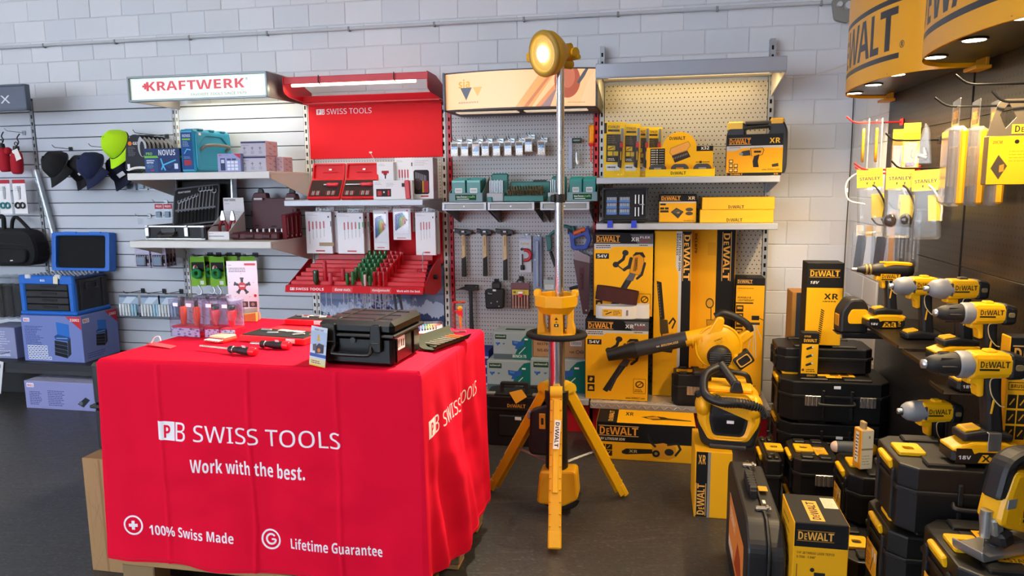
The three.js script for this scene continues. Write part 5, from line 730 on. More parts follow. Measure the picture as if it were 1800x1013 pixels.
{ const t = thing('hand_saw', 'handsaw with blue and orange grip hanging beside the yellow boxes', 'saw', [-0.455, 0.64, 0.06]); t.rotation.z = 0.0;
  part('blade', ex([[0.03, 0.0, 0.004], [0.055, 0.004, 0.004], [0.065, 0.36], [-0.025, 0.4], [-0.035, 0.36]], 0.004, 0, 0), M('#8a7f80', 0.35, 0.7), t); part('blade_guard', ex([[0.022, 0.0], [0.056, 0.0], [0.063, 0.32], [-0.038, 0.34]], 0.007, 0.004, 0.001), M('#5b3638', 0.45), t);
  part('grip', at(ex([[-0.05, 0.4, 0.02], [0.045, 0.4, 0.02], [0.075, 0.46, 0.02], [0.05, 0.555, 0.015], [0.03, 0.52, 0.015], [-0.045, 0.5, 0.02], [-0.065, 0.52, 0.012], [-0.055, 0.45, 0.02]], 0.026, 0, 0.005, [shape([[-0.025, 0.425, 0.01], [0.03, 0.43, 0.01], [0.045, 0.47, 0.01], [0.03, 0.49, 0.01], [-0.03, 0.47, 0.01]])]), 0, 0, 0), M('#2347a4', 0.4), t); part('grip_pad', rod([-0.035, 0.5, 0.006], [0.035, 0.528, 0.006], 0.016), M('#e0602a', 0.5), t); part('guard_print', plate(0.03, 0.14, pr(40, 160, (g, w, h) => { fill(g, '#5b3638', 0, 0, w, h); vertUp(g, 14, 150, (q) => tx(q, 'Solution', 0, 4, 110, 14, '#2a1416')); line(g, '#2a1416', 4, 8, 40, 28, 60, 10, 80); }), 0.015, 0.22, 0.0045), atlas.card, t); part('rivet', cy(0.006, 0.006, 0.01, 0.043, 0.025, 0, Math.PI / 2), steel, t); hook(-0.44, 1.135, 0.09, 'hook of the blue handled saw', wireK); }
// boxes on the base shelf
const vice = (n) => pr(260, 160, (g, w, h) => { fill(g, '#9fb0b4', 0, 0, w, h); fill(g, '#53666e', 0, 128, w, 32); poly(g, '#0f6f66', w, 0, w, h, 130, h, 190, 40, 220, 10); fill(g, '#173d2c', 14, 14, 74, 26); tx(g, 'technocraft', 18, 20, 64, 10, '#d6e4cc'); const a = (x, y, k) => { poly(g, '#2b5fae', x, y, x + 40 * k, y + 4 * k, x + 70 * k, y, x + 66 * k, y + 24 * k, x + 40 * k, y + 30 * k, x + 44 * k, y + 44 * k, x + 16 * k, y + 42 * k, x + 22 * k, y + 28 * k, x + 2 * k, y + 22 * k); poly(g, '#4f86cc', x + 8 * k, y + 4 * k, x + 36 * k, y + 8 * k, x + 30 * k, y + 16 * k, x + 10 * k, y + 14 * k); }; a(126, 48, 1.15); a(18, 60, 0.42); a(64, 64, 0.2); line(g, '#d8e0e0', 5, 172, 124, 212, 86); tx(g, n, 128, 132, 92, 16, '#e8f0ee'); fill(g, '#eef2f2', 208, 34, 22, 9); });
const viceTop = pr(160, 90, (g, w, h) => { fill(g, '#a8b6b8', 0, 0, w, h); fill(g, '#22463a', 40, 36, 80, 20); });
carton('vice_box', 'lower left grey and green vice box', 'box', [-0.848, 0.216, 0.24], [0.268, 0.18, 0.22], { pz: vice('BENCH 100'), py: viceTop }, '#8fa2a6');
carton('vice_box', 'upper grey and green vice box on the lower left one', 'box', [-0.83, 0.398, 0.21], [0.24, 0.165, 0.2], { pz: vice('BENCH 75'), py: viceTop }, '#8fa2a6');
carton('vice_box', 'right grey and green vice box behind the lamp tube', 'box', [-0.552, 0.216, 0.22], [0.325, 0.2, 0.26], { pz: vice('BENCH 125'), py: viceTop }, '#8fa2a6');
carton('brown_carton', 'brown carton with stencilled numbers on the right vice box', 'box', [-0.552, 0.418, 0.2], [0.312, 0.112, 0.2], { pz: pr(300, 110, (g, w, h) => { fill(g, '#b08a64', 0, 0, w, h); tx(g, '663780', 24, 24, 74, 15, '#4a3826'); tx(g, 'NO.45000', 24, 62, 96, 16, '#4a3826'); tx(g, '100', 208, 70, 30, 12, '#4a3826'); fill(g, '#dcd8d0', 214, 8, 66, 32); for (let i = 0; i < 14; i++) fill(g, '#444', 222 + i * 4, 14, i % 3 ? 1 : 2, 18); g.strokeStyle = '#4a3826'; g.lineWidth = 3; g.beginPath(); g.arc(258, 74, 9, 0, 7); g.arc(282, 74, 9, 0, 7); g.stroke(); }) }, '#a8835e');
[0, 1, 2, 3].forEach((i) => carton('blue_box', ['lowest', 'second lowest', 'second highest', 'topmost'][i] + ' small blue box stacked beside the vice boxes', 'box', [-1.03, 0.216 + i * 0.056, 0.2], [0.09, 0.054, 0.16], { pz: pr(80, 48, (g, w, h) => { fill(g, '#2c3f96', 0, 0, w, h); fill(g, '#c9cede', 0, 30, w, 12); bars(g, 8, 10, 50, 1, 8, '#aab2dc'); }) }, '#2a3b88'));
// ---------- yellow goods bay ----------
newAtlas();
const D1 = 1.475, D2 = 1.223;
const knife = pr(120, 300, (g, w, h) => { fill(g, '#f0c816', 0, 0, w, h); fill(g, '#34322f', 14, 66, 80, 150); fill(g, '#e8c020', 18, 8, 74, 54); fill(g, '#3a362c', 0, 6, 16, 56); tx(g, 'STANLEY', 22, 20, 66, 14, '#2a2620'); fill(g, '#3a362c', 22, 40, 66, 12); bars(g, 22, 78, 52, 4, 11, '#8a8268', 3); fill(g, '#d8b828', 22, 128, 42, 24); line(g, '#2a2620', 4, 28, 146, 54, 134); fill(g, '#d8b828', 22, 158, 28, 24); fill(g, '#d8b828', 54, 158, 28, 24); bars(g, 22, 196, 40, 2, 8, '#e8e4d8', 4); poly(g, '#d9dcdc', 8, 230, 98, 226, 90, 262, 18, 264); bars(g, 20, 240, 70, 1, 8, '#33383c', 8); poly(g, '#f0c816', 84, 270, 120, 226, 120, h, 60, h); });
[[-0.235, 0.3, 0.31, 0.12, 'front left'], [-0.14, 0.27, 0.3, 0.1, 'second'], [-0.085, 0.22, 0.285, 0.085, 'third'], [-0.02, 0.16, 0.285, 0.1, 'rearmost']].forEach(([x, z, h, w, s]) => {
  const t = thing('knife_card', `${s} yellow and black carded utility knife on the upper grey shelf`, 'knife', [x, D1, z], 0.25); t.rotation.x = -0.06;
  part('card', plate(w, h, knife, 0, h / 2, 0), atlas.gloss, t); const kx = w * 0.32;
  part('knife_body', [at(ex([[-0.012, 0.06, 0.006], [0.008, 0.05, 0.006], [0.014, 0.15, 0.01], [0.012, 0.2, 0.006], [-0.006, 0.2, 0.006]], 0.018, 0, 0.004), kx - 0.01, 0, 0.014, 0, 0, 0)], M('#1e1e20', 0.5), t); part('knife_slider', B(0.02, 0.03, 0.02, kx - 0.004, 0.18, 0.014), M('#b8323a', 0.4), t); part('knife_nose', B(0.014, 0.08, 0.012, kx + 0.002, 0.235, 0.014), M('#8f9ba8', 0.3, 0.7), t); part('knife_accent', B(0.007, 0.05, 0.02, kx - 0.006, 0.12, 0.014), M('#e8b818', 0.4), t);
  part('blister', at(bx(w * 0.6, h * 0.92, 0.03, 0.008), w * 0.15, 0.01, 0.018), clear, t);
});
{ // counter display of bit sets
  const t = thing('bit_display', 'yellow arched counter display marked x32', 'display box', [0.126, D1, 0.3]), W = 0.366, ym = YL;
  const art = pr(370, 250, (g, w, h) => { fill(g, '#f5b810', 0, 0, w, h); dw(g, 126, 28, 90, 18, '#221f1c'); fill(g, '#1e1c1a', 22, 92, 82, 96); for (let i = 0; i < 7; i++) { fill(g, '#b7b0a4', 26, 98 + i * 13, 26, 6); disc(g, '#d8d4cc', 60, 101 + i * 13, 4); fill(g, '#b7b0a4', 70, 100 + i * 13, 28, 3); } poly(g, '#eda850', 136, 92, 232, 56, 244, 78, 226, 104, 144, 132, 130, 116); line(g, '#8a5a1c', 2, 136, 92, 232, 56, 244, 78, 226, 104, 144, 132, 130, 116, 136, 92); poly(g, '#38302c', 142, 134, 228, 106, 246, 140, 160, 172); for (let i = 0; i < 9; i++) fill(g, '#8d8378', 152 + i * 9, 142 - i * 3, 4, 12); fill(g, '#191716', 278, 78, 92, 32); tx(g, 'x32', 302, 84, 46, 18, '#efeae2'); line(g, '#2a2620', 3, 276, 170, 350, 170); fill(g, '#2a2620', 296, 164, 12, 12); });
  const sh = new THREE.Shape(); sh.moveTo(-W / 2, 0); sh.lineTo(W / 2, 0); sh.lineTo(W / 2, 0.17); sh.lineTo(0.1, 0.17); sh.absarc(0.0, 0.155, 0.095, 0.15, Math.PI - 0.15, false); sh.lineTo(-0.1, 0.165); sh.lineTo(-W / 2, 0.165);
  const g = new THREE.ExtrudeGeometry(sh, { depth: 0.003, bevelEnabled: false, curveSegments: 24 }), u = g.attributes.uv, p = g.attributes.position; for (let i = 0; i < p.count; i++) u.setXY(i, art.u0 + (art.u1 - art.u0) * (p.getX(i) / W + 0.5), art.v0 + (art.v1 - art.v0) * p.getY(i) / 0.252);
  part('back_board', at(g, 0, 0, -0.06, -0.05), atlas.card, t);
  part('tray_front', at(bx(W, 0.04, 0.004, 0.001, { pz: pr(370, 42, (c, w, h) => { fill(c, '#f2c814', 0, 0, w, h); dw(c, 134, 14, 84, 16, '#221f1c'); }) }, solid('#f2c814')), 0, 0, 0.08), atlas.card, t);
  for (const s of [-1, 1]) part('tray_side', B(0.003, 0.05, 0.14, s * W / 2, 0.025, 0.01), M('#f2c010', 0.6), t); part('tray_floor', B(W, 0.003, 0.14, 0, 0.002, 0.01), M('#e8b008', 0.6), t);
  [-0.12, 0.0, 0.12].forEach((x, i) => { const q = thing('bit_set', `${['left', 'middle', 'right'][i]} small grey bit set in the arched yellow display`, 'bit set', [0.126 + x, D1 + 0.004, 0.335]); part('shell', at(ex([[-0.046, 0, 0.006], [0.046, 0, 0.006], [0.048, 0.05, 0.01], [0.03, 0.066, 0.008], [-0.03, 0.066, 0.008], [-0.048, 0.05, 0.01]], 0.03, 0, 0.005), 0, 0, 0), M('#3f4042', 0.5), q); part('name_plate', B(0.04, 0.012, 0.002, 0.0, 0.04, 0.0155), M(i === 1 ? '#c87a20' : '#8a8c90', 0.4), q); });
}
{ // upright drill case
  const t = thing('drill_case', 'upright black and yellow carrying case picturing a drill', 'tool case', [0.535, D1, 0.27], -0.2), W = 0.315;
  const holes = [shape([[-0.055, 0.215, 0.012], [0.06, 0.215, 0.012], [0.075, 0.258, 0.012], [-0.06, 0.252, 0.012]])];
  part('case_shell', ex([[-0.15, 0.012, 0.012], [0.15, 0.012, 0.012], [0.158, 0.05, 0.02], [0.158, 0.25, 0.03], [0.13, 0.302, 0.02], [0.075, 0.305, 0.01], [0.062, 0.27, 0.01], [-0.05, 0.265, 0.01], [-0.065, 0.288, 0.01], [-0.115, 0.285, 0.02], [-0.155, 0.24, 0.03], [-0.158, 0.05, 0.02]], 0.105, 0, 0.008, holes), M('#19191b', 0.5), t);
  part('carry_handle', at(cy(0.014, 0.014, 0.13, 0, 0, 0, 0, 0, Math.PI / 2), 0.005, 0.282, 0.01), M('#2a2320', 0.4), t);
  const art = pr(320, 240, (g, w, h) => { fill(g, '#1b1c1f', 0, 0, w, 72); dw(g, 14, 28, 124, 30, '#f4a020', { out: '#f4c070' }); tx(g, 'XR', 244, 26, 60, 32, '#f4c03a'); fill(g, '#c2c2c0', 0, 72, w, 14); fill(g, '#c2c2c0', 0, 72, 90, 28); bars(g, 14, 90, 66, 1, 8, '#333', 6); fill(g, '#f5a80c', 0, 86, w, h); poly(g, '#c2c2c0', 0, 72, 110, 72, 90, 86, 50, 102, 0, 102); bars(g, 12, 80, 80, 1, 8, '#444', 3); const d = (c, ...p) => poly(g, c, ...p); d('#3a3d42', 74, 118, 96, 104, 134, 98, 140, 132, 100, 134, 84, 130); disc(g, '#8a8d90', 84, 122, 12, 9); d('#e8a018', 138, 88, 206, 86, 214, 100, 206, 128, 176, 142, 146, 140); d('#1f1f22', 160, 136, 190, 126, 182, 170, 190, 214, 158, 214, 152, 170); d('#e8a018', 140, 206, 196, 206, 198, 226, 142, 224); line(g, '#3a2a10', 3, 138, 88, 206, 86, 214, 100, 206, 128, 176, 142, 146, 140, 138, 88); fill(g, '#2a2622', 158, 104, 40, 12); poly(g, '#e8a018', 134, 134, 158, 140, 152, 164, 136, 150); [[16, 156], [16, 184], [16, 212], [44, 184], [44, 212]].forEach(([x, y]) => { fill(g, '#3a2a18', x, y, 24, 24); fill(g, '#f0c870', x + 4, y + 4, 16, 14); }); d('#3a3430', 260, 190, 296, 182, 300, 202, 264, 206); tx(g, 'www.DEWALT.com', 206, 216, 100, 10, '#3a2a10'); });
  part('front_sleeve', plate(0.29, 0.205, art, -0.006, 0.12, 0.0535), atlas.card, t);
  part('sleeve_fold', [B(0.085, 0.045, 0.1, -0.108, 0.27, 0.003, 0, 0, 0, 0.006)], M('#f7c400', 0.4), t); part('sleeve_fold', [B(0.07, 0.035, 0.1, 0.105, 0.287, 0.003, 0, 0, 0, 0.006)], M('#f7b800', 0.4), t);
  part('bottom_strip', plate(0.28, 0.014, pr(280, 16, (g, w, h) => { fill(g, '#1b1b1c', 0, 0, w, h); dw(g, 16, 3, 66, 10, '#e09a28'); tx(g, 'XR', 240, 3, 24, 10, '#e09a28'); }), -0.004, 0.009, 0.053), atlas.card, t);
}
{ // open bit case with blue latches
  const t = thing('bit_case', 'open black bit case with bright blue latches', 'tool set', [-0.172, D2, 0.36]), m = M('#1d1f23', 0.5);
  part('case_shell', at(ex(rect(0.255, 0.19, 0, 0.1), 0.03, 0.012, 0.002, [rect(0.232, 0.16, 0, 0.105)]), 0, 0, 0, -0.12), m, t); part('insert', at(B(0.24, 0.175, 0.012, 0, 0.102, -0.004), 0, 0, 0, -0.12), M('#17181c', 0.7), t);
  const T = (g) => at(g, 0, 0, 0, -0.12);
  for (const gx of [-0.072, 0.0]) for (let r = 0; r < 3; r++) { part('bit_holder', T(B(0.058, 0.014, 0.014, gx, 0.05 + r * 0.034, 0.008)), M('#4d76b8', 0.4), t); for (let i = 0; i < 7; i++) part('bit', T(cy(0.0026, 0.0026, 0.018, gx - 0.024 + i * 0.008, 0.065 + r * 0.034, 0.01, 0, 0, 0, 6)), M('#b9c4d4', 0.3, 0.6), t); }
  for (const [x, y, l] of [[0.06, 0.13, 0.05], [0.078, 0.13, 0.05], [0.06, 0.06, 0.05], [0.078, 0.06, 0.05], [0.1, 0.1, 0.11]]) part('socket_bar', T(cy(0.004, 0.004, l, x, y, 0.01)), steel, t); part('bar_grip', T(B(0.03, 0.006, 0.01, 0.095, 0.1, 0.012)), steel, t);
  part('carry_handle', T(ex(rect(0.075, 0.02, -0.01, 0.165), 0.016, 0.008, 0.003, [rect(0.055, 0.009, -0.01, 0.165)])), M('#24262a', 0.5), t); part('bottom_lip', B(0.24, 0.02, 0.05, 0, 0.012, 0.03, 0, 0, 0, 0.008), m, t);
  for (const x of [-0.075, 0.055]) part('latch', at(ex([[-0.016, -0.028, 0.003], [0.016, -0.028, 0.003], [0.013, 0.012, 0.003], [-0.013, 0.012, 0.003]], 0.012, 0, 0.002), x, 0.004, 0.077), M('#2440c8', 0.35), t);
}
carton('charger_carton', 'yellow and black battery charger box between bit case and flat boxes', 'box', [0.119, D2, 0.28], [0.205, 0.155, 0.13], { pz: pr(206, 156, (g, w, h) => { fill(g, '#e8a818', 0, 0, w, h); fill(g, '#17171a', 0, 0, w, 40); dw(g, 12, 12, 106, 19, '#f0a028', { out: '#d8a050' }); tx(g, 'XR', 158, 12, 38, 18, '#e8c890'); fill(g, '#c2bcae', 0, 40, w, 8); fill(g, '#2a2622', 8, 50, 30, 10); fill(g, '#2a2622', 8, 72, 22, 12); fill(g, '#2a2622', 34, 72, 20, 12); fill(g, '#2a2622', 8, 88, 46, 12); poly(g, '#3a3834', 66, 98, 96, 74, 136, 96, 106, 134); poly(g, '#555048', 72, 98, 97, 80, 126, 96, 104, 112); fill(g, '#b89038', 100, 98, 14, 6); disc(g, '#4a4640', 166, 84, 20, 10); disc(g, '#4a4640', 166, 106, 20, 10); tx(g, 'www.DEWALT.com', 136, 142, 56, 6, '#4a3610'); }) }, '#1a1a1c');
const flatPr = pr(380, 70, (g, w, h) => { fill(g, '#eab420', 0, 0, w, h); dw(g, 138, 46, 84, 17, '#2a2622'); });
carton('flat_blade_box', 'lower flat yellow shrink-wrapped box', 'box', [0.43, D2, 0.28], [0.385, 0.071, 0.2], { pz: flatPr }, '#e0a614', 0, null, 1);
carton('flat_blade_box', 'upper flat yellow shrink-wrapped box', 'box', [0.437, D2 + 0.0715, 0.28], [0.378, 0.067, 0.2], { pz: flatPr }, '#e0a614', 0, null, 1);
// large cartons standing on the chequer-plate shelf
const Db = 0.2075;
const blower = pr(340, 470, (g, w, h) => {
  fill(g, '#f3b111', 0, 0, w, h); fill(g, '#141416', 0, 0, w, 62); poly(g, '#5b5d62', 206, 8, w, 8, w, 62, 252, 62); dw(g, 14, 20, 136, 30, '#f2a63a', { out: '#e8b060' }); tx(g, 'XR', 214, 26, 46, 22, '#e4e2e0'); tx(g, 'FLEX', 262, 20, 58, 12, '#e4e2e0'); tx(g, 'VOLT', 266, 38, 54, 14, '#a83038');
  poly(g, '#c4c3c0', 0, 62, w, 62, w, 78, 112, 78, 94, 94, 0, 94); bars(g, 14, 70, 84, 2, 11, '#3a3a3a', 5); bars(g, 260, 68, 60, 1, 8, '#3a3a3a', 5); fill(g, '#1d1d1f', 12, 116, 76, 30); tx(g, '54V', 20, 122, 58, 18, '#e8e8e8');
  poly(g, '#2a2a2e', 120, 424, 96, 410, 190, 250, 226, 260); poly(g, '#3b3b40', 140, 418, 128, 414, 196, 262, 206, 264); poly(g, '#5a5a60', 184, 262, 214, 214, 246, 226, 226, 270); poly(g, '#d8921a', 206, 222, 226, 130, 262, 116, 286, 130, 288, 200, 258, 236); poly(g, '#8a5c14', 236, 140, 254, 136, 244, 214, 226, 214); poly(g, '#222226', 222, 128, 240, 108, 280, 108, 296, 134, 284, 138, 262, 120); line(g, '#222226', 16, 182, 112, 170, 148, 130, 178); line(g, '#4a4036', 8, 134, 180, 170, 206, 210, 196); line(g, '#3a2a10', 2, 206, 222, 226, 130, 262, 116, 286, 130, 288, 200, 258, 236, 206, 222); vertUp(g, 246, 206, (q) => dw(q, 0, -6, 56, 12, '#3a2a10')); disc(g, '#2a2a2e', 182, 112, 18, 16); disc(g, '#2a2a2e', 128, 178, 18, 16); line(g, '#2a2a2e', 18, 214, 144, 204, 186, 176, 206); line(g, '#2a2a2e', 14, 292, 170, 276, 232, 250, 254);
  fill(g, '#2a241c', 14, 330, 38, 42); poly(g, '#e8b440', 22, 360, 30, 338, 44, 344, 36, 362); fill(g, '#2a241c', 14, 380, 38, 42); poly(g, '#e8b440', 20, 412, 26, 392, 40, 392, 46, 412); g.strokeStyle = '#4a3410'; g.lineWidth = 2; g.strokeRect(262, 340, 64, 84); disc(g, '#3a2a10', 294, 372, 22, 20); disc(g, '#f3b111', 294, 372, 16, 14); line(g, '#3a2a10', 4, 280, 384, 308, 360); bars(g, 268, 402, 50, 2, 9, '#4a3410', 4); tx(g, 'www.DEWALT.com', 220, 448, 104, 11, '#3a2a10');
});
carton('blower_carton', 'lower of two yellow and black blower cartons', 'box', [-0.205, Db, 0.26], [0.358, 0.47, 0.32], { pz: blower }, '#18181a');
carton('blower_carton', 'upper of two yellow and black blower cartons', 'box', [-0.178, Db + 0.471, 0.165], [0.338, 0.485, 0.3], { pz: blower }, '#18181a');
{ const band = (label, x, y, z, rx, rz, h, m, tilt = 0, tz = 0) => { const t = thing('sanding_belt', label, 'sanding belt', [x, y, z]); t.rotation.set(tilt, 0, tz); const o = [], i_ = []; for (let i = 0; i < 40; i++) { const a = i / 40 * 2 * Math.PI, k = Math.pow(Math.abs(Math.cos(a)), 0.75) * Math.sign(Math.cos(a)), l = Math.pow(Math.abs(Math.sin(a)), 0.8) * Math.sign(Math.sin(a)); o.push([k * rx, l * rz]); i_.push([k * (rx - 0.004), l * (rz - 0.004)]); } part('belt_loop', at(ex(o, h, 0, 0, [i_]), 0, 0, 0, Math.PI / 2).translate(0, h / 2, 0), m, t); return t; };
  const wm = M('#e6e4e0', 0.6), a = band('white sleeved sanding belt in front of the upper blower carton', -0.213, Db + 0.4715, 0.362, 0.116, 0.045, 0.072, wm);
  part('belt_label', plate(0.11, 0.04, pr(120, 44, (g, w, h) => { fill(g, '#e8b03a', 0, 0, w, h); tx(g, 'sia', 8, 6, 26, 10, '#5a4010'); line(g, '#3a2a10', 6, 22, 32, 54, 18); bars(g, 66, 10, 46, 3, 10, '#6a4a14', 4); }), -0.02, 0.036, 0.0455), atlas.card, a); part('bar_code', B(0.02, 0.032, 0.001, 0.068, 0.036, 0.04, 0, 0.45), M('#7a7a7a', 0.6), a);
  band('second white sleeved sanding belt at the right behind the first', -0.075, Db + 0.4715, 0.349, 0.05, 0.026, 0.08, wm); band('loose dark red sanding belt tipped on the white one', -0.215, Db + 0.565, 0.362, 0.12, 0.042, 0.078, M('#47201f', 0.9), 0.0, -0.14); }
const tallA = pr(230, 760, (g, w, h) => { fill(g, '#f2b010', 0, 0, w, h); fill(g, '#c6c4c0', 138, 0, 32, h); poly(g, '#f2b010', 100, 160, 138, 160, 152, 190, 152, h, 100, h); poly(g, '#c6c4c0', 134, 0, 150, 0, 150, 190, 134, 160); fill(g, '#141415', 170, 0, 60, h); vert(g, 226, 14, (q) => dw(q, 0, 8, 210, 36, '#f0b048', { out: '#e8b870' })); vert(g, 166, 10, (q) => { tx(q, '54V LITHIUM ION', 0, 4, 170, 11, '#2a2a2a'); }); vert(g, 148, 10, (q) => tx(q, 'BRUSHLESS', 0, 0, 100, 12, '#2a2a2a')); poly(g, '#26221e', 18, 226, 48, 232, 72, 400, 42, 404); for (let i = 0; i < 12; i++) fill(g, '#8a7a5a', 24 + i * 2, 240 + i * 13, 4, 8); poly(g, '#4a3a20', 40, 400, 90, 404, 100, 470, 60, 490, 44, 460); line(g, '#26221e', 9, 100, 420, 124, 396, 138, 410, 120, 440); poly(g, '#d89018', 60, 470, 128, 460, 138, 520, 60, 530); poly(g, '#2a2622', 50, 520, 130, 530, 120, 556, 60, 552); tx(g, 'X', 182, 640, 40, 40, '#a8a6a2'); vert(g, 166, 690, (q) => tx(q, 'DCMCS575', 0, 6, 56, 9, '#3a3a3a')); });
carton('tall_carton', 'tall yellow carton picturing a chainsaw', 'box', [0.1, Db, 0.2], [0.208, 0.965, 0.18], { pz: tallA }, '#e8a40c');
const tallB = pr(256, 760, (g, w, h) => { fill(g, '#f0ae12', 0, 0, w, h); fill(g, '#e2a012', 96, 60, 50, 60); fill(g, '#141415', 148, 0, 108, h); vert(g, 232, 14, (q) => dw(q, 0, 8, 222, 38, '#f0b048', { out: '#e8b870' })); vert(g, 34, 18, (q) => tx(q, 'DCL079', 0, 0, 92, 13, '#3a2c14')); disc(g, '#4a3a18', 116, 342, 24); disc(g, '#d8a030', 116, 342, 18); line(g, '#4a3a18', 5, 124, 360, 126, 420); fill(g, '#c8901c', 100, 420, 52, 44); line(g, '#4a3a18', 3, 100, 420, 152, 420, 146, 464, 106, 464, 100, 420); disc(g, '#3a2c14', 126, 470, 34, 7); line(g, '#b8b0a0', 10, 122, 478, 122, 560); line(g, '#c8901c', 9, 118, 560, 86, 640); line(g, '#c8901c', 9, 126, 560, 160, 640); });
carton('tall_carton', 'tall yellow carton picturing the tripod site lamp', 'box', [0.332, Db, 0.08], [0.25, 0.965, 0.13], { pz: tallB }, '#e8a40c');
const tripodPr = pr(170, 700, (g, w, h) => { fill(g, '#f0ae12', 0, 0, w, h); fill(g, '#17171a', 0, 0, w, 44); dw(g, 8, 14, 88, 16, '#e8b060', { out: '#d8a050' }); bars(g, 10, 60, 110, 1, 8, '#5a4210', 3); tx(g, 'DURABLE &', 10, 110, 80, 11, '#3a2c10', { i: 1 }); tx(g, 'LIGHTWEIGHT', 10, 126, 96, 11, '#3a2c10', { i: 1 }); fill(g, '#3a2c10', 4, 144, 100, 8); for (let i = 0; i < 4; i++) { fill(g, '#2a2014', 6, 162 + i * 46, 42, 38); fill(g, '#d8a030', 12, 170 + i * 46, 30, 14); } fill(g, '#222', 98, 222, 44, 26); line(g, '#222', 4, 142, 236, 166, 246); for (const [a, b] of [[76, 460], [112, 470], [132, 470], [160, 360]]) line(g, '#c9c6be', 5, 116, 262, a, b); fill(g, '#3a3a3a', 90, 262, 56, 14); tx(g, 'www', 96, 640, 40, 7, '#4a3810'); });
carton('tripod_carton', 'yellow carton picturing a measuring tripod by the block wall', 'box', [0.54, Db, 0.12], [0.16, 0.69, 0.15], { pz: tripodPr }, '#1a1a1c');
carton('chainsaw_carton', 'long yellow and black chainsaw carton on the floor', 'box', [-0.034, 0, 0.69], [0.508, 0.205, 0.22], { pz: pr(520, 220, (g, w, h) => { fill(g, '#f3b111', 0, 0, w, h); fill(g, '#141416', 0, 0, w, 116); dw(g, 14, 30, 210, 44, '#f2a63a', { out: '#e8b870' }); tx(g, '18V LITHIUM ION', 12, 92, 140, 15, '#e8e4dc', { i: 1 }); for (let i = 0; i < 2; i++) for (let j = 0; j < 2; j++) { fill(g, '#2a2014', 14 + i * 38, 132 + j * 36, 34, 32); line(g, '#e8b440', 4, 22 + i * 38, 156 + j * 36, 36 + i * 38, 140 + j * 36); } poly(g, '#26221e', 136, 168, 160, 152, 300, 148, 310, 172, 160, 186, 140, 182); tx(g, 'XR', 176, 158, 44, 16, '#c8b890'); poly(g, '#d8921a', 296, 120, 356, 108, 420, 126, 424, 186, 380, 206, 300, 196); line(g, '#2a2622', 13, 276, 66, 286, 104, 312, 130); line(g, '#2a2622', 12, 380, 118, 430, 108, 444, 140, 420, 176); disc(g, '#1c1a18', 318, 172, 20); disc(g, '#8a7a50', 318, 172, 9); disc(g, '#2a2622', 386, 160, 24, 20); }), py: pr(520, 150, (g, w, h) => { fill(g, '#f3b111', 0, 0, w, h); fill(g, '#17171a', 0, 0, 110, h); vertUp(g, 62, 140, (q) => dw(q, 0, 0, 120, 26, '#f0b048')); tx(g, 'XR', 150, 30, 44, 40, '#3a2c14'); poly(g, '#3a2c14', 236, 80, 300, 60, 360, 70, 380, 80, 500, 96, 500, 104, 370, 100, 300, 108); poly(g, '#c88a1a', 262, 78, 320, 64, 340, 92, 280, 98); }) }, '#eca60e');
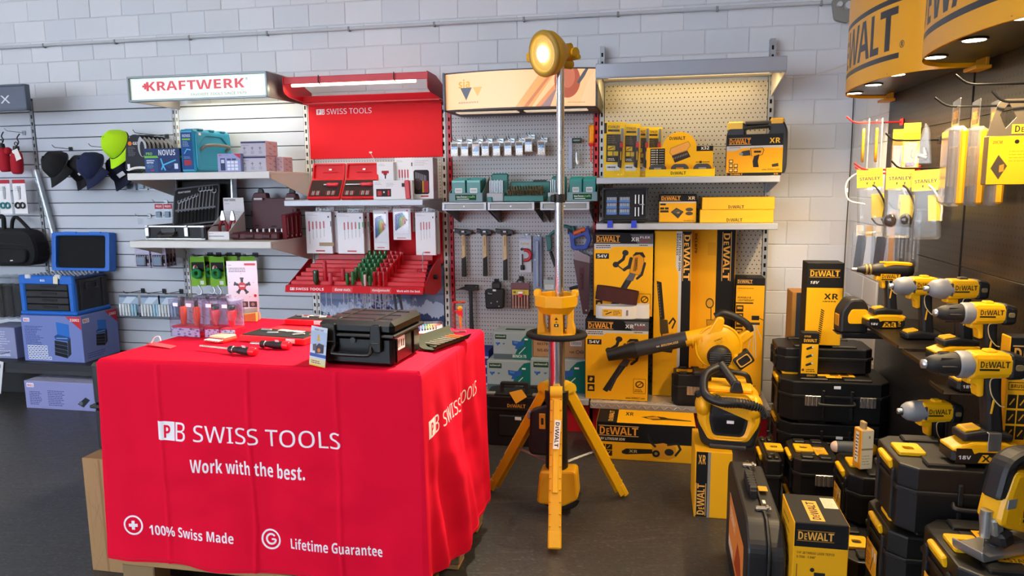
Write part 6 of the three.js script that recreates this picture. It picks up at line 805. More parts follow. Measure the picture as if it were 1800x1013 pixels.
// a stack-box with chamfered corners, seam, clasps and lid panel; the side with the yellow grip faces local -x
function stackBox(name, label, [x, y, z], [w, h, d], turn, o = {}) {
  const t = thing(name, label, 'tool case', [x, y, z], turn, o.group), bk = M('#0d0d0e', 0.45), bk2 = M('#151516', 0.48), c = 0.18;
  const oct = (w_, d_, k) => { const a = w_ / 2, b = d_ / 2, e = k * Math.min(w_, d_) * 0.5; return [[-a + e, -b], [a - e, -b], [a, -b + e], [a, b - e], [a - e, b], [-a + e, b], [-a, b - e], [-a, -b + e]]; };
  const layer = (w_, d_, y0, hh, bev = 0.006) => at(ex(oct(w_, d_, c * 1.6), hh, 0, bev), 0, 0, 0, Math.PI / 2).translate(0, y0 + hh / 2, 0);
  const hl = Math.min(0.07, h * 0.4), hb = h - hl;
  part('case_base', layer(w, d, 0, hb), bk, t); part('lid', layer(w, d, hb + 0.002, hl - 0.002), bk, t); part('seam_rim', layer(w + 0.012, d + 0.012, hb - 0.008, 0.014, 0.003), bk2, t);
  part('lid_panel', [B(w * 0.62, 0.008, d * 0.5, 0, h + 0.001, 0, 0, 0, 0, 0.003)], bk2, t); for (const s of [-1, 1]) part('lid_foot', B(w * 0.26, 0.014, d * 0.16, s * w * 0.2, h + 0.004, d * 0.36, 0, 0, 0, 0.004), bk2, t); for (const s of [-1, 1]) part('lid_foot', B(w * 0.26, 0.014, d * 0.16, s * w * 0.2, h + 0.004, -d * 0.36, 0, 0, 0, 0.004), bk2, t);
  if (o.grip !== false) { const gr = part('side_grip', [at(ex(rect(0.075, 0.085, 0, 0), 0.012, 0.01, 0.003, [rect(0.03, 0.028, 0, 0)]), -w / 2 + 0.055, h + 0.006, 0, Math.PI / 2)], M('#f2b40c', 0.4), t); part('grip_edge', at(B(0.016, 0.03, 0.1, -w / 2 - 0.004, h - 0.024, 0, 0, 0, 0.35, 0.004), 0, 0, 0), M('#f2b40c', 0.4), gr); }
  for (const s of [-1, 1]) part('side_rail', B(0.014, h * 0.8, d * 0.07, -w / 2 - 0.002, h * 0.45, s * d * 0.24, 0, 0, 0, 0.004), bk2, t);
  if (o.clasps) for (const s of o.clasps) part('metal_clasp', [B(0.07, 0.05, 0.006, s * w * 0.3, hb - 0.02, d / 2 + 0.006, 0, 0, 0, 0.002), ...[-0.018, 0, 0.018].map((q) => B(0.008, 0.05, 0.006, s * w * 0.3 + q, hb - 0.02, d / 2 + 0.01, 0, 0, 0, 0.002))], M('#d4d2cc', 0.25, 0.9), t);
  if (o.front) { part('front_rib', [B(0.012, h * 0.7, 0.012, -w * 0.12, h * 0.45, d / 2 + 0.003)], bk2, t); part('front_rib', [B(0.012, h * 0.7, 0.012, w * 0.14, h * 0.45, d / 2 + 0.003)], bk2, t); part('front_handle', tube([[-w * 0.16, hb * 0.8, d / 2], [-w * 0.14, hb * 0.72, d / 2 + 0.02], [w * 0.14, hb * 0.72, d / 2 + 0.02], [w * 0.16, hb * 0.8, d / 2]], 0.008, 20, 8), bk2, t); }
  if (o.sideLabel) part('side_label', plate(d * 0.36, hb * 0.7, o.sideLabel, -w / 2 - 0.012, hb * 0.46, 0, 0, -Math.PI / 2, 0), atlas.card, t);
  if (o.topLabel) part('top_label', at(plate(o.topLabel[1], o.topLabel[2], o.topLabel[0], 0, 0, 0, -Math.PI / 2), o.topLabel[3], h + 0.0062, o.topLabel[4]), atlas.card, t);
  if (o.sticker) part('price_sticker', B(0.03, 0.014, 0.002, o.sticker[0], o.sticker[1], d / 2 + 0.0075), M('#f2f2f2', 0.6), t);
  return t;
}
{ const t = stackBox('rolling_tool_box', 'black rolling tool box with handle on the floor under the vice boxes', [-0.755, 0, 0.59], [0.33, 0.285, 0.22], 0, { grip: false });
  part('carry_handle', [at(ex(rect(0.16, 0.07, 0, 0.03), 0.03, 0.012, 0.004, [rect(0.125, 0.045, 0, 0.025)]), 0.0, 0.29, 0.06)], M('#1d1d1f', 0.5), t); part('brand_plate', plate(0.12, 0.036, pr(150, 44, (g, w, h) => { fill(g, '#1a1a1c', 0, 0, w, h); dw(g, 8, 10, 132, 25, '#e0962a'); }), 0.02, 0.235, 0.1115), atlas.card, t); part('paper_tag', [at(ex([[-0.05, 0.02], [0.02, 0.04], [0.05, 0.0], [-0.01, -0.04]], 0.002, 0, 0), 0.03, 0.29, 0.118, -0.2)], M('#f0a818', 0.6), t);
  for (const s of [-1, 1]) part('metal_clasp', B(0.05, 0.014, 0.03, s * 0.13, 0.292, 0.08, 0, 0, 0, 0.003), M('#cfccc4', 0.3, 0.8), t); part('front_drawer', B(0.2, 0.12, 0.012, 0.02, 0.12, 0.114, 0, 0, 0, 0.006), M('#151517', 0.5), t); part('price_sticker', B(0.036, 0.018, 0.002, 0.03, 0.165, 0.121), M('#e8e8e8', 0.6), t); }
const miniTop = pr(90, 70, (g, w, h) => { fill(g, '#f3b111', 0, 0, w, h); bars(g, 8, 8, 60, 5, 11, '#5a3f10', 5); });
stackBox('small_stack_case', 'small black case with silver clasp behind the vacuum', [0.2, Db, 0.385], [0.17, 0.18, 0.17], 0, { grip: false, clasps: [0.4], topLabel: [miniTop, 0.1, 0.06, -0.02, 0.02] });
// ---------- blower resting on the small case ----------
{ const t = thing('leaf_blower', 'yellow cordless leaf blower with long black nozzle', 'leaf blower', [0.335, 0.39, 0.48], 0), y = M('#f3b20c', 0.38), k = M('#1c1c1e', 0.5), g3 = M('#33343a', 0.45);
  part('fan_housing', [at(lathe([[0.001, -0.05], [0.07, -0.05], [0.11, -0.04], [0.12, -0.015], [0.12, 0.015], [0.11, 0.04], [0.06, 0.05], [0.001, 0.05]], 36), 0.01, 0.17, 0, Math.PI / 2)], y, t);
  part('fan_rim', at(new THREE.TorusGeometry(0.119, 0.008, 8, 40), 0.01, 0.17, 0.03), y, t);
  part('outlet', [rod([0.0, 0.24, 0], [-0.165, 0.2, 0], 0.042, 20), ...[-0.05, -0.075, -0.1, -0.125].map((q) => at(new THREE.TorusGeometry(0.043, 0.004, 6, 24), q, 0.228 + q * 0.24 + 0.0, 0, 0, Math.PI / 2 - 0.0, 0.0))], y, t);
  const nz = part('nozzle_tube', rod([-0.155, 0.204, 0], [-0.44, 0.13, 0], 0.042, 22), g3, t); part('nozzle_tip', [(() => { const g = new THREE.CylinderGeometry(0.03, 0.046, 0.16, 22), D = V([-0.15, -0.04, 0]).normalize(); g.applyQuaternion(new THREE.Quaternion().setFromUnitVectors(new THREE.Vector3(0, 1, 0), D)); return g.translate(-0.51, 0.112, 0); })(), rod([-0.425, 0.135, 0], [-0.455, 0.126, 0], 0.047, 20)], k, nz); part('nozzle_mouth', rod([-0.584, 0.0926, 0], [-0.5886, 0.0914, 0], 0.024, 18), M('#070707', 0.9), nz);
  part('nozzle_print', plate(0.13, 0.018, pr(150, 20, (g, w, h) => { fill(g, '#33343a', 0, 0, w, h); tx(g, '54V', 4, 6, 22, 10, '#e8e0cc'); tx(g, 'BRUSHLESS', 32, 4, 110, 13, '#e8c070', { i: 1 }); }), -0.26, 0.178, 0.0428, 0, 0, 0.255), atlas.card, nz);
  part('motor_shell', [at(ex([[-0.06, 0.235, 0.02], [0.0, 0.34, 0.02], [0.04, 0.33, 0.02], [0.03, 0.26, 0.02], [0.0, 0.22, 0.02]], 0.07, 0.01, 0.01), 0, 0, 0.01), at(ex([[0.08, 0.14, 0.02], [0.145, 0.19, 0.02], [0.2, 0.24, 0.02], [0.17, 0.275, 0.02], [0.08, 0.21, 0.02]], 0.06, 0.01, 0.01), 0, 0, 0.0), at(ex([[0.05, 0.06, 0.02], [0.13, 0.04, 0.02], [0.165, 0.1, 0.02], [0.1, 0.14, 0.02]], 0.075, 0.01, 0.01), 0, 0, 0.02)], y, t);
  part('handle', tube([[-0.01, 0.33, 0.01], [0.03, 0.352, 0.01], [0.1, 0.33, 0.01], [0.16, 0.29, 0.01], [0.175, 0.255, 0.01]], 0.021, 28, 10), k, t);
  part('intake', [at(lathe([[0.001, 0.06], [0.05, 0.055], [0.064, 0.03], [0.066, 0]], 24), 0.015, 0.12, 0.045, Math.PI / 2)], k, t); for (let i = 0; i < 6; i++) part('intake_rib', at(B(0.11, 0.004, 0.006, 0, 0, 0), 0.015, 0.09 + i * 0.012, 0.1), g3, t);
  const b = part('battery', at(ex(rect(0.095, 0.07, 0, 0), 0.08, 0.014, 0.006), 0.14, 0.11, 0.04, 0, 0, 0.65), k, t); part('battery_cover', [at(ex(rect(0.075, 0.05, 0, 0), 0.006, 0.012, 0.002, [rect(0.062, 0.038, 0, 0)]), 0.14, 0.11, 0.082, 0, 0, 0.65)], M('#d8a848', 0.4), b);
  part('rating_label', plate(0.07, 0.04, pr(90, 52, (g, w, h) => { fill(g, '#f3b20c', 0, 0, w, h); dw(g, 6, 4, 56, 12, '#2a2420'); bars(g, 8, 24, 60, 3, 8, '#5a4410'); }), 0.02, 0.205, 0.051, 0, 0, 0.4), atlas.card, t); part('base_foot', B(0.14, 0.03, 0.09, -0.05, 0.015, 0.0, 0, 0, 0, 0.008), k, t); part('neck_stay', rod([0.005, 0.03, 0], [0.01, 0.08, 0], 0.03), k, t); }
{ // wet and dry vacuum on its carton
  carton('vacuum_carton', 'yellow carton with a black side band under the vacuum', 'box', [0.262, 0, 1.265], [0.155, 0.3, 0.3], { pz: pr(150, 290, (g, w, h) => { fill(g, '#f3b111', 0, 0, w, h); fill(g, '#151517', 6, 0, 46, h); vertUp(g, 46, 280, (q) => dw(q, 0, -34, 140, 30, '#f0b048', { out: '#e8b870' })); tx(g, 'XR', 14, 16, 30, 40, '#f0b048'); fill(g, '#8c8a84', 52, 0, 12, h); }) }, '#f3b111');
  const t = thing('wet_dry_vacuum', 'yellow and black cordless vacuum with coiled hose', 'vacuum', [0.33, 0.302, 1.27], -0.08), y = M('#f2b00e', 0.4), k = M('#18181a', 0.5);
  part('tank', at(ex([[-0.11, 0, 0.03], [0.11, 0, 0.03], [0.135, 0.11, 0.03], [0.13, 0.16], [-0.13, 0.16], [-0.135, 0.11, 0.03]], 0.2, 0, 0.02), 0, 0, 0), k, t);
  part('shell', [at(ex([[-0.135, 0.2, 0.03], [-0.13, 0.11, 0.02], [-0.085, 0.03, 0.02], [0.085, 0.03, 0.02], [0.13, 0.11, 0.02], [0.135, 0.2, 0.03], [0.1, 0.24, 0.03], [-0.1, 0.24, 0.03]], 0.215, 0, 0.02, [shape([[-0.06, 0.06, 0.02], [0.06, 0.06, 0.02], [0.075, 0.12, 0.02], [0.07, 0.23, 0.02], [-0.07, 0.23, 0.02], [-0.075, 0.12, 0.02]])]), 0, 0, 0.0)], y, t);
  part('front_panel', at(ex([[-0.06, 0.06, 0.02], [0.06, 0.06, 0.02], [0.074, 0.12, 0.02], [0.07, 0.23, 0.02], [-0.07, 0.23, 0.02], [-0.074, 0.12, 0.02]], 0.2, 0, 0.006), 0, 0, 0), k, t); part('panel_bars', [B(0.06, 0.012, 0.008, 0.01, 0.185, 0.102), B(0.06, 0.012, 0.008, 0.01, 0.155, 0.102)], M('#2c2c30', 0.5), t); part('panel_handle', tube([[-0.045, 0.21, 0.1], [-0.035, 0.226, 0.112], [0.035, 0.226, 0.112], [0.045, 0.21, 0.1]], 0.006, 18, 8), M('#3a3638', 0.3), t); part('price_sticker', B(0.03, 0.014, 0.002, 0.008, 0.12, 0.103), M('#f2f2f2', 0.6), t);
  for (const s of [-1, 1]) part('side_bulge', at(new THREE.SphereGeometry(0.05, 18, 12).scale(0.75, 1.1, 1.3), s * 0.105, 0.18, 0.06), y, t); part('side_latch', at(B(0.06, 0.03, 0.03, -0.115, 0.235, 0.08, 0, 0, 0.3, 0.008), 0, 0, 0), k, t); part('top_deck', B(0.2, 0.03, 0.16, 0, 0.25, -0.01, 0, 0, 0, 0.01), M('#f2b00e', 0.4), t); part('carry_handle', tube([[-0.09, 0.25, -0.03], [-0.07, 0.3, -0.02], [0.06, 0.305, -0.02], [0.09, 0.255, -0.03]], 0.012, 24, 8), k, t);
  part('hose', tube([[-0.04, 0.34, 0.0], [-0.1, 0.31, 0.05], [-0.1, 0.24, 0.1], [-0.04, 0.215, 0.13], [0.05, 0.215, 0.13], [0.12, 0.19, 0.1], [0.145, 0.15, 0.06]], 0.019, 70, 10), M('#1b1b1d', 0.45), t); const rings = [], cv = new THREE.CatmullRomCurve3([[-0.06, 0.225, 0.12], [-0.02, 0.213, 0.13], [0.05, 0.215, 0.13], [0.12, 0.19, 0.1], [0.145, 0.15, 0.06]].map(V)); for (let i = 0; i <= 26; i++) { const p = cv.getPoint(i / 26), d = cv.getTangent(i / 26), g = new THREE.TorusGeometry(0.019, 0.003, 5, 14); g.applyQuaternion(new THREE.Quaternion().setFromUnitVectors(new THREE.Vector3(0, 0, 1), d)); rings.push(g.translate(p.x, p.y, p.z)); } part('hose_ribs', rings, M('#222224', 0.4), t).userData.kind = 'stuff'; part('hose_nozzle', [rod([-0.04, 0.35, 0.0], [0.03, 0.27, 0.06], 0.02), at(ex([[-0.03, 0, 0.01], [0.03, 0, 0.01], [0.014, 0.05, 0.01], [-0.014, 0.05, 0.01]], 0.03, 0, 0.005), 0.03, 0.245, 0.07)], k, t); part('foot_strip', B(0.16, 0.02, 0.02, 0, 0.008, 0.1, 0, 0, 0, 0.006), M('#26262a', 0.5), t); }
// ---------- tripod site lamp ----------
{ const t = thing('tripod_lamp', 'yellow tripod site lamp lit at full height', 'lamp', [-0.41, 0, 1.458]), y = M('#f0b00c', 0.4), k = M('#161617', 0.5), ch = new THREE.MeshPhysicalMaterial({ color: lin('#d4d6da'), metalness: 0.95, roughness: 0.2 });
  const feet = [[-0.33, -0.148, -1], [0.283, -0.189, 1], [0.04, 0.37, 0]];
  part('lower_tube', cy(0.036, 0.036, 0.42, 0, 0.68, 0, 0, 0, 0, 28), ch, t); part('mast', cy(0.0185, 0.0185, 0.52, 0.012, 1.14, 0, 0, 0, 0, 24), ch, t); part('mast', cy(0.0165, 0.0165, 0.56, 0.018, 1.66, 0, 0, 0, 0, 24), ch, t); part('mast_clamp', [cy(0.024, 0.024, 0.035, 0.014, 1.385, 0), B(0.02, 0.03, 0.02, -0.012, 1.385, 0.016, 0, 0, 0, 0.004)], k, t);
  part('centre_column', [cy(0.045, 0.05, 0.3, 0, 0.36, 0, 0, 0, 0, 20), cy(0.052, 0.052, 0.05, 0, 0.53, 0)], k, t); part('foot_housing', [at(ex([[-0.085, 0.05, 0.02], [-0.07, 0.2, 0.02], [0.09, 0.21, 0.02], [0.1, 0.08, 0.02], [0.03, 0.04, 0.02]], 0.1, 0, 0.01), 0, 0, 0)], y, t); part('battery', at(ex([[-0.09, 0.06, 0.01], [0.11, 0.06, 0.01], [0.09, 0.02, 0.02], [0.03, 0.0, 0.02], [-0.05, 0.02, 0.02]], 0.09, 0, 0.008), 0, 0.02, 0), k, t);
  const sb = part('side_control', at(ex([[-0.125, 0.26, 0.03], [-0.03, 0.26, 0.01], [-0.03, 0.5, 0.01], [-0.115, 0.46, 0.02]], 0.08, 0, 0.01), 0, 0, -0.02), k, t); part('control_plate', B(0.028, 0.07, 0.004, -0.06, 0.42, 0.025, 0, 0, 0, 0.002), M('#e8b020', 0.4), sb); part('control_window', B(0.012, 0.03, 0.004, -0.06, 0.42, 0.027), k, sb); part('control_switch', B(0.016, 0.034, 0.03, -0.12, 0.44, 0.0, 0, 0, 0, 0.005), M('#8c8c96', 0.4), sb);
  feet.forEach(([fx, fz]) => { const ang = Math.atan2(fx, fz), L = Math.hypot(fx, fz), leg = new THREE.Group(); leg.name = 'leg'; leg.rotation.y = ang; t.add(leg);      // local +z runs outwards
    const tilt = Math.atan2(0.555 - 0.02, L - 0.05), len = Math.hypot(0.535, L - 0.05), G = (g) => at(g, 0, 0.555, 0.05, tilt);      // profile drawn along +z
    const w = 0.046; part('leg_channel', [G(B(w, 0.012, len, 0, 0.012, len / 2, 0, 0, 0, 0.003)), G(B(0.006, 0.04, len - 0.02, -w / 2, -0.004, len / 2, 0, 0, 0, 0.002)), G(B(0.006, 0.04, len - 0.02, w / 2, -0.004, len / 2, 0, 0, 0, 0.002))], y, leg);
    part('leg_ridge', [G(B(0.026, 0.01, len * 0.62, 0, 0.02, len * 0.36, 0, 0, 0, 0.004))], M('#f6ba1a', 0.4), leg); const rb = []; for (let i = 0; i < 12; i++) { rb.push(G(B(0.01, 0.006, 0.004, -w / 2 + 0.003, 0.019, 0.03 + i * len * 0.075))); rb.push(G(B(0.01, 0.006, 0.004, w / 2 - 0.003, 0.019, 0.03 + i * len * 0.075))); } part('leg_ribs', rb, M('#d99e08', 0.5), leg).userData.kind = 'stuff';
    part('leg_shoe', [G(B(w + 0.008, 0.026, 0.07, 0, 0.006, len - 0.03, 0, 0, 0, 0.005))], M('#f4b414', 0.4), leg); part('leg_knuckle', [at(cy(0.028, 0.028, w + 0.006, 0, 0, 0, 0, 0, Math.PI / 2), 0, 0.56, 0.055)], M('#f6c020', 0.4), leg); part('spreader', [rod([0.005, 0.22, 0.04], [0.005, 0.25, L * 0.58], 0.003), rod([-0.005, 0.22, 0.04], [-0.005, 0.25, L * 0.58], 0.003)], steel, leg); });
  part('leg_logo', at(plate(0.026, 0.12, pr(40, 180, (g, w, h) => { fill(g, '#f1efe6', 0, 0, w, h); vert(g, 36, 12, (q) => dw(q, 0, 4, 158, 24, '#1d1b18')); }), 0, 0, 0.001, 0, 0, 0), 0.0245, 0.418, 0.197 - 0.021, -0.53, 0.108), atlas.card, t);
  const oc = (r) => Array.from({ length: 8 }, (_, i) => [r * Math.cos((i + 0.5) * Math.PI / 4), r * Math.sin((i + 0.5) * Math.PI / 4)]);
  const col = part('collar', [at(ex(oc(0.094), 0.05, 0, 0.003, [oc(0.08)]), 0, 0.955, 0, Math.PI / 2), cy(0.092, 0.066, 0.035, 0, 0.915, 0, 0, Math.PI / 8, 0, 8)], y, t);
  for (const s_ of [-1, 1]) part('collar_horn', B(0.03, 0.03, 0.04, s_ * 0.08, 0.985, 0.01, 0, 0, 0, 0.006), y, col);
  part('front_plate', at(ex([[-0.026, 0, 0.006], [0.026, 0, 0.006], [0.024, 0.175, 0.008], [-0.024, 0.175, 0.008]], 0.03, 0, 0.005), 0.008, 0.79, 0.05), y, col);
  for (const s_ of [-1, 1]) part('collar_leg', at(ex([[-0.018, 0, 0.006], [0.018, 0, 0.006], [0.018, 0.03, 0.01], [0.01, 0.055, 0.01], [0.01, 0.11], [-0.014, 0.11], [-0.014, 0.055, 0.01], [-0.018, 0.03, 0.01]], 0.06, 0, 0.005), s_ * 0.062, 0.8, -0.002), y, col);
  part('collar_base', cy(0.076, 0.08, 0.016, 0, 0.806, 0, 0, 0, 0, 24), y, col); part('warning_label', plate(0.022, 0.05, pr(30, 66, (g, w, h) => { fill(g, '#f0b00c', 0, 0, w, h); poly(g, '#2a2418', 15, 6, 25, 22, 5, 22); poly(g, '#8a7418', 15, 26, 22, 38, 8, 38); fill(g, '#1c1a18', 3, 44, 24, 16); disc(g, '#ddd', 15, 52, 5); }), 0.008, 0.87, 0.0662), atlas.card, col);
  part('carry_ring', [at(new THREE.TorusGeometry(0.105, 0.014, 10, 48), 0, 0, 0, Math.PI / 2).scale(1.12, 0.95, 0.86).translate(0, 0.803, 0)], M('#1b1a1a', 0.75), t); part('ring_spoke', [rod([-0.1, 0.8, 0], [0.1, 0.8, 0], 0.01), rod([0, 0.8, -0.08], [0, 0.8, 0.08], 0.01)], k, t);
  // lamp head
  const H = new THREE.Group(); H.name = 'lamp_head'; H.position.set(-0.022, 1.97, 0.02); H.rotation.set(0, R(-42), 0); t.add(H); const Hx = (g) => at(g, 0, 0, 0, R(10));
  part('head_shell', Hx(lathe([[0.03, -0.075], [0.045, -0.06], [0.07, -0.03], [0.088, 0.0], [0.09, 0.025], [0.084, 0.03]], 32).applyMatrix4(new THREE.Matrix4().makeRotationX(Math.PI / 2))), M('#d9a818', 0.45), H); part('bezel', Hx(at(new THREE.TorusGeometry(0.079, 0.013, 10, 40), 0, 0, 0.03)), M('#a8862e', 0.5), H);
  part('head_tab', Hx(at(ex([[-0.022, -0.01, 0.008], [0.022, -0.01, 0.008], [0.018, 0.024, 0.01], [-0.018, 0.024, 0.01]], 0.02, 0, 0.004), -0.096, 0, 0.02, 0, 0, Math.PI / 2)), M('#e0ac18', 0.4), H); part('back_bracket', [Hx(B(0.05, 0.06, 0.05, 0.0, 0.0, -0.09, 0, 0, 0, 0.008)), Hx(cy(0.02, 0.02, 0.07, 0, -0.01, -0.11, 0, 0, Math.PI / 2)), Hx(cy(0.01, 0.01, 0.09, 0, -0.03, -0.115, 0, 0, Math.PI / 2))], M('#d9a818', 0.45), H); part('neck', rod([0.018, -0.04, -0.02], [0.018, -0.04, -0.1], 0.018), M('#c89a14', 0.4), H);
  const lens = part('lamp_lens', Hx(at(new THREE.SphereGeometry(0.071, 28, 10, 0, 2 * Math.PI, 0, 0.7).scale(1.55, 0.35, 1.55), 0, 0, 0.012, Math.PI / 2)), M('#b89a58', 0.3, 0, { emissive: 0xffd060, emissiveIntensity: 0.35 }), H);
  part('lamp_core', Hx(cy(0.032, 0.032, 0.012, 0, 0, 0.037, Math.PI / 2)), M('#ffffff', 0.4, 0, { emissive: 0xfff2cc, emissiveIntensity: 14 }), H);
  const l = new THREE.SpotLight(0xfff0d0, 22, 0, R(70), 0.5, 2); l.castShadow = true; l.shadow.radius = 3; l.position.set(0, -0.012, 0.075); l.target.position.set(0, -0.42, 1); H.add(l, l.target);
}
// ---------- red table: pallet collars under a printed cloth ----------
newAtlas();
const TY = 0.86, Q = [[-1.895, 2.365], [-0.722, 2.365], [-0.682, 1.68], [-1.822, 1.555]];      // front left, front right, back right, back left
{ const wood = M('#b08a58', 0.8), wood2 = M('#8f7350', 0.85);
  const t = thing('wooden_pallet', 'wooden pallet under the red cloth', 'pallet', [-1.29, 0, 1.98]);
  for (const z of [-0.3, 0, 0.34]) { for (const x of [-0.52, 0, 0.52]) part('block', B(0.13, 0.08, 0.09, x, 0.062, z, 0, 0, 0, 0.004), wood2, t); part('skid', B(1.16, 0.02, 0.09, 0, 0.011, z, 0, 0, 0, 0.003), wood, t); }
  for (const z of [-0.32, -0.16, 0.0, 0.16, 0.33]) part('deck_board', B(1.15, 0.02, 0.12, 0, 0.113, z, 0, 0, 0, 0.003), wood, t);
  const c = thing('pallet_collar', 'wooden pallet collar box with brown hinges under the red cloth', 'pallet collar', [-1.29, 0.125, 1.98]);
  for (let k = 0; k < 3; k++) { part('collar_board', B(1.13, 0.23, 0.02, 0, 0.117 + k * 0.24, 0.355, 0, 0, 0, 0.003), k ? wood : M('#c8a56a', 0.8), c); part('collar_board', B(1.13, 0.23, 0.02, 0, 0.117 + k * 0.24, -0.27, 0, 0, 0, 0.003), wood, c); for (const s of [-1, 1]) part('collar_board', B(0.02, 0.23, 0.6, s * 0.552, 0.117 + k * 0.24, 0.04, 0, 0, 0, 0.003), wood, c); for (const s of [-1, 1]) part('corner_hinge', [B(0.06, 0.2, 0.004, s * 0.54, 0.115 + k * 0.24, 0.368), B(0.004, 0.2, 0.06, s * 0.565, 0.115 + k * 0.24, 0.34)], M('#5c2c22', 0.5), c); }
}
{ const CT = tex(2048, 1024, (g, w, h) => {      // print for the front (left 1200 px = 1.175 m) and right side (the rest)
    fill(g, '#e80030', 0, 0, w, h); const s = 1021, X = (x) => (x + 1.895) * s, Yp = (y) => (TY - y) * s, ink = '#f1eef0';
    const big = (x, y, wd, hh) => { const b = hh * 1.66; fill(g, ink, x, y, b * 0.56, hh); g.strokeStyle = ink; g.lineWidth = hh * 0.1; g.strokeRect(x + hh * 0.05, y + hh * 0.05, b * 0.54, hh * 0.9); tx(g, 'P', x + b * 0.16, y + hh * 0.2, b * 0.3, hh * 0.68, '#e80030'); tx(g, 'B', x + b * 0.56, y, b * 0.46, hh, ink, { thin: 1 }); tx(g, 'SWISS TOOLS', x + b * 1.22, y + hh * 0.1, wd - b * 1.22, hh * 0.86, ink, { thin: 1 }); };
    big(X(-1.672), Yp(0.652), 0.675 * s, 0.066 * s);
    tx(g, 'Work with the best.', X(-1.55), Yp(0.526), 0.425 * s, 0.047 * s, ink);
    const ring = (x, y) => { g.strokeStyle = ink; g.lineWidth = 0.007 * s; g.beginPath(); g.arc(X(x), Yp(y), 0.033 * s, 0, 7); g.stroke(); };
    ring(-1.795, 0.266); g.fillStyle = ink; g.fillRect(X(-1.795) - 17, Yp(0.266) - 6, 34, 12); g.fillRect(X(-1.795) - 6, Yp(0.266) - 17, 12, 34); tx(g, '100% Swiss Made', X(-1.738), Yp(0.27), 0.338 * s, 0.037 * s, ink);
    ring(-1.272, 0.252); g.beginPath(); g.arc(X(-1.272), Yp(0.252), 0.017 * s, 0.0, 5.6); g.lineWidth = 0.0075 * s; g.stroke(); g.fillRect(X(-1.272) + 1, Yp(0.252) - 3, 17, 7); tx(g, 'Lifetime Guarantee', X(-1.196), Yp(0.268), 0.334 * s, 0.037 * s, ink);
    big(1200 + 40, Yp(0.685), 560, 0.055 * s * 1.1);
  });
  CT.wrapS = CT.wrapT = THREE.ClampToEdgeWrapping;
  const weave = tex(256, 256, (g, w, h) => { fill(g, '#808080', 0, 0, w, h); for (let i = 0; i < 256; i += 4) { fill(g, i % 8 ? '#767676' : '#8a8a8a', 0, i, w, 2); g.fillStyle = i % 8 ? 'rgba(110,110,110,.4)' : 'rgba(150,150,150,.4)'; g.fillRect(i, 0, 2, h); } }, [40, 25], true);
  const cloth = new THREE.MeshPhysicalMaterial({ map: CT, roughness: 0.85, specularIntensity: 0.4, bumpMap: weave, bumpScale: 0.0004, side: THREE.DoubleSide });
  const t = thing('table_cloth', 'red cloth with white lettering draped over the pallet table', 'tablecloth', [0, 0, 0]);
  const N = 260, pts = [], seg = [N, 130, 100, 76]; for (let e = 0; e < 4; e++) { const a = Q[e], b = Q[(e + 1) % 4]; for (let i = 0; i < seg[e]; i++) { const k = i / seg[e]; pts.push({ x: a[0] + (b[0] - a[0]) * k, z: a[1] + (b[1] - a[1]) * k, e, k }); } }
  const nrm = [[0, 1], [1, 0.06], [0.1, -1], [-1, 0]], cx = -1.28, cz = 1.99, pos = [], uv = [], idx = [], rows = 46, hemY = 0.132, n = pts.length;
  const red = [0.02, 0.995];
  for (let j = 0; j <= rows; j++) for (let i = 0; i <= n; i++) {
    const p = pts[i % n], v = j / rows, y0 = TY - 0.004; let y, out, px = p.x, pz = p.z;
    const ce = Math.min(p.k, 1 - p.k), nx = nrm[p.e][0], nz = nrm[p.e][1];
    if (j < 5) { const a = j / 5 * Math.PI / 2, r = 0.012; y = TY + 0.002 - r * (1 - Math.cos(a)); out = r * (Math.sin(a) - 1); } else { const q = (j - 5) / (rows - 5); const hem = hemY + 0.012 * noise.noise(px * 3, pz * 3, 4) + (p.e === 1 ? 0.02 * (1 - p.k) - 0.03 * Math.sin(p.k * 3.1) : 0); y = TY - 0.01 + (hem - TY + 0.01) * q;
      const s = p.e * 7 + p.k * (p.e & 1 ? 0.7 : 1.2); const big = noise.noise(s * 3.2 + y * 0.8, y * 1.1, p.e * 3.3) * 0.03 + noise.noise(s * 8, y * 3.4 + s * 4, 7.7) * 0.012 + noise.noise(s * 5 - y * 7, y * 9 + s * 5, 2.2) * 0.006; const drape = p.e === 1 ? noise.noise(p.k * 6 + y * 1.2, y * 1.6, 9.1) * 0.035 : 0; const crease = p.e === 0 ? [0.2, 0.485, 0.755].reduce((a, c) => a + 0.005 * Math.exp(-(((p.k - c) / 0.006) ** 2)), 0) : 0.003 * Math.exp(-(((p.k - 0.5) / 0.01) ** 2));
      out = 0.004 + q * 0.018 + (big + drape) * Math.min(1, q * 2.2) * Math.min(1, ce * 9 + 0.15) + crease; }
    let ox = nx * out, oz = nz * out; if (ce === 0) { const e2 = (p.e + 3) % 4; ox = (nx + nrm[e2][0]) * out * 0.8; oz = (nz + nrm[e2][1]) * out * 0.8; }
    pos.push(px + ox, y, pz + oz);
    const vv = 1 - (TY - y) * 1021 / 1024; if (p.e === 0 && i < seg[0]) uv.push(p.k * 1200 / 2048, vv); else if (p.e === 1 || (p.e === 0 && 0)) uv.push((1202 + p.k * 700) / 2048, vv); else uv.push(red[0], vv < 0.9 ? 0.02 : vv);
  }
  for (let j = 0; j < rows; j++) for (let i = 0; i < n; i++) { const a = j * (n + 1) + i, b = a + n + 1; if (i === seg[0] - 1 || i === seg[0] + seg[1] - 1) continue; idx.push(a, b, a + 1, a + 1, b, b + 1); }
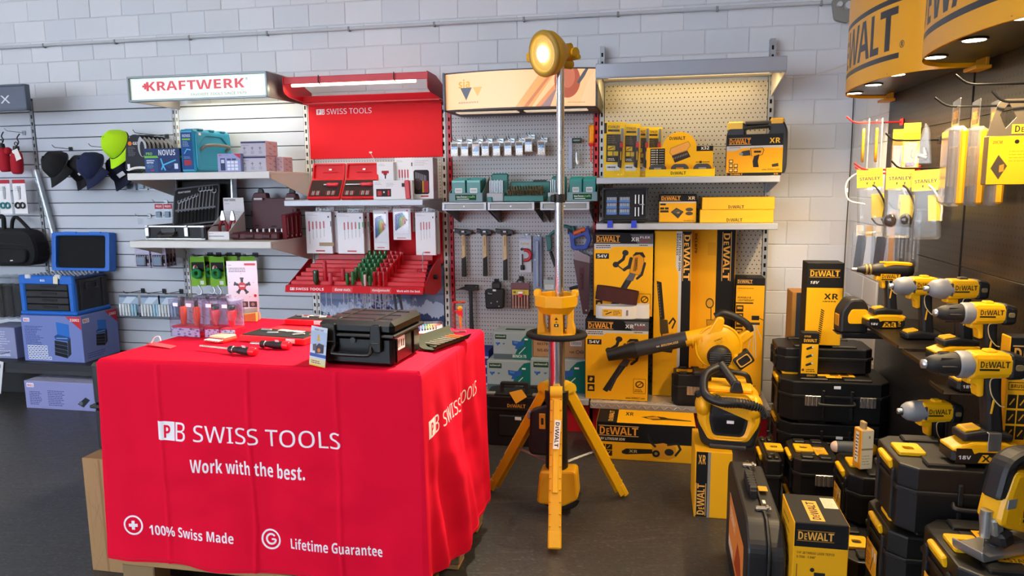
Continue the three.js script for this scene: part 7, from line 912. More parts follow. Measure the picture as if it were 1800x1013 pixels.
  // seams: the strips that join two differently printed sides get vertices of their own
  for (const s of [seg[0] - 1, seg[0] + seg[1] - 1]) for (let j = 0; j < rows; j++) { const o = pos.length / 3; for (const [jj, ii] of [[j, s], [j + 1, s], [j, s + 1], [j + 1, s + 1]]) { const q = (jj * (n + 1) + ii) * 3; pos.push(pos[q], pos[q + 1], pos[q + 2]); uv.push(0.03, 0.03); } idx.push(o, o + 1, o + 2, o + 2, o + 1, o + 3); }
  // top
  const base = pos.length / 3, M2 = 40; for (let j = 0; j <= M2; j++) for (let i = 0; i <= M2; i++) { const a = i / M2, b = j / M2, L = 0.012, lx = Q[0][0] + (Q[3][0] - Q[0][0]) * b, rx = Q[1][0] + (Q[2][0] - Q[1][0]) * b, lz = Q[0][1] + (Q[3][1] - Q[0][1]) * b, rz = Q[1][1] + (Q[2][1] - Q[1][1]) * b; let x = lx + (rx - lx) * a, z = lz + (rz - lz) * a; x += (cx - x) * L * 0.9; z += (cz - z) * L * 1.6; pos.push(x, TY + 0.002 + 0.0012 * noise.noise(x * 7, z * 7, 0), z); uv.push(0.03, 0.03); }
  for (let j = 0; j < M2; j++) for (let i = 0; i < M2; i++) { const a = base + j * (M2 + 1) + i, b = a + M2 + 1; idx.push(a, a + 1, b, b, a + 1, b + 1); }
  const g = new THREE.BufferGeometry(); g.setAttribute('position', new THREE.Float32BufferAttribute(pos, 3)); g.setAttribute('uv', new THREE.Float32BufferAttribute(uv, 2)); g.setIndex(idx); g.computeVertexNormals();
  const mesh = new THREE.Mesh(g, cloth); mesh.name = 'cloth'; mesh.castShadow = mesh.receiveShadow = true; t.add(mesh);
  const hem = []; for (let i = 0; i < seg[0] + seg[1]; i += 1) { const q = (rows * (n + 1) + i) * 3; hem.push([pos[q], pos[q + 1] + 0.012, pos[q + 2] + (i < seg[0] ? 0.0015 : 0)]); } part('hem_stitch', tube(hem, 0.0012, 400, 4), M('#c60825', 0.7), t);
}
const Z0 = TY + 0.004;
{ // black case
  const t = thing('hard_case', 'black hard plastic equipment case on the red table', 'case', [-0.942, Z0, 2.212], -0.07), k = M('#0a0a0b', 0.28), W = 0.268, D = 0.245;
  part('case_base', B(W - 0.012, 0.1, D - 0.012, 0, 0.05, 0, 0, 0, 0, 0.012), k, t); part('lid', [B(W, 0.046, D, 0, 0.126, 0, 0, 0, 0, 0.014)], k, t); part('rim', [B(W + 0.01, 0.012, D + 0.01, 0, 0.102, 0, 0, 0, 0, 0.004)], M('#0e0e0f', 0.32), t);
  for (let i = 0; i < 3; i++) part('lid_ridge', B(W - 0.05, 0.004, 0.006, 0, 0.15, -0.07 + i * 0.07, 0, 0, 0, 0.001), M('#0c0c0d', 0.3), t); for (const x of [-0.07, 0.06]) part('lid_ridge', B(0.006, 0.004, D - 0.04, x, 0.15, 0, 0, 0, 0, 0.001), M('#0c0c0d', 0.3), t);
  for (const x of [-0.085, 0.075]) { const l = part('latch', at(ex([[-0.018, 0.05, 0.004], [0.018, 0.05, 0.004], [0.02, 0.1, 0.004], [0.016, 0.14, 0.006], [-0.016, 0.14, 0.006], [-0.02, 0.1, 0.004]], 0.014, 0, 0.003), x, 0, D / 2 + 0.003), k, t); part('latch_groove', B(0.026, 0.004, 0.004, x, 0.08, D / 2 + 0.011), M('#262628', 0.3), l); }
  part('carry_handle', tube([[-0.07, 0.075, D / 2 - 0.002], [-0.075, 0.05, D / 2 + 0.02], [-0.06, 0.044, D / 2 + 0.026], [0.045, 0.044, D / 2 + 0.026], [0.06, 0.05, D / 2 + 0.02], [0.055, 0.075, D / 2 - 0.002]], 0.007, 40, 8), k, t); part('pressure_valve', cy(0.01, 0.01, 0.006, -0.01, 0.085, D / 2 - 0.003, Math.PI / 2), M('#2a2a2c', 0.3), t);
  part('bar_code_label', plate(0.07, 0.042, pr(90, 54, (g, w, h) => { fill(g, '#dfe0e4', 0, 0, w, h); for (let i = 0; i < 12; i++) fill(g, '#222', 8 + i * 3, 10, i % 3 ? 1 : 2, 34); fill(g, '#333', 50, 12, 10, 30); poly(g, '#222', 70, 14, 80, 14, 80, 44, 66, 44, 70, 36); }), W / 2 - 0.004, 0.07, 0.06, 0, Math.PI / 2, 0), atlas.card, t); for (const z of [-0.05, 0.09]) part('side_rib', B(0.006, 0.08, 0.01, W / 2 - 0.004, 0.05, z, 0, 0, 0, 0.002), k, t); }
{ const p = pr(90, 170, (g, w, h) => { fill(g, '#c6cfe0', 0, 0, w, h); fill(g, '#a8b8d2', 0, 20, w, 60); tx(g, 'PROFI CASE', 20, 10, 50, 8, '#333'); poly(g, '#d8a018', 40, 34, 48, 34, 50, 52, 56, 60, 34, 60, 40, 52); poly(g, '#3a3444', 48, 70, 76, 74, 76, 110, 30, 116, 26, 92); disc(g, '#c8762a', 50, 100, 9); poly(g, '#5a5060', 14, 78, 34, 74, 36, 104, 16, 106); fill(g, '#3a56a0', 0, 116, w, 14); fill(g, '#d8d2a0', 0, 138, w, 26); bars(g, 10, 146, 60, 2, 8, '#a04030', 4); fill(g, '#e8b820', 0, 164, w, 6); });
  const t = thing('case_leaflet', 'printed leaflet card leaning against the black case', 'leaflet', [-1.075, Z0, 2.352], -0.35); t.rotation.z = -0.05; part('card', plate(0.072, 0.13, p, 0, 0.065, 0, -0.1), atlas.gloss, t); part('price_sticker', B(0.016, 0.016, 0.001, -0.026, 0.078, -0.004, -0.1), M('#fafafa', 0.6), t); }
// clear display boxes with drivers
{ const acr = new THREE.MeshPhysicalMaterial({ color: lin('#f6f4fa'), roughness: 0.06, transmission: 1, thickness: 0, ior: 1.49 });
  function clearBox(label, x, z, w, n, kind, turn = 0) {
    const t = thing('clear_display_box', label, 'display box', [x, Z0, z], turn), D = 0.068, h = 0.147;
    const th = 0.002; part('clear_wall', [B(w, h, th, 0, h / 2, D / 2, 0, 0, 0, 0)], acr, t); part('clear_wall', [B(w, h, th, 0, h / 2, -D / 2, 0, 0, 0, 0)], acr, t); part('clear_wall', B(th, h, D, -w / 2, h / 2, 0, 0, 0, 0, 0), acr, t); part('clear_wall', B(th, h, D, w / 2, h / 2, 0, 0, 0, 0, 0), acr, t); part('clear_lid', B(w, th, D, 0, h, 0, 0, 0, 0, 0), acr, t);
    part('red_insert', B(w - 0.006, 0.006, D - 0.006, 0, 0.038, 0), M('#e02038', 0.4), t); part('foot_print', plate(w - 0.006, 0.034, pr(80, 36, (g, a, b) => { fill(g, '#cfcbdc', 0, 0, a, b); for (let i = 0; i < 26; i++) disc(g, ['#e4e0f0', '#8a84b0', '#6a6494'][i % 3], (i * 37) % 80, (i * 23) % 36, 2 + i % 3); }), 0, 0.018, D / 2 - 0.004), atlas.gloss, t);
    part('back_print', plate(w - 0.006, 0.1, pr(80, 100, (g, a, b) => { fill(g, '#d4d0e0', 0, 0, a, b); for (let i = 0; i < 12; i++) line(g, '#7f78a8', 2, (i * 31) % 70, (i * 17) % 90, (i * 31) % 70 + 12, (i * 17) % 90 + 8); }), 0, 0.092, -D / 2 + 0.004), atlas.gloss, t);
    for (let i = 0; i < n; i++) { const px = n > 1 ? (i - 0.5) * w * 0.46 : 0; if (kind) part('stubby_driver', [at(lathe([[0.001, 0.1], [0.014, 0.1], [0.015, 0.085], [0.01, 0.08]], 16), px, 0.028, 0)], M('#232326', 0.4), t), part('stubby_handle', at(lathe([[0.012, 0.08], [0.019, 0.076], [0.018, 0.055], [0.012, 0.035], [0.008, 0.012]], 16), px, 0.028, 0), M('#e02438', 0.35), t); else part('driver_shank', [cy(0.008, 0.008, 0.05, px, 0.118, 0)], M('#3a3030', 0.4), t), part('driver_handle', at(lathe([[0.008, 0.075], [0.0125, 0.07], [0.014, 0.045], [0.0125, 0.02], [0.009, 0]], 16), px, 0.042, 0), M('#e04a20', 0.35), t); part('price_sticker', B(0.024, 0.014, 0.001, px - 0.004, 0.128, D / 2 + 0.0016), M('#fbfbfd', 0.6), t); }
  }
  clearBox('wide clear box with two slim orange-red drivers', -1.806, 1.965, 0.14, 2, 0, -0.12); clearBox('clear box half hidden behind the slim driver box', -1.76, 1.875, 0.12, 2, 0, -0.1); clearBox('left clear box with one stubby red driver', -1.69, 1.97, 0.068, 1, 1, -0.05); clearBox('right clear box with one stubby red driver', -1.618, 1.975, 0.068, 1, 1, -0.05); }
{ const t = thing('leaflet_stand', 'white leaflet of a star-shaped tool in an oak block', 'leaflet stand', [-1.768, Z0, 1.64], 0.12);
  part('leaflet', plate(0.136, 0.26, pr(150, 286, (g, w, h) => { fill(g, '#e6e8f4', 0, 0, w, h); fill(g, '#c42838', 88, 12, 54, 10); bars(g, 10, 34, 84, 3, 8, '#556', 3); bars(g, 8, 20, 16, 1, 8, '#778'); g.save(); g.translate(72, 122); for (let i = 0; i < 5; i++) { g.rotate(Math.PI * 2 / 5); fill(g, '#26262c', -6, -40, 12, 30); fill(g, '#3a3a40', -9, -42, 18, 8); } g.restore(); disc(g, '#b82430', 72, 122, 19); fill(g, '#e8c8cc', 60, 118, 24, 7); for (let i = 0; i < 5; i++) bars(g, 72 + 62 * Math.sin(i * 1.257) - 4, 122 - 62 * Math.cos(i * 1.257), 8, 1, 6, '#556'); disc(g, '#b82430', 134, 168, 7); for (let i = 0; i < 3; i++) { fill(g, '#4a3a44', 14 + i * 44, 196, 38, 28); disc(g, '#a8887c', 32 + i * 44, 210, 9); } poly(g, '#b6b4ae', 10, 240, 140, 226, 140, 250, 10, 268); }), 0, 0.133, 0.0), atlas.gloss, t);
  part('oak_block', at(ex([[-0.04, 0], [0.065, 0], [0.065, 0.04], [-0.04, 0.026]], 0.022, 0.002, 0.002), 0, 0, 0.022), M('#c8904a', 0.6), t); part('oak_back', B(0.12, 0.03, 0.02, 0, 0.015, -0.02, 0, 0, 0, 0.002), M('#c08844', 0.6), t); }
// lying drivers
function lying(label, x, z, turn, len, shank) { const t = thing('bit_driver', label, 'screwdriver', [x, Z0 + 0.014, z], turn), L = (p) => lathe(p, 20).applyMatrix4(new THREE.Matrix4().makeRotationZ(-Math.PI / 2));
  part('handle', L([[0.006, 0], [0.013, 0.004], [0.014, 0.014], [0.009, 0.022], [0.012, 0.034], [0.0145, 0.06], [0.014, 0.085], [0.0145, 0.095]]), M('#19191b', 0.55), t); part('end_cap', L([[0.0142, 0.095], [0.0155, 0.1], [0.0155, 0.118], [0.012, 0.124], [0.001, 0.124]]), M('#d8182c', 0.3), t); part('shank', at(cy(0.0055, 0.0055, shank, 0, 0, 0, 0, 0, Math.PI / 2), -shank / 2, 0, 0), M('#d8c6bc', 0.2, 0.9), t); part('collar_ring', at(new THREE.TorusGeometry(0.0105, 0.0025, 8, 18), 0.022, 0, 0, 0, Math.PI / 2), M('#c8c4c0', 0.2, 0.9), t); part('price_sticker', at(B(0.016, 0.016, 0.001, 0.075, 0.013, 0.007, 0.4), 0, 0, 0), M('#e8e8ee', 0.6), t); }
lying('black driver with red cap nearest the table edge', -1.477, 2.225, -0.21, 0.26, 0.135); lying('black driver with red cap behind the nearest one', -1.41, 2.13, -0.09, 0.17, 0.04);
{ const t = thing('bit_holder', 'orange-red bit holder with a row of steel bits', 'bit set', [-1.625, Z0, 2.06], -0.25); part('holder', B(0.085, 0.014, 0.07, 0, 0.007, -0.02, 0, 0, 0, 0.004), M('#e03a2a', 0.4), t); for (let i = 0; i < 6; i++) part('bit', at(cy(0.004, 0.004, 0.026, 0, 0, 0, Math.PI / 2), -0.034 + i * 0.0135, 0.01, 0.024), M('#e0d8d0', 0.25, 0.9), t); part('top_film', at(bx(0.08, 0.008, 0.06), 0, 0.014, -0.022), M('#e8c8a8', 0.5), t); }
function kit(label, x, z, w, d, turn, lidT) { const t = thing('open_tool_kit', label, 'tool set', [x, Z0, z], turn), r = M('#e41e2c', 0.35); part('tray', at(ex(rect(w, d, 0, 0), 0.024, 0.006, 0.003), 0, 0.012, 0, Math.PI / 2), r, t); part('foam', B(w - 0.016, 0.006, d - 0.016, 0, 0.024, 0), M('#1a181a', 0.8), t); for (let i = 0; i < 4; i++) part('socket_row', B(w * 0.16, 0.008, 0.014, -w * 0.3 + i * w * 0.2, 0.03, -d * 0.2 + (i % 2) * d * 0.3, 0, 0.2 * i, 0, 0.003), steel, t); part('paper_slip', B(w * 0.4, 0.002, d * 0.2, 0.02, 0.029, -d * 0.28, 0, -0.1), M('#dcd8c8', 0.6), t); part('hinge_edge', B(w, 0.01, 0.01, 0, 0.022, -d / 2), M('#b8121e', 0.4), t); if (lidT) part('lid', at(B(w, 0.014, d * 0.9, 0, 0.007, -d * 0.96, 0, 0, 0, 0.004), 0, 0, 0), r, t); part('price_sticker', B(0.04, 0.016, 0.002, w * 0.3, 0.014, d / 2 + 0.002), M('#eeeeee', 0.6), t); }
kit('open red tool kit with black foam beside the drivers', -1.4, 1.995, 0.29, 0.13, -0.13, 1); kit('second open red tool kit nearer the shelves', -1.44, 1.67, 0.2, 0.09, -0.05, 0);
single('clear_pack', 'flat clear pack with red insert left of the black case', 'pack', [B(0.16, 0.016, 0.09, 0, 0.008, 0, 0, 0, 0, 0.004)], M('#e87878', 0.15, 0, { clearcoat: 1 }), [-1.22, Z0, 1.8], -0.1);
single('oak_box', 'small oak box behind the black case', 'box', [B(0.07, 0.03, 0.06, 0, 0.015, 0, 0, 0, 0, 0.003)], M('#b86a2a', 0.55), [-1.245, Z0, 1.98], 0);
{ const t = thing('bit_roll', 'olive fabric roll of bits opened on the table corner', 'tool roll', [-0.782, Z0, 1.965], -0.3), n = 14, pos = [], idx = []; for (let i = 0; i <= n; i++) { const a = i / n, x = -0.02 + a * 0.1, y = 0.04 * Math.pow(Math.max(0, 0.45 - a) / 0.45, 2) + (a > 0.85 ? (a - 0.85) * 0.12 : 0) + 0.003; for (const z of [-0.1, 0.13]) { pos.push(x, y, z); pos.push(x, y + 0.005, z); } } for (let i = 0; i < n; i++) { const q = i * 4; idx.push(q + 1, q + 3, q + 5, q + 5, q + 3, q + 7, q, q + 4, q + 2, q + 2, q + 4, q + 6, q + 2, q + 6, q + 3, q + 3, q + 6, q + 7, q, q + 1, q + 4, q + 4, q + 1, q + 5); } const g = new THREE.BufferGeometry(); g.setAttribute('position', new THREE.Float32BufferAttribute(pos, 3)); g.setIndex(idx); g.computeVertexNormals(); const m = M('#33372a', 0.9); m.side = THREE.DoubleSide; part('roll_fabric', g, m, t); for (let i = 0; i < 7; i++) part(i < 2 ? 'orange_driver' : 'metal_driver', at(cy(0.005, 0.005, 0.07, 0, 0, 0, 0, 0, Math.PI / 2), 0.035, 0.016, -0.07 + i * 0.026), i < 2 ? M('#c8622a', 0.4) : M('#cfc6b4', 0.25, 0.8), t); part('roll_band', B(0.02, 0.006, 0.2, 0.055, 0.012, 0.01, 0, 0, 0, 0.002), M('#3a4030', 0.9), t); }
{ const t = thing('acrylic_block', 'clear acrylic block with a coloured driver inside', 'display block', [-0.762, Z0, 1.745], 0.25), g = new THREE.MeshPhysicalMaterial({ color: 0xffffff, roughness: 0.03, transmission: 1, thickness: 0.05, ior: 1.47 }); part('block', B(0.052, 0.12, 0.045, 0, 0.06, 0, 0, 0, 0, 0.002), g, t); part('driver_cap', at(new THREE.SphereGeometry(0.01, 14, 10), 0.003, 0.095, 0), M('#f0c018', 0.4), t); part('driver_flag', at(ex([[-0.018, 0.012], [0.014, 0.018], [0.014, -0.014], [0.0, -0.012]], 0.006, 0.001, 0.001), 0, 0.075, 0), M('#e83048', 0.4), t); part('driver_blade', cy(0.005, 0.004, 0.05, 0.004, 0.042, 0), M('#f0a018', 0.4), t); }
{ const t = thing('rainbow_key_pack', 'flat clear pack of rainbow keys behind the black case', 'hex keys', [-0.9, Z0, 1.72], 0.3); part('pack_card', B(0.12, 0.003, 0.17, 0, 0.0015, 0), M('#c9bcc8', 0.3), t); rainbow.forEach((c, i) => part('hex_key', tube([[-0.045 + i * 0.011, 0.008, 0.06 - i * 0.006], [-0.045 + i * 0.011, 0.008, -0.05], [-0.04 + i * 0.011, 0.008, -0.056], [-0.02 + i * 0.01, 0.008, -0.058]], 0.003, 16, 6), M(c, 0.35, 0.2), t)); part('clear_cover', at(bx(0.12, 0.016, 0.16, 0.005), 0, 0.003, 0), clear, t); }
{ const t = thing('price_clip', 'red price strip with a bent clear ring at the left table edge', 'price tag', [-1.79, Z0, 2.17], -0.2); part('strip', at(B(0.12, 0.002, 0.03, 0, 0.006, 0, 0.1, 0, -0.06), 0, 0, 0), M('#d85058', 0.4), t); part('clear_ring', tube([[-0.05, 0.008, 0], [-0.04, 0.03, -0.01], [-0.02, 0.034, -0.012], [-0.005, 0.02, -0.005]], 0.0025, 20, 6), M('#f4dcdc', 0.15), t); }
// carton and case at the left of the table
carton('brown_carton', 'tall brown carton standing left of the red table', 'box', [-2.02, 0, 2.1], [0.145, 0.45, 0.33], { pz: pr(60, 190, (g, w, h) => { fill(g, '#a9845a', 0, 0, w, h); fill(g, '#94714a', 28, 0, 4, h); for (let i = 0; i < 30; i++) line(g, `rgba(120,88,54,${rnd() * 0.3})`, 1, rnd() * w, rnd() * h, rnd() * w, rnd() * h); }) }, '#a07c54');
{ const t = thing('hard_case', 'black latched case standing on the tall brown carton', 'case', [-2.025, 0.452, 2.06]), k = M('#161618', 0.4); part('case_half', B(0.13, 0.17, 0.26, 0, 0.085, 0, 0, 0, 0, 0.012), k, t); part('case_half', B(0.13, 0.165, 0.26, 0, 0.262, 0, 0, 0, 0, 0.012), k, t); part('rim', B(0.15, 0.014, 0.275, 0, 0.174, 0, 0, 0, 0, 0.004), M('#232325', 0.4), t); part('latch', B(0.03, 0.06, 0.014, 0.0, 0.175, 0.137, 0, 0, 0, 0.004), k, t); part('carry_handle', tube([[-0.075, 0.14, 0.06], [-0.105, 0.14, 0.05], [-0.105, 0.14, -0.05], [-0.075, 0.14, -0.06]], 0.007, 20, 8), k, t); }
// ---------- power tools and cases on the right ----------
const YM = M('#f2b10d', 0.36), KM = M('#19191b', 0.5), GM = M('#8d8f94', 0.5, 0.2), TM = M('#e3c98e', 0.5), brass = M('#a88a4a', 0.35, 0.6);
const logoP = pr(120, 40, (g, w, h) => { fill(g, '#f2b10d', 0, 0, w, h); dw(g, 6, 4, 106, 22, '#1d1b18'); fill(g, '#1d1b18', 6, 30, 70, 7); });
const battP = pr(150, 56, (g, w, h) => { fill(g, '#18181a', 0, 0, w, h); poly(g, '#f2b10d', 40, 0, w, 0, w, 14, 60, 14, 48, 20); poly(g, '#f2b10d', 58, 52, 70, 22, 84, 22, 92, 32, 104, 20, 118, 24, 122, 52); tx(g, '18V', 6, 26, 34, 14, '#ececec'); tx(g, 'XR', 68, 26, 46, 22, '#18181a'); tx(g, '5', 128, 16, 14, 20, '#f2b10d'); tx(g, 'Ah', 128, 40, 14, 8, '#f2b10d'); });
// pistol-grip tool: nose towards local -x, base on y = 0
function powerTool(name, label, cat, [x, y, z], k, turn, o) {
  const t = thing(name, label, cat, [x, y, z], turn); t.scale.setScalar(k); const b = o.battery ? 0.06 : 0, c = 0.205 + b;
  const AX = (p, n = 24) => lathe(p.map(([r, l]) => [r, l]), n).applyMatrix4(new THREE.Matrix4().makeRotationZ(Math.PI / 2)).translate(0, c, 0);      // lathe along -x
  if (o.gun) { part('motor_housing', [AX([[0.001, -0.12], [0.03, -0.12], [0.034, -0.09], [0.032, 0.02], [0.024, 0.05], [0.02, 0.06]])], KM, t); part('top_shell', at(ex([[-0.02, 0.008, 0.01], [0.03, 0.022, 0.03], [0.115, 0.016, 0.02], [0.118, 0.002, 0.01]], 0.056, 0, 0.012), 0, c + 0.016, 0), YM, t); part('nose_cone', AX([[0.02, 0.05], [0.024, 0.06], [0.022, 0.085], [0.015, 0.1], [0.011, 0.118], [0.008, 0.12]]), M('#232326', 0.4), t); for (const q of [0.058, 0.075]) part('brass_ring', AX([[0.0235, q], [0.0255, q + 0.002], [0.0255, q + 0.008], [0.0235, q + 0.01]]), brass, t); part('steel_tip', AX([[0.008, 0.115], [0.008, 0.14], [0.001, 0.141]]), steel, t); }
  else {
    part('motor_housing', at(ex([[-0.04, -0.036, 0.012], [0.08, -0.03, 0.015], [0.085, 0.028, 0.015], [0.05, 0.036, 0.01], [-0.035, 0.036, 0.012]], 0.066, 0, 0.014), 0, c, 0), YM, t);
    part('rear_cap', [at(ex([[0.055, -0.036, 0.012], [0.1, -0.034, 0.014], [0.103, 0.028, 0.016], [0.058, 0.037, 0.012]], 0.071, 0, 0.012), 0, c, 0)], KM, t); part('rear_badge', at(ex(rect(0.02, 0.016, 0, 0), 0.004, 0.006, 0.001), 0.08, c, 0.036), M('#7a6a48', 0.5), t);
    if (o.wrench) { part('gear_case', AX([[0.036, 0.02], [0.037, 0.05], [0.032, 0.075], [0.024, 0.088], [0.014, 0.094]]), GM, t); part('anvil', AX([[0.01, 0.09], [0.01, 0.108], [0.001, 0.11]]), steel, t); part('side_grip_band', at(B(0.018, 0.058, 0.07, -0.026, 0, 0, 0, 0, 0, 0.008), 0, c, 0), KM, t); }
    else { part('torque_ring', AX([[0.034, 0.028], [0.037, 0.034], [0.037, 0.058], [0.033, 0.064]]), GM, t); part('chuck', AX([[0.031, 0.06], [0.032, 0.075], [0.028, 0.105], [0.024, 0.125], [0.016, 0.14], [0.008, 0.142]]), M('#1e1e20', 0.6), t); for (let i = 0; i < 8; i++) { const a = i / 8 * 6.283; part('chuck_rib', at(B(0.04, 0.004, 0.004, -0.092, 0, 0), 0, c + Math.cos(a) * 0.0305, Math.sin(a) * 0.0305), M('#333338', 0.4), t); } part('chuck_tip', AX([[0.012, 0.138], [0.012, 0.15], [0.001, 0.152]]), steel, t); }
    part('selector', B(0.03, 0.01, 0.03, 0.02, c + 0.038, 0, 0, 0, 0, 0.004), o.darkTop ? KM : YM, t);
  }
  part('maker_plate', plate(0.085, 0.03, logoP, 0.02, c + (o.gun ? -0.032 : 0.004), o.gun ? 0.027 : 0.0335), atlas.gloss, t);
  part('grip', at(ex([[-0.012, 0.03, 0.012], [0.042, 0.03, 0.012], [0.046, -0.06, 0.03], [0.062, -0.18, 0.012], [0.014, -0.18, 0.012], [0.004, -0.07, 0.03]], 0.044, 0, 0.012), 0.006, c - 0.02, 0), KM, t);
  part('grip_inlay', tube([[0.046, c - 0.03, 0.022], [0.018, c - 0.035, 0.0225], [0.022, c - 0.075, 0.0225], [0.044, c - 0.105, 0.022], [0.058, c - 0.11, 0.021]], 0.0018, 20, 5), TM, t); part('grip_badge', B(0.006, 0.04, 0.002, 0.028, c - 0.11, 0.022, 0, 0, -0.12), YM, t);
  part('trigger', [at(ex([[-0.03, 0.022, 0.006], [0.01, 0.022, 0.006], [0.012, -0.034, 0.008], [-0.004, -0.036, 0.008], [-0.008, -0.002, 0.01], [-0.034, 0.002, 0.006]], 0.04, 0, 0.006), -0.006, c - 0.05, 0)], YM, t);
  part('foot_plate', at(ex([[-0.045, 0.0, 0.006], [0.08, 0.0, 0.006], [0.084, 0.02, 0.01], [0.01, 0.032, 0.012], [-0.046, 0.022, 0.012]], 0.072, 0, 0.008), 0, b, 0), KM, t); part('foot_trim', at(ex([[-0.04, 0.022, 0.006], [0.0, 0.03, 0.006], [0.004, 0.037, 0.006], [-0.036, 0.031, 0.006]], 0.05, 0, 0.004), 0, b, 0), YM, t);
  if (o.battery) { const q = part('battery', B(0.166, 0.036, 0.08, 0.01, 0.02, 0, 0, 0, 0, 0.008), KM, t); part('battery_top', at(ex([[-0.072, 0.034, 0.004], [0.092, 0.034, 0.004], [0.092, 0.05, 0.006], [0.06, 0.062, 0.006], [-0.02, 0.062, 0.006], [-0.073, 0.042, 0.006]], 0.079, 0, 0.008), 0, 0, 0), YM, q); part('battery_print', plate(0.145, 0.042, battP, 0.008, 0.023, 0.0408), atlas.gloss, q); part('battery_catch', B(0.03, 0.012, 0.04, 0.088, 0.046, 0, 0, 0, 0, 0.004), YM, q); }
  if (o.clip) part('belt_clip', [B(0.034, 0.05, 0.003, 0.028, b + 0.004, 0.046), B(0.034, 0.004, 0.012, 0.028, b + 0.028, 0.04)], M('#b9b6b2', 0.2, 0.9), t);
  return t;
}
// black cantilever shelves
const tin = M('#2b2621', 0.35, 0.5);
[[1.2, 1.79, 0.86, 0.845, 'rear'], [1.82, 2.08, 0.855, 0.85, 'middle'], [2.09, 2.2, 0.815, 0.85, 'front']].forEach(([a, b, y, x0, s]) => { const t = thing('pegboard_shelf', `${s} black metal tool shelf on the right pegboard`, 'shelf', [0, y, (a + b) / 2]); part('shelf_plate', B(1.09 - x0, 0.004, b - a, (1.09 + x0) / 2, -0.002, 0, 0, 0, 0, 0.001), tin, t); part('shelf_lip', B(0.003, 0.014, b - a, x0, 0.004, 0, 0, 0, 0, 0.001), tin, t); part('shelf_back', B(0.004, 0.06, b - a, 1.088, -0.03, 0, 0, 0, 0, 0.001), tin, t); });
powerTool('screw_gun', 'black and yellow drywall screw gun at the rear of the tool shelf', 'screw gun', [0.895, 0.8625, 1.4], 0.87, 0.08, { gun: 1, battery: 1 });
powerTool('impact_wrench', 'grey-nosed yellow impact wrench without battery', 'impact wrench', [0.955, 0.8625, 1.61], 0.95, 0.1, { wrench: 1 });
powerTool('impact_wrench', 'grey-nosed yellow impact wrench standing on its battery', 'impact wrench', [0.955, 0.8575, 1.95], 0.9, 0.1, { wrench: 1, battery: 1, darkTop: 1 });
powerTool('hammer_drill', 'yellow combi drill on the front tool shelf', 'drill', [0.955, 0.8175, 2.145], 0.88, 0.08, { battery: 1 });
const T0 = 0.456, Ttop = T0 + 0.192 + 0.0115;
powerTool('hammer_drill', 'large yellow combi drill with belt clip standing on a black case', 'drill', [0.895, Ttop, 2.318], 1.04, 0.1, { battery: 1, clip: 1 });
powerTool('impact_driver', 'small yellow impact driver without battery behind the large drill', 'impact driver', [0.9, 0.4925, 1.96], 0.95, 0.15, { wrench: 1 });
{ const t = thing('cross_line_laser', 'black and yellow cross-line laser on a wall arm', 'laser level', [0.8, 0.826, 1.33], 0.1); part('laser_body', at(ex([[-0.055, 0.0, 0.01], [0.055, 0.0, 0.01], [0.055, 0.11, 0.02], [0.03, 0.142, 0.015], [-0.02, 0.142, 0.015], [-0.055, 0.09, 0.02]], 0.09, 0, 0.01), 0, 0, 0), KM, t); part('yellow_grip', at(ex([[-0.03, 0.03, 0.01], [0.045, 0.03, 0.01], [0.05, 0.07, 0.01], [0.04, 0.09, 0.01], [-0.02, 0.09, 0.01], [-0.034, 0.06, 0.01]], 0.006, 0, 0.002), 0.005, 0.01, 0.046), YM, t); part('lens_window', B(0.006, 0.05, 0.05, -0.054, 0.05, 0, 0, 0, 0, 0.003), M('#d8901c', 0.3), t);
  const a = thing('laser_bracket', 'black wall arm carrying the cross-line laser', 'bracket', [0.93, 0.822, 1.33]); part('arm_plate', B(0.3, 0.006, 0.08, -0.04, 0, 0), KM, a); part('arm_bar', rod([-0.16, -0.014, 0], [0.15, -0.014, 0], 0.012), KM, a); part('arm_plate_back', B(0.01, 0.07, 0.08, 0.15, -0.01, 0), KM, a); }
// stacks of black cases
const side = pr(120, 80, (g, w, h) => { fill(g, '#f0b02a', 0, 0, w, h); tx(g, 'DEWALT', 8, 8, 44, 12, '#8a4a10'); fill(g, '#d8d4cc', 70, 6, 12, 26); fill(g, '#ece8e0', 96, 12, 14, 24); line(g, '#3a3028', 6, 60, 70, 84, 30); bars(g, 8, 34, 40, 4, 9, '#9a6a1c', 4); });
const topA = pr(200, 70, (g, w, h) => { fill(g, '#f0ac10', 0, 0, w, h); for (let i = 0; i < 2; i++) for (let j = 0; j < 2; j++) fill(g, '#5a3f14', 92 + i * 46, 8 + j * 22, 38, 16); tx(g, 'DEWALT', 108, 54, 80, 11, '#6a4a14'); line(g, '#5a3f14', 4, 14, 40, 50, 24, 70, 30); }), topB = pr(90, 140, (g, w, h) => { fill(g, '#f0ac10', 0, 0, w, h); tx(g, 'DEWALT', 10, 8, 66, 14, '#7a4a10'); fill(g, '#d8d4c8', 0, 26, w, 6); tx(g, '*STAK', 14, 100, 56, 12, '#5a3f14'); bars(g, 12, 52, 60, 4, 10, '#6a6a5a', 4); }), topC = pr(160, 60, (g, w, h) => { fill(g, '#f0ac10', 0, 0, w, h); for (let i = 0; i < 5; i++) poly(g, '#221e18', 10 + i * 32, 50, 22 + i * 32, 10, 34 + i * 32, 10, 24 + i * 32, 50); });
const SB = (label, p, s, o = {}) => stackBox('stacking_case', label, p, s, 0, o);
SB('lowest black case of the rear stack by the block wall', [0.84, 0, 0.83], [0.48, 0.15, 0.34]); SB('second lowest black case of the rear stack', [0.84, 0.162, 0.83], [0.48, 0.15, 0.34], { front: 1, sticker: [0.02, 0.09] });
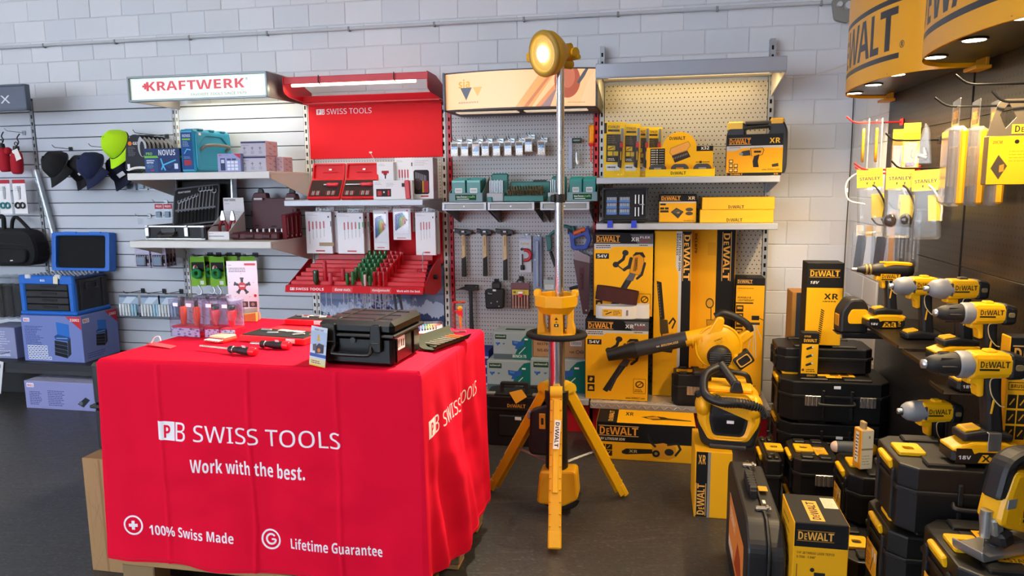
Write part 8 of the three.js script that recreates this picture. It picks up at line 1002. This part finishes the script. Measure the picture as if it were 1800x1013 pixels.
SB('large black case with two silver clasps in the rear stack', [0.84, 0.324, 0.83], [0.48, 0.192, 0.34], { clasps: [-0.72, 0.95], front: 1, topLabel: [topA, 0.2, 0.12, 0.0, 0.05], sticker: [0.0, 0.17] }); SB('slim black case on top of the rear stack', [0.81, 0.528, 0.76], [0.43, 0.12, 0.24], { grip: false });
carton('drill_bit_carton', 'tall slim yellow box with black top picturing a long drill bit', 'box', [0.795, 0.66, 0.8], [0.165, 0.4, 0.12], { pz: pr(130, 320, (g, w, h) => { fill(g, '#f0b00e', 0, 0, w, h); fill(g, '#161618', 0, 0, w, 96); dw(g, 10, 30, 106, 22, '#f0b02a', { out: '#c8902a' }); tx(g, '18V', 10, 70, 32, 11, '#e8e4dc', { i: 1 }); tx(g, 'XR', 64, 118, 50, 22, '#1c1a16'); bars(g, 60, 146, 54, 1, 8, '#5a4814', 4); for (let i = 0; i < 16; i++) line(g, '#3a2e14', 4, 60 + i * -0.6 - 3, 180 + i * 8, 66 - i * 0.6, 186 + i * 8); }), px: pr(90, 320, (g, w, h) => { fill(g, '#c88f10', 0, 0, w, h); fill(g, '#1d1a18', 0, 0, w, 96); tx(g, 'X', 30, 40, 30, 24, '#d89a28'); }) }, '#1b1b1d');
carton('grey_carton', 'dark printed carton standing behind the slim yellow box', 'box', [0.75, 0, 0.53], [0.11, 0.88, 0.15], { pz: pr(80, 300, (g, w, h) => { fill(g, '#3a3c40', 0, 0, w, h); fill(g, '#c98a3a', 0, 0, 16, h); vertUp(g, 52, 200, (q) => dw(q, 0, -34, 90, 20, '#d89a38')); disc(g, '#8a8a90', 60, 240, 12); }) }, '#b07a3a');
{ const t = carton('accessory_box', 'small yellow and black box standing on the large clasped case', 'box', [0.72, 0.528, 0.945], [0.078, 0.215, 0.05], { pz: pr(80, 200, (g, w, h) => { fill(g, '#efb010', 0, 0, w, h); fill(g, '#17171a', 0, 0, w, 50); dw(g, 10, 28, 60, 14, '#f0b02a'); tx(g, 'EXTREME', 12, 14, 30, 7, '#e8a828'); for (let i = 0; i < 3; i++) { line(g, '#2c2a26', 10, 28, 72 + i * 36, 50, 64 + i * 36); disc(g, '#c8c4b8', 52, 63 + i * 36, 5); } fill(g, '#17171a', 0, 182, w, 18); tx(g, 'DEWALT', 30, 186, 40, 9, '#e8b02a'); disc(g, '#5a4010', 12, 166, 6); bars(g, 26, 162, 40, 2, 8, '#5a4010', 4); }) }, '#1a1a1c'); }
SB('narrow black case with yellow grip at the far left of the stacks', [0.515, 0, 1.22], [0.07, 0.26, 0.3], {}); SB('lower black case under the silver clasp case', [0.685, 0, 1.27], [0.18, 0.11, 0.26]); SB('compact black case with one broad silver clasp', [0.685, 0.122, 1.27], [0.18, 0.16, 0.26], { clasps: [0.5], topLabel: [topB, 0.05, 0.1, 0.03, 0.03] });
SB('low black case behind the tripod carton', [0.64, 0, 1.5], [0.13, 0.115, 0.18], { grip: false });
SB('lower black case of the middle stack', [0.9, 0, 1.66], [0.37, 0.185, 0.28], { sideLabel: side }); SB('upper black case of the middle stack', [0.9, 0.197, 1.66], [0.37, 0.18, 0.28], { sideLabel: side, sticker: [-0.1, 0.08] });
SB('tall black case behind the large drill', [0.97, 0, 1.96], [0.22, 0.48, 0.27], { grip: false }); SB('low black case with yellow grip in front of the middle stack', [0.745, 0, 1.96], [0.2, 0.2, 0.26], { sideLabel: side });
SB('bottom black case under the large drill', [0.875, 0, 2.25], [0.39, 0.225, 0.28], { sideLabel: side }); SB('middle black case under the large drill', [0.872, 0.238, 2.25], [0.39, 0.205, 0.28], { sideLabel: side }); SB('top black case carrying the large drill', [0.888, T0, 2.25], [0.39, 0.192, 0.28], { front: 1, topLabel: [topC, 0.14, 0.05, 0.1, 0.105] });
SB('bottom black case below the jigsaw', [0.905, 0, 2.58], [0.35, 0.26, 0.31]); SB('black case with broad yellow label below the jigsaw', [0.905, 0.272, 2.58], [0.35, 0.25, 0.31], { sideLabel: side, topLabel: [topB, 0.09, 0.2, -0.03, 0.02] });
{ const t = thing('oak_sample_box', 'small upright paper-banded box on the middle stack', 'box', [0.77, 0.389, 1.72], 0.3); part('box_body', bx(0.05, 0.15, 0.05, 0.003, { pz: pr(50, 130, (g, w, h) => { fill(g, '#cfc3a4', 0, 0, w, h); tx(g, 'S', 28, 20, 8, 8, '#333'); fill(g, '#8a7450', 0, 60, w, 6); bars(g, 8, 84, 30, 4, 9, '#8a7a5a'); }), nx: pr(50, 130, (g, w, h) => { fill(g, '#e0901c', 0, 0, w, h); fill(g, '#e8dcc0', 14, 10, 20, 100); bars(g, 16, 20, 16, 8, 11, '#6a3a14', 5); }) }, solid('#b89c6c')), atlas.card, t); part('top_peg', B(0.014, 0.03, 0.03, -0.004, 0.162, 0, 0, 0, 0, 0.003), M('#a88a5a', 0.7), t); }
{ const t = thing('polisher_roll', 'dark grey roll with yellow end lying on the middle stack', 'roll', [0.76, 0.413, 1.58]); part('roll', at(cy(0.022, 0.024, 0.1, 0, 0, 0, 0, 0, Math.PI / 2), 0, 0, 0), M('#3a4248', 0.6), t); part('pale_end', at(new THREE.SphereGeometry(0.022, 14, 10), -0.05, 0, 0), M('#c8a890', 0.6), t); part('yellow_dome', at(new THREE.SphereGeometry(0.03, 16, 10).scale(1, 0.8, 1), 0.07, 0, 0.01), YM, t); }
carton('grinder_carton', 'yellow carton with icon grid at the right edge on the top case', 'box', [1.035, Ttop, 2.235], [0.092, 0.345, 0.055], { pz: pr(110, 330, (g, w, h) => { fill(g, '#f2b010', 0, 0, w, h); fill(g, '#17171a', 0, 0, w, 92); dw(g, 12, 30, 170, 36, '#f0b048', { out: '#e8b870' }); fill(g, '#c6c2ba', 0, 92, w, 26); tx(g, 'LITHIUM ION', 10, 100, 92, 11, '#2a2a2a'); g.strokeStyle = '#2a2418'; g.lineWidth = 2; g.strokeRect(8, 126, 92, 20); tx(g, 'BRUSHLESS', 14, 131, 80, 10, '#2a2418'); for (let i = 0; i < 3; i++) for (let j = 0; j < 3; j++) { fill(g, '#221e16', 8 + i * 32, 160 + j * 44, 28, 38); line(g, '#e0a428', 4, 16 + i * 32, 188 + j * 44, 28 + i * 32, 172 + j * 44); } }), nx: solid('#e8a40c') }, '#1a1a1c');
{ // big case standing on edge
  const t = thing('standing_tool_case', 'long black tool case standing on edge with two silver clasps', 'tool case', [0.356, 0, 2.015]), k = M('#1b1b1d', 0.45), k2 = M('#252527', 0.45), L = 0.63;
  part('shell_half', at(ex([[-L / 2, 0.01, 0.02], [L / 2, 0.01, 0.02], [L / 2, 0.34, 0.03], [L / 2 - 0.08, 0.4, 0.02], [-L / 2 + 0.06, 0.4, 0.02], [-L / 2, 0.36, 0.03]], 0.062, 0, 0.008), -0.033, 0, 0, 0, -Math.PI / 2), k, t); part('shell_half', at(ex([[-L / 2 + 0.01, 0.01, 0.02], [L / 2 - 0.01, 0.01, 0.02], [L / 2 - 0.01, 0.33, 0.03], [L / 2 - 0.09, 0.39, 0.02], [-L / 2 + 0.07, 0.39, 0.02], [-L / 2 + 0.01, 0.35, 0.03]], 0.05, 0, 0.008), 0.026, 0, 0, 0, -Math.PI / 2), k2, t);
  part('seam_rim', at(ex([[-L / 2 - 0.004, 0.006], [L / 2 + 0.004, 0.006], [L / 2 + 0.004, 0.342, 0.03], [L / 2 - 0.078, 0.406, 0.02], [-L / 2 + 0.056, 0.406, 0.02], [-L / 2 - 0.004, 0.364, 0.03]], 0.008, 0, 0.002), 0.0, 0, 0, 0, -Math.PI / 2), k2, t);
  const hd = part('carry_handle', [at(ex(rect(0.16, 0.03, 0, 0), 0.026, 0.01, 0.004), -0.02, 0.424, 0.0, 0, Math.PI / 2), B(0.026, 0.04, 0.02, -0.02, 0.41, 0.075, 0, 0, 0, 0.004), B(0.026, 0.04, 0.02, -0.02, 0.41, -0.075, 0, 0, 0, 0.004)], k, t); for (let i = 0; i < 6; i++) part('handle_rib', B(0.03, 0.034, 0.006, -0.02, 0.424, -0.055 + i * 0.022, 0, 0, 0, 0.002), k2, hd);
  for (const z of [-0.2, 0.17]) part('metal_clasp', [B(0.05, 0.012, 0.02, 0.0, 0.406, z, 0, 0, 0, 0.003), B(0.01, 0.016, 0.022, 0.012, 0.408, z, 0, 0, 0, 0.002)], M('#d2cfc8', 0.25, 0.9), t); part('yellow_tag', at(B(0.03, 0.002, 0.04, 0.02, 0.402, 0.0), 0, 0, 0), M('#e8a818', 0.5), t); part('price_sticker', B(0.016, 0.002, 0.026, 0.006, 0.403, 0.11), M('#f0ece0', 0.6), t); part('side_label', plate(0.42, 0.2, pr(200, 100, (g, w, h) => { fill(g, '#e08a3a', 0, 0, w, h); tx(g, 'DEWALT', 16, 16, 80, 22, '#f4d8b0'); poly(g, '#a8441c', 90, 90, 130, 30, 170, 40, 190, 90); fill(g, '#f0d0a8', 0, 80, 70, 20); }), -0.0655, 0.2, 0.02, 0, -Math.PI / 2), atlas.card, t); }
carton('laser_tripod_carton', 'yellow and black laser tripod carton standing at the front', 'box', [0.494, 0, 2.257], [0.154, 0.45, 0.206], { pz: pr(170, 480, (g, w, h) => { fill(g, '#efad12', 0, 0, w, h); fill(g, '#17171a', 0, 0, w, 80); dw(g, 12, 30, 112, 26, '#f0b048', { out: '#a87420' }); tx(g, '1/4"-20 THREAD LASER TRIPOD', 12, 96, 116, 8, '#5a4212'); tx(g, '0.75M - 1.948"', 12, 110, 60, 8, '#5a4212'); line(g, '#2a2418', 2, 14, 140, 14, 420); fill(g, '#222', 68, 164, 34, 26); line(g, '#222', 5, 102, 180, 138, 196); disc(g, '#222', 62, 156, 7); for (const x of [40, 74, 120, 150]) line(g, '#c6c2b8', 8, 84, 206, x, 440); fill(g, '#333', 64, 192, 44, 18); tx(g, '0.75M', 18, 424, 30, 7, '#5a4212'); }), py: pr(170, 220, (g, w, h) => { fill(g, '#1c1b1b', 0, 0, w, h); vertUp(g, 98, 200, (q) => { fill(q, '#f0b048', 0, -44, 150, 46); dw(q, 8, -34, 134, 26, '#1c1b1b'); }); fill(g, '#d8cfb0', 118, 20, 46, 80); bars(g, 122, 28, 36, 7, 10, '#8a7a5a'); }), nx: pr(100, 240, (g, w, h) => { fill(g, '#e8a812', 0, 0, w, h); bars(g, 14, 20, 60, 14, 14, '#7a5a14', 4); }) }, '#e0a010');
{ // jigsaw
  const t = thing('jigsaw', 'yellow and black jigsaw with grey sole on the labelled case', 'jigsaw', [0.885, 0.5355, 2.59], 0.5), al = M('#b6b6b4', 0.3, 0.8);
  part('sole_plate', [at(ex([[-0.14, 0.0, 0.01], [0.14, 0.0, 0.01], [0.14, 0.014, 0.006], [-0.12, 0.014, 0.006], [-0.145, 0.03, 0.008]], 0.085, 0, 0.003), 0, 0, 0)], al, t); part('sole_slot', B(0.1, 0.004, 0.03, -0.02, 0.016, 0, 0, 0, 0, 0.001), M('#5a5a5c', 0.4, 0.6), t); part('tilt_knob', cy(0.03, 0.03, 0.01, 0.08, 0.02, 0.025), al, t);
  part('body', [at(ex([[-0.085, 0.07, 0.015], [-0.04, 0.05, 0.02], [0.02, 0.03, 0.015], [0.14, 0.035, 0.02], [0.15, 0.12, 0.02], [0.05, 0.13, 0.03], [0.03, 0.19, 0.02], [-0.045, 0.205, 0.02], [-0.075, 0.12, 0.015]], 0.072, 0, 0.014), 0, 0.012, 0)], YM, t); part('top_handle', [at(ex([[-0.085, 0.13, 0.01], [-0.06, 0.225, 0.03], [0.0, 0.248, 0.04], [0.1, 0.235, 0.03], [0.15, 0.18, 0.02], [0.13, 0.16, 0.01], [0.07, 0.2, 0.02], [-0.02, 0.2, 0.02], [-0.055, 0.19, 0.01], [-0.068, 0.125, 0.01]], 0.058, 0, 0.014), 0, 0.012, 0)], KM, t); part('handle_guard', tube([[0.03, 0.215, 0.034], [0.05, 0.24, 0.036], [0.085, 0.235, 0.036], [0.1, 0.19, 0.036], [0.13, 0.16, 0.036]], 0.006, 24, 8), YM, t); part('grip_pad', at(ex([[0.06, 0.2, 0.01], [0.1, 0.22, 0.01], [0.14, 0.17, 0.01], [0.12, 0.12, 0.01], [0.085, 0.15, 0.01]], 0.064, 0, 0.008), 0, 0.005, 0), KM, t);
  part('plunger_housing', [cy(0.014, 0.012, 0.07, -0.088, 0.075, 0), B(0.03, 0.05, 0.05, -0.07, 0.07, 0, 0, 0, 0.2, 0.006)], al, t); part('blade', B(0.006, 0.04, 0.002, -0.088, 0.03, 0), steel, t); part('blade_clamp', B(0.04, 0.04, 0.06, -0.055, 0.042, 0.01, 0, 0, 0.3, 0.008), KM, t); part('maker_plate', plate(0.085, 0.036, pr(110, 46, (g, w, h) => { fill(g, '#f2b10d', 0, 0, w, h); dw(g, 8, 4, 92, 20, '#1d1b18'); fill(g, '#1d1b18', 10, 30, 34, 10); tx(g, 'XR', 54, 29, 30, 12, '#6a4a10'); }), 0.02, 0.095, 0.0365), atlas.gloss, t); for (let i = 0; i < 5; i++) part('vent_slot', B(0.022, 0.004, 0.003, 0.105, 0.065 + i * 0.012, 0.0365), M('#8a6408', 0.6), t); part('side_badge', at(ex([[-0.016, -0.012], [0.012, -0.012], [0.016, 0.012], [-0.012, 0.012]], 0.004, 0, 0.001), -0.055, 0.135, 0.036), M('#a8a8a4', 0.3, 0.5), t); part('lock_button', cy(0.008, 0.008, 0.006, 0.02, 0.185, 0.036, Math.PI / 2), KM, t);
}
// ---------- goods hanging on the black pegboard; hooks run out from the wall towards -x ----------
function wallHook(label, y, z, x0, mat) { const t = thing('peg_hook', label, 'hook', [1.09, y, z]); const l = 1.09 - x0; part('hook_arm', tube([[0, 0, 0], [-l * 0.6, 0, 0], [-l * 0.85, 0.004, 0], [-l, 0.03, 0]], 0.0035, 20, 8), mat, t); part('hook_plate', B(0.006, 0.03, 0.04, -0.003, 0, 0), mat, t); return t; }
const redH = M('#c41c24', 0.4);
wallHook('upper red hook with the yellow disc packs', 1.705, 0.86, 0.85, redH); wallHook('lower red hook with the bagged safety glasses', 1.49, 1.12, 0.83, redH); wallHook('black hook of the clear organisers', 1.665, 2.02, 0.83, wireK); wallHook('empty black hook above the organisers', 1.715, 2.14, 0.84, wireK); wallHook('black hook of the yellow carded tools', 1.6, 1.33, 0.89, wireK);
for (let i = 0; i < 2; i++) { const t = thing('disc_pack', `${i ? 'rear' : 'front'} clear pack with a yellow disc on the red hook`, 'pack', [0.935 + i * 0.05, 1.49, 0.87 + i * 0.02], -0.25); part('back_card', B(0.004, 0.23, 0.12, 0.012, 0.115, 0), M('#d8d2c4', 0.5), t); part('disc', at(lathe([[0.012, 0], [0.05, 0], [0.052, 0.004], [0.05, 0.012], [0.012, 0.012]], 30), -0.002, 0.115, 0, 0, 0, Math.PI / 2).scale(1, 1.5, 1).translate(0, -0.06, 0), M('#e8a818', 0.4), t); part('blister', at(bx(0.026, 0.22, 0.115, 0.008), -0.004, 0.005, 0), clear, t); }
const stan = pr(110, 84, (g, w, h) => { fill(g, '#e0bc10', 0, 0, w, h); fill(g, '#c8a00c', 0, 26, w, 6); tx(g, 'STANLEY', 12, 38, 86, 14, '#2a2a20'); poly(g, '#3a3a2c', 40, 62, 48, 60, 44, 74); poly(g, '#3a3a2c', 70, 62, 78, 60, 74, 74); bars(g, 12, 14, 60, 1, 8, '#a88a14'); });
[[0.895, 1.12, 'front left'], [0.99, 1.2, 'second'], [0.95, 1.34, 'third'], [1.02, 1.41, 'right']].forEach(([x, z, s], i) => { const t = thing('safety_glasses_bag', `${s} bag of safety glasses with yellow header`, 'safety glasses', [x, 1.485, z], -0.5 + [0.2, -0.25, 0.15, -0.1][i]); t.rotation.z = [0.06, -0.04, 0.02, 0.07][i]; part('header_card', plate(0.1, 0.08, stan, 0, -0.03 - (i % 2) * 0.012, 0.004), atlas.gloss, t); const g = bx(0.1, 0.2, 0.03, 0.01), p = g.attributes.position; for (let q = 0; q < p.count; q++) p.setZ(q, p.getZ(q) + 0.008 * noise.noise(p.getX(q) * 60, p.getY(q) * 30, i)); part('clear_bag', at(g, 0, -0.27, 0), film, t); part('yellow_insert', B(0.05, 0.1, 0.003, 0.03, -0.15, -0.004), M('#f0cc18', 0.5), t);
  for (const q of [-1, 1]) part('lens', at(new THREE.SphereGeometry(0.03, 14, 8, 0, 6.3, 0, 1.2).scale(0.85, 0.4, 1), q * 0.026, -0.2, 0.006, Math.PI / 2), i === 2 ? M('#5a5048', 0.1, 0, { transmission: 0.7, thickness: 0 }) : clear, t); part('temple_arm', tube([[0.05, -0.2, 0.0], [0.056, -0.14, 0.01], [0.03, -0.08, 0.014], [0.012, -0.06, 0.01]], 0.004, 20, 6), i === 0 || i === 2 ? KM : M('#e6e4dc', 0.3), t); });
{ const t = thing('cable_glasses', 'clear loop of a glasses temple hanging at the left of the bags', 'safety glasses', [0.875, 1.37, 1.0]); part('frame_loop', tube([[0.05, 0.1, 0.05], [0.0, 0.105, 0.0], [-0.04, 0.06, -0.01], [-0.03, -0.01, 0.0], [0.03, -0.03, 0.04]], 0.004, 30, 6), M('#efeae0', 0.15, 0, { clearcoat: 1 }), t); part('nose_pad', B(0.014, 0.02, 0.01, -0.038, 0.03, -0.008, 0, 0, 0, 0.004), M('#f4f0ea', 0.2), t); wallHook('thin red hook of the clear glasses loop', 1.475, 1.02, 0.86, redH); wallHook('black hook of the right safety glasses bags', 1.49, 1.39, 0.9, wireK); }
for (let i = 0; i < 4; i++) { const t = thing('blade_pouch', `${['front', 'second', 'third', 'rear'][i]} white and black blade pouch below the glasses bags`, 'blades', [0.885 + i * 0.03, 1.245, 1.06 + i * 0.035], -0.5 - i * 0.08); part('tab_card', plate(0.03, 0.05, solid(i % 2 ? '#d8a030' : '#e8dcc8'), 0.0, -0.02, 0), atlas.card, t); part('blade_body', [at(ex([[-0.02, -0.19], [0.034, -0.19], [0.024, -0.04], [-0.008, -0.04]], 0.006, 0.004, 0.001), 0, 0, 0)], M(i % 2 ? '#c4c2be' : '#2e2e32', 0.35, 0.3), t); part('clear_sleeve', at(bx(0.07, 0.18, 0.014, 0.004), 0.006, -0.2, 0), film, t); wallHook(`short hook of the ${['front', 'second', 'third', 'rear'][i]} blade pouch`, 1.25, 1.06 + i * 0.035, 0.93 + i * 0.03, wireK); }
for (let i = 0; i < 3; i++) { const t = thing('saw_blade_sleeve', `${['left', 'middle', 'right'][i]} tall clear saw blade sleeve above the screw gun`, 'blades', [0.96 + i * 0.028, 1.08, 1.25 + i * 0.05], -0.5); part('blade_card', plate(0.02, 0.22, i === 0 ? solid('#b87a28') : pr(30, 220, (g, w, h) => { fill(g, '#1f1f22', 0, 0, w, h); vertUp(g, 22, 190, (q) => tx(q, 'DEWALT', 0, -14, 90, 10, '#a8a49c')); }), 0, 0.13, 0), atlas.card, t); part('clear_sleeve', at(bx(0.04, 0.25, 0.012, 0.003), 0, 0, 0), film, t); wallHook(`hook of the ${['left', 'middle', 'right'][i]} saw blade sleeve`, 1.325, 1.25 + i * 0.05, 0.94 + i * 0.028, wireK); }
[[0.975, 1.48, 1.24, 'left', '#8a6a34'], [1.0, 1.5, 1.29, 'right', '#f2c818']].forEach(([x, y, z, s, c]) => { const t = thing('carded_tool', `${s} yellow carded tool above the glasses bags`, 'pack', [x, y, z], -0.45); part('card', plate(0.06, 0.14, pr(60, 130, (g, w, h) => { fill(g, c, 0, 0, w, h); tx(g, 'coin', 10, 24, 40, 12, '#2a2414'); line(g, '#2a2414', 5, 34, 60, 30, 84, 38, 92); fill(g, '#5a3014', 12, 106, 34, 18); }), 0, 0.06, 0), atlas.card, t); part('clear_tray', at(bx(0.062, 0.12, 0.02, 0.006), 0, -0.01, 0.012), clear, t); part('header', plate(0.06, 0.04, solid('#e8d02a'), 0, 0.15, 0.002), atlas.card, t); });
{ const t = thing('parts_bag', 'small clear bag of metal parts beside the carded tools', 'bag', [1.02, 1.505, 1.36], -0.5); part('clear_bag', ex([[-0.035, 0, 0.01], [0.035, 0, 0.01], [0.02, 0.14, 0.01], [0.004, 0.16, 0.004]], 0.02, 0, 0.005), film, t); part('metal_parts', [cy(0.01, 0.01, 0.03, 0, 0.03, 0, 0.4, 0, 1.2), cy(0.007, 0.007, 0.03, 0.008, 0.05, 0, 0, 0, 0.3)], steel, t); }
for (let i = 0; i < 3; i++) { const t = thing('clear_organiser', `${['front', 'middle', 'rear'][i]} clear organiser with yellow edge on the black hook`, 'organiser', [0.9 + i * 0.068, 1.365, 2.0 - i * 0.035], -0.22); part('clear_shell', bx(0.05, 0.24, 0.18, 0.012), M('#dcdde6', 0.12, 0, { transmission: 0.85, thickness: 0 }), t); part('yellow_edge', [B(0.02, 0.225, 0.05, 0.014, 0.118, 0.07, 0, 0, 0, 0.006)], M('#f0a814', 0.35), t); for (let k = 0; k < 7; k++) part('divider', B(0.044, 0.002, 0.13, 0, 0.03 + k * 0.03, -0.01, 0, 0, 0, 0), film, t); part('edge_channel', B(0.01, 0.21, 0.012, -0.012, 0.118, 0.08, 0, 0, 0, 0.003), film, t); part('inner_goods', [B(0.02, 0.12, 0.12, 0.008, 0.12, -0.02)], M('#b08a4a', 0.7), t); const hc = part('hang_card', [at(ex(rect(0.15, 0.085, 0, 0.04), 0.002, 0.004, 0), 0, 0.24, 0, 0, Math.PI / 2)], film, t); part('card_print', plate(0.09, 0.05, pr(90, 50, (g, w, h) => { fill(g, '#5a4a34', 0, 0, w, h); tx(g, 'STANLEY', 6, 12, 78, 24, '#e8a028'); }), -0.002, 0.275, 0, 0, -Math.PI / 2), atlas.gloss, hc); part('bar_code', B(0.001, 0.03, 0.04, -0.0255, 0.04, 0.02), M('#e8e8ea', 0.5), t); }
{ const t = thing('blade_set_card', 'yellow blade set with diamond cut-outs at the right edge', 'pack', [0.99, 1.43, 2.22], -0.1); part('box', bx(0.17, 0.135, 0.04, 0.002, { pz: pr(180, 140, (g, w, h) => { fill(g, '#f0b818', 0, 0, w, h); tx(g, '20CM', 12, 14, 26, 9, '#4a3a14'); disc(g, '#1c1a16', 74, 18, 6); poly(g, '#4a4030', 30, 54, 54, 86, 34, 124, 12, 92); poly(g, '#c8862a', 34, 84, 46, 80, 46, 100, 34, 104); poly(g, '#4a4030', 110, 70, 124, 90, 110, 112, 98, 92); bars(g, 56, 44, 60, 4, 9, '#a8861c'); }) }, solid('#6a5a34')), atlas.gloss, t); part('header_card', at(ex([[-0.085, 0, 0.004], [0.085, 0, 0.004], [0.085, 0.1, 0.01], [-0.06, 0.1, 0.03], [-0.07, 0.06, 0.01]], 0.004, 0, 0.001, [shape([[-0.04, 0.02], [-0.016, 0.05], [-0.036, 0.09], [-0.056, 0.058]])]), 0, 0.135, 0), M('#5d5344', 0.5), t); part('header_print', plate(0.09, 0.026, pr(90, 26, (g, w, h) => { fill(g, '#e8b82a', 0, 0, w, h); dw(g, 6, 5, 90, 16, '#1c1a16'); }), 0.02, 0.153, 0.003), atlas.card, t); wallHook('hook of the diamond cut-out blade set', 1.655, 2.24, 0.9, wireK); }
renderer.render(scene, camera);
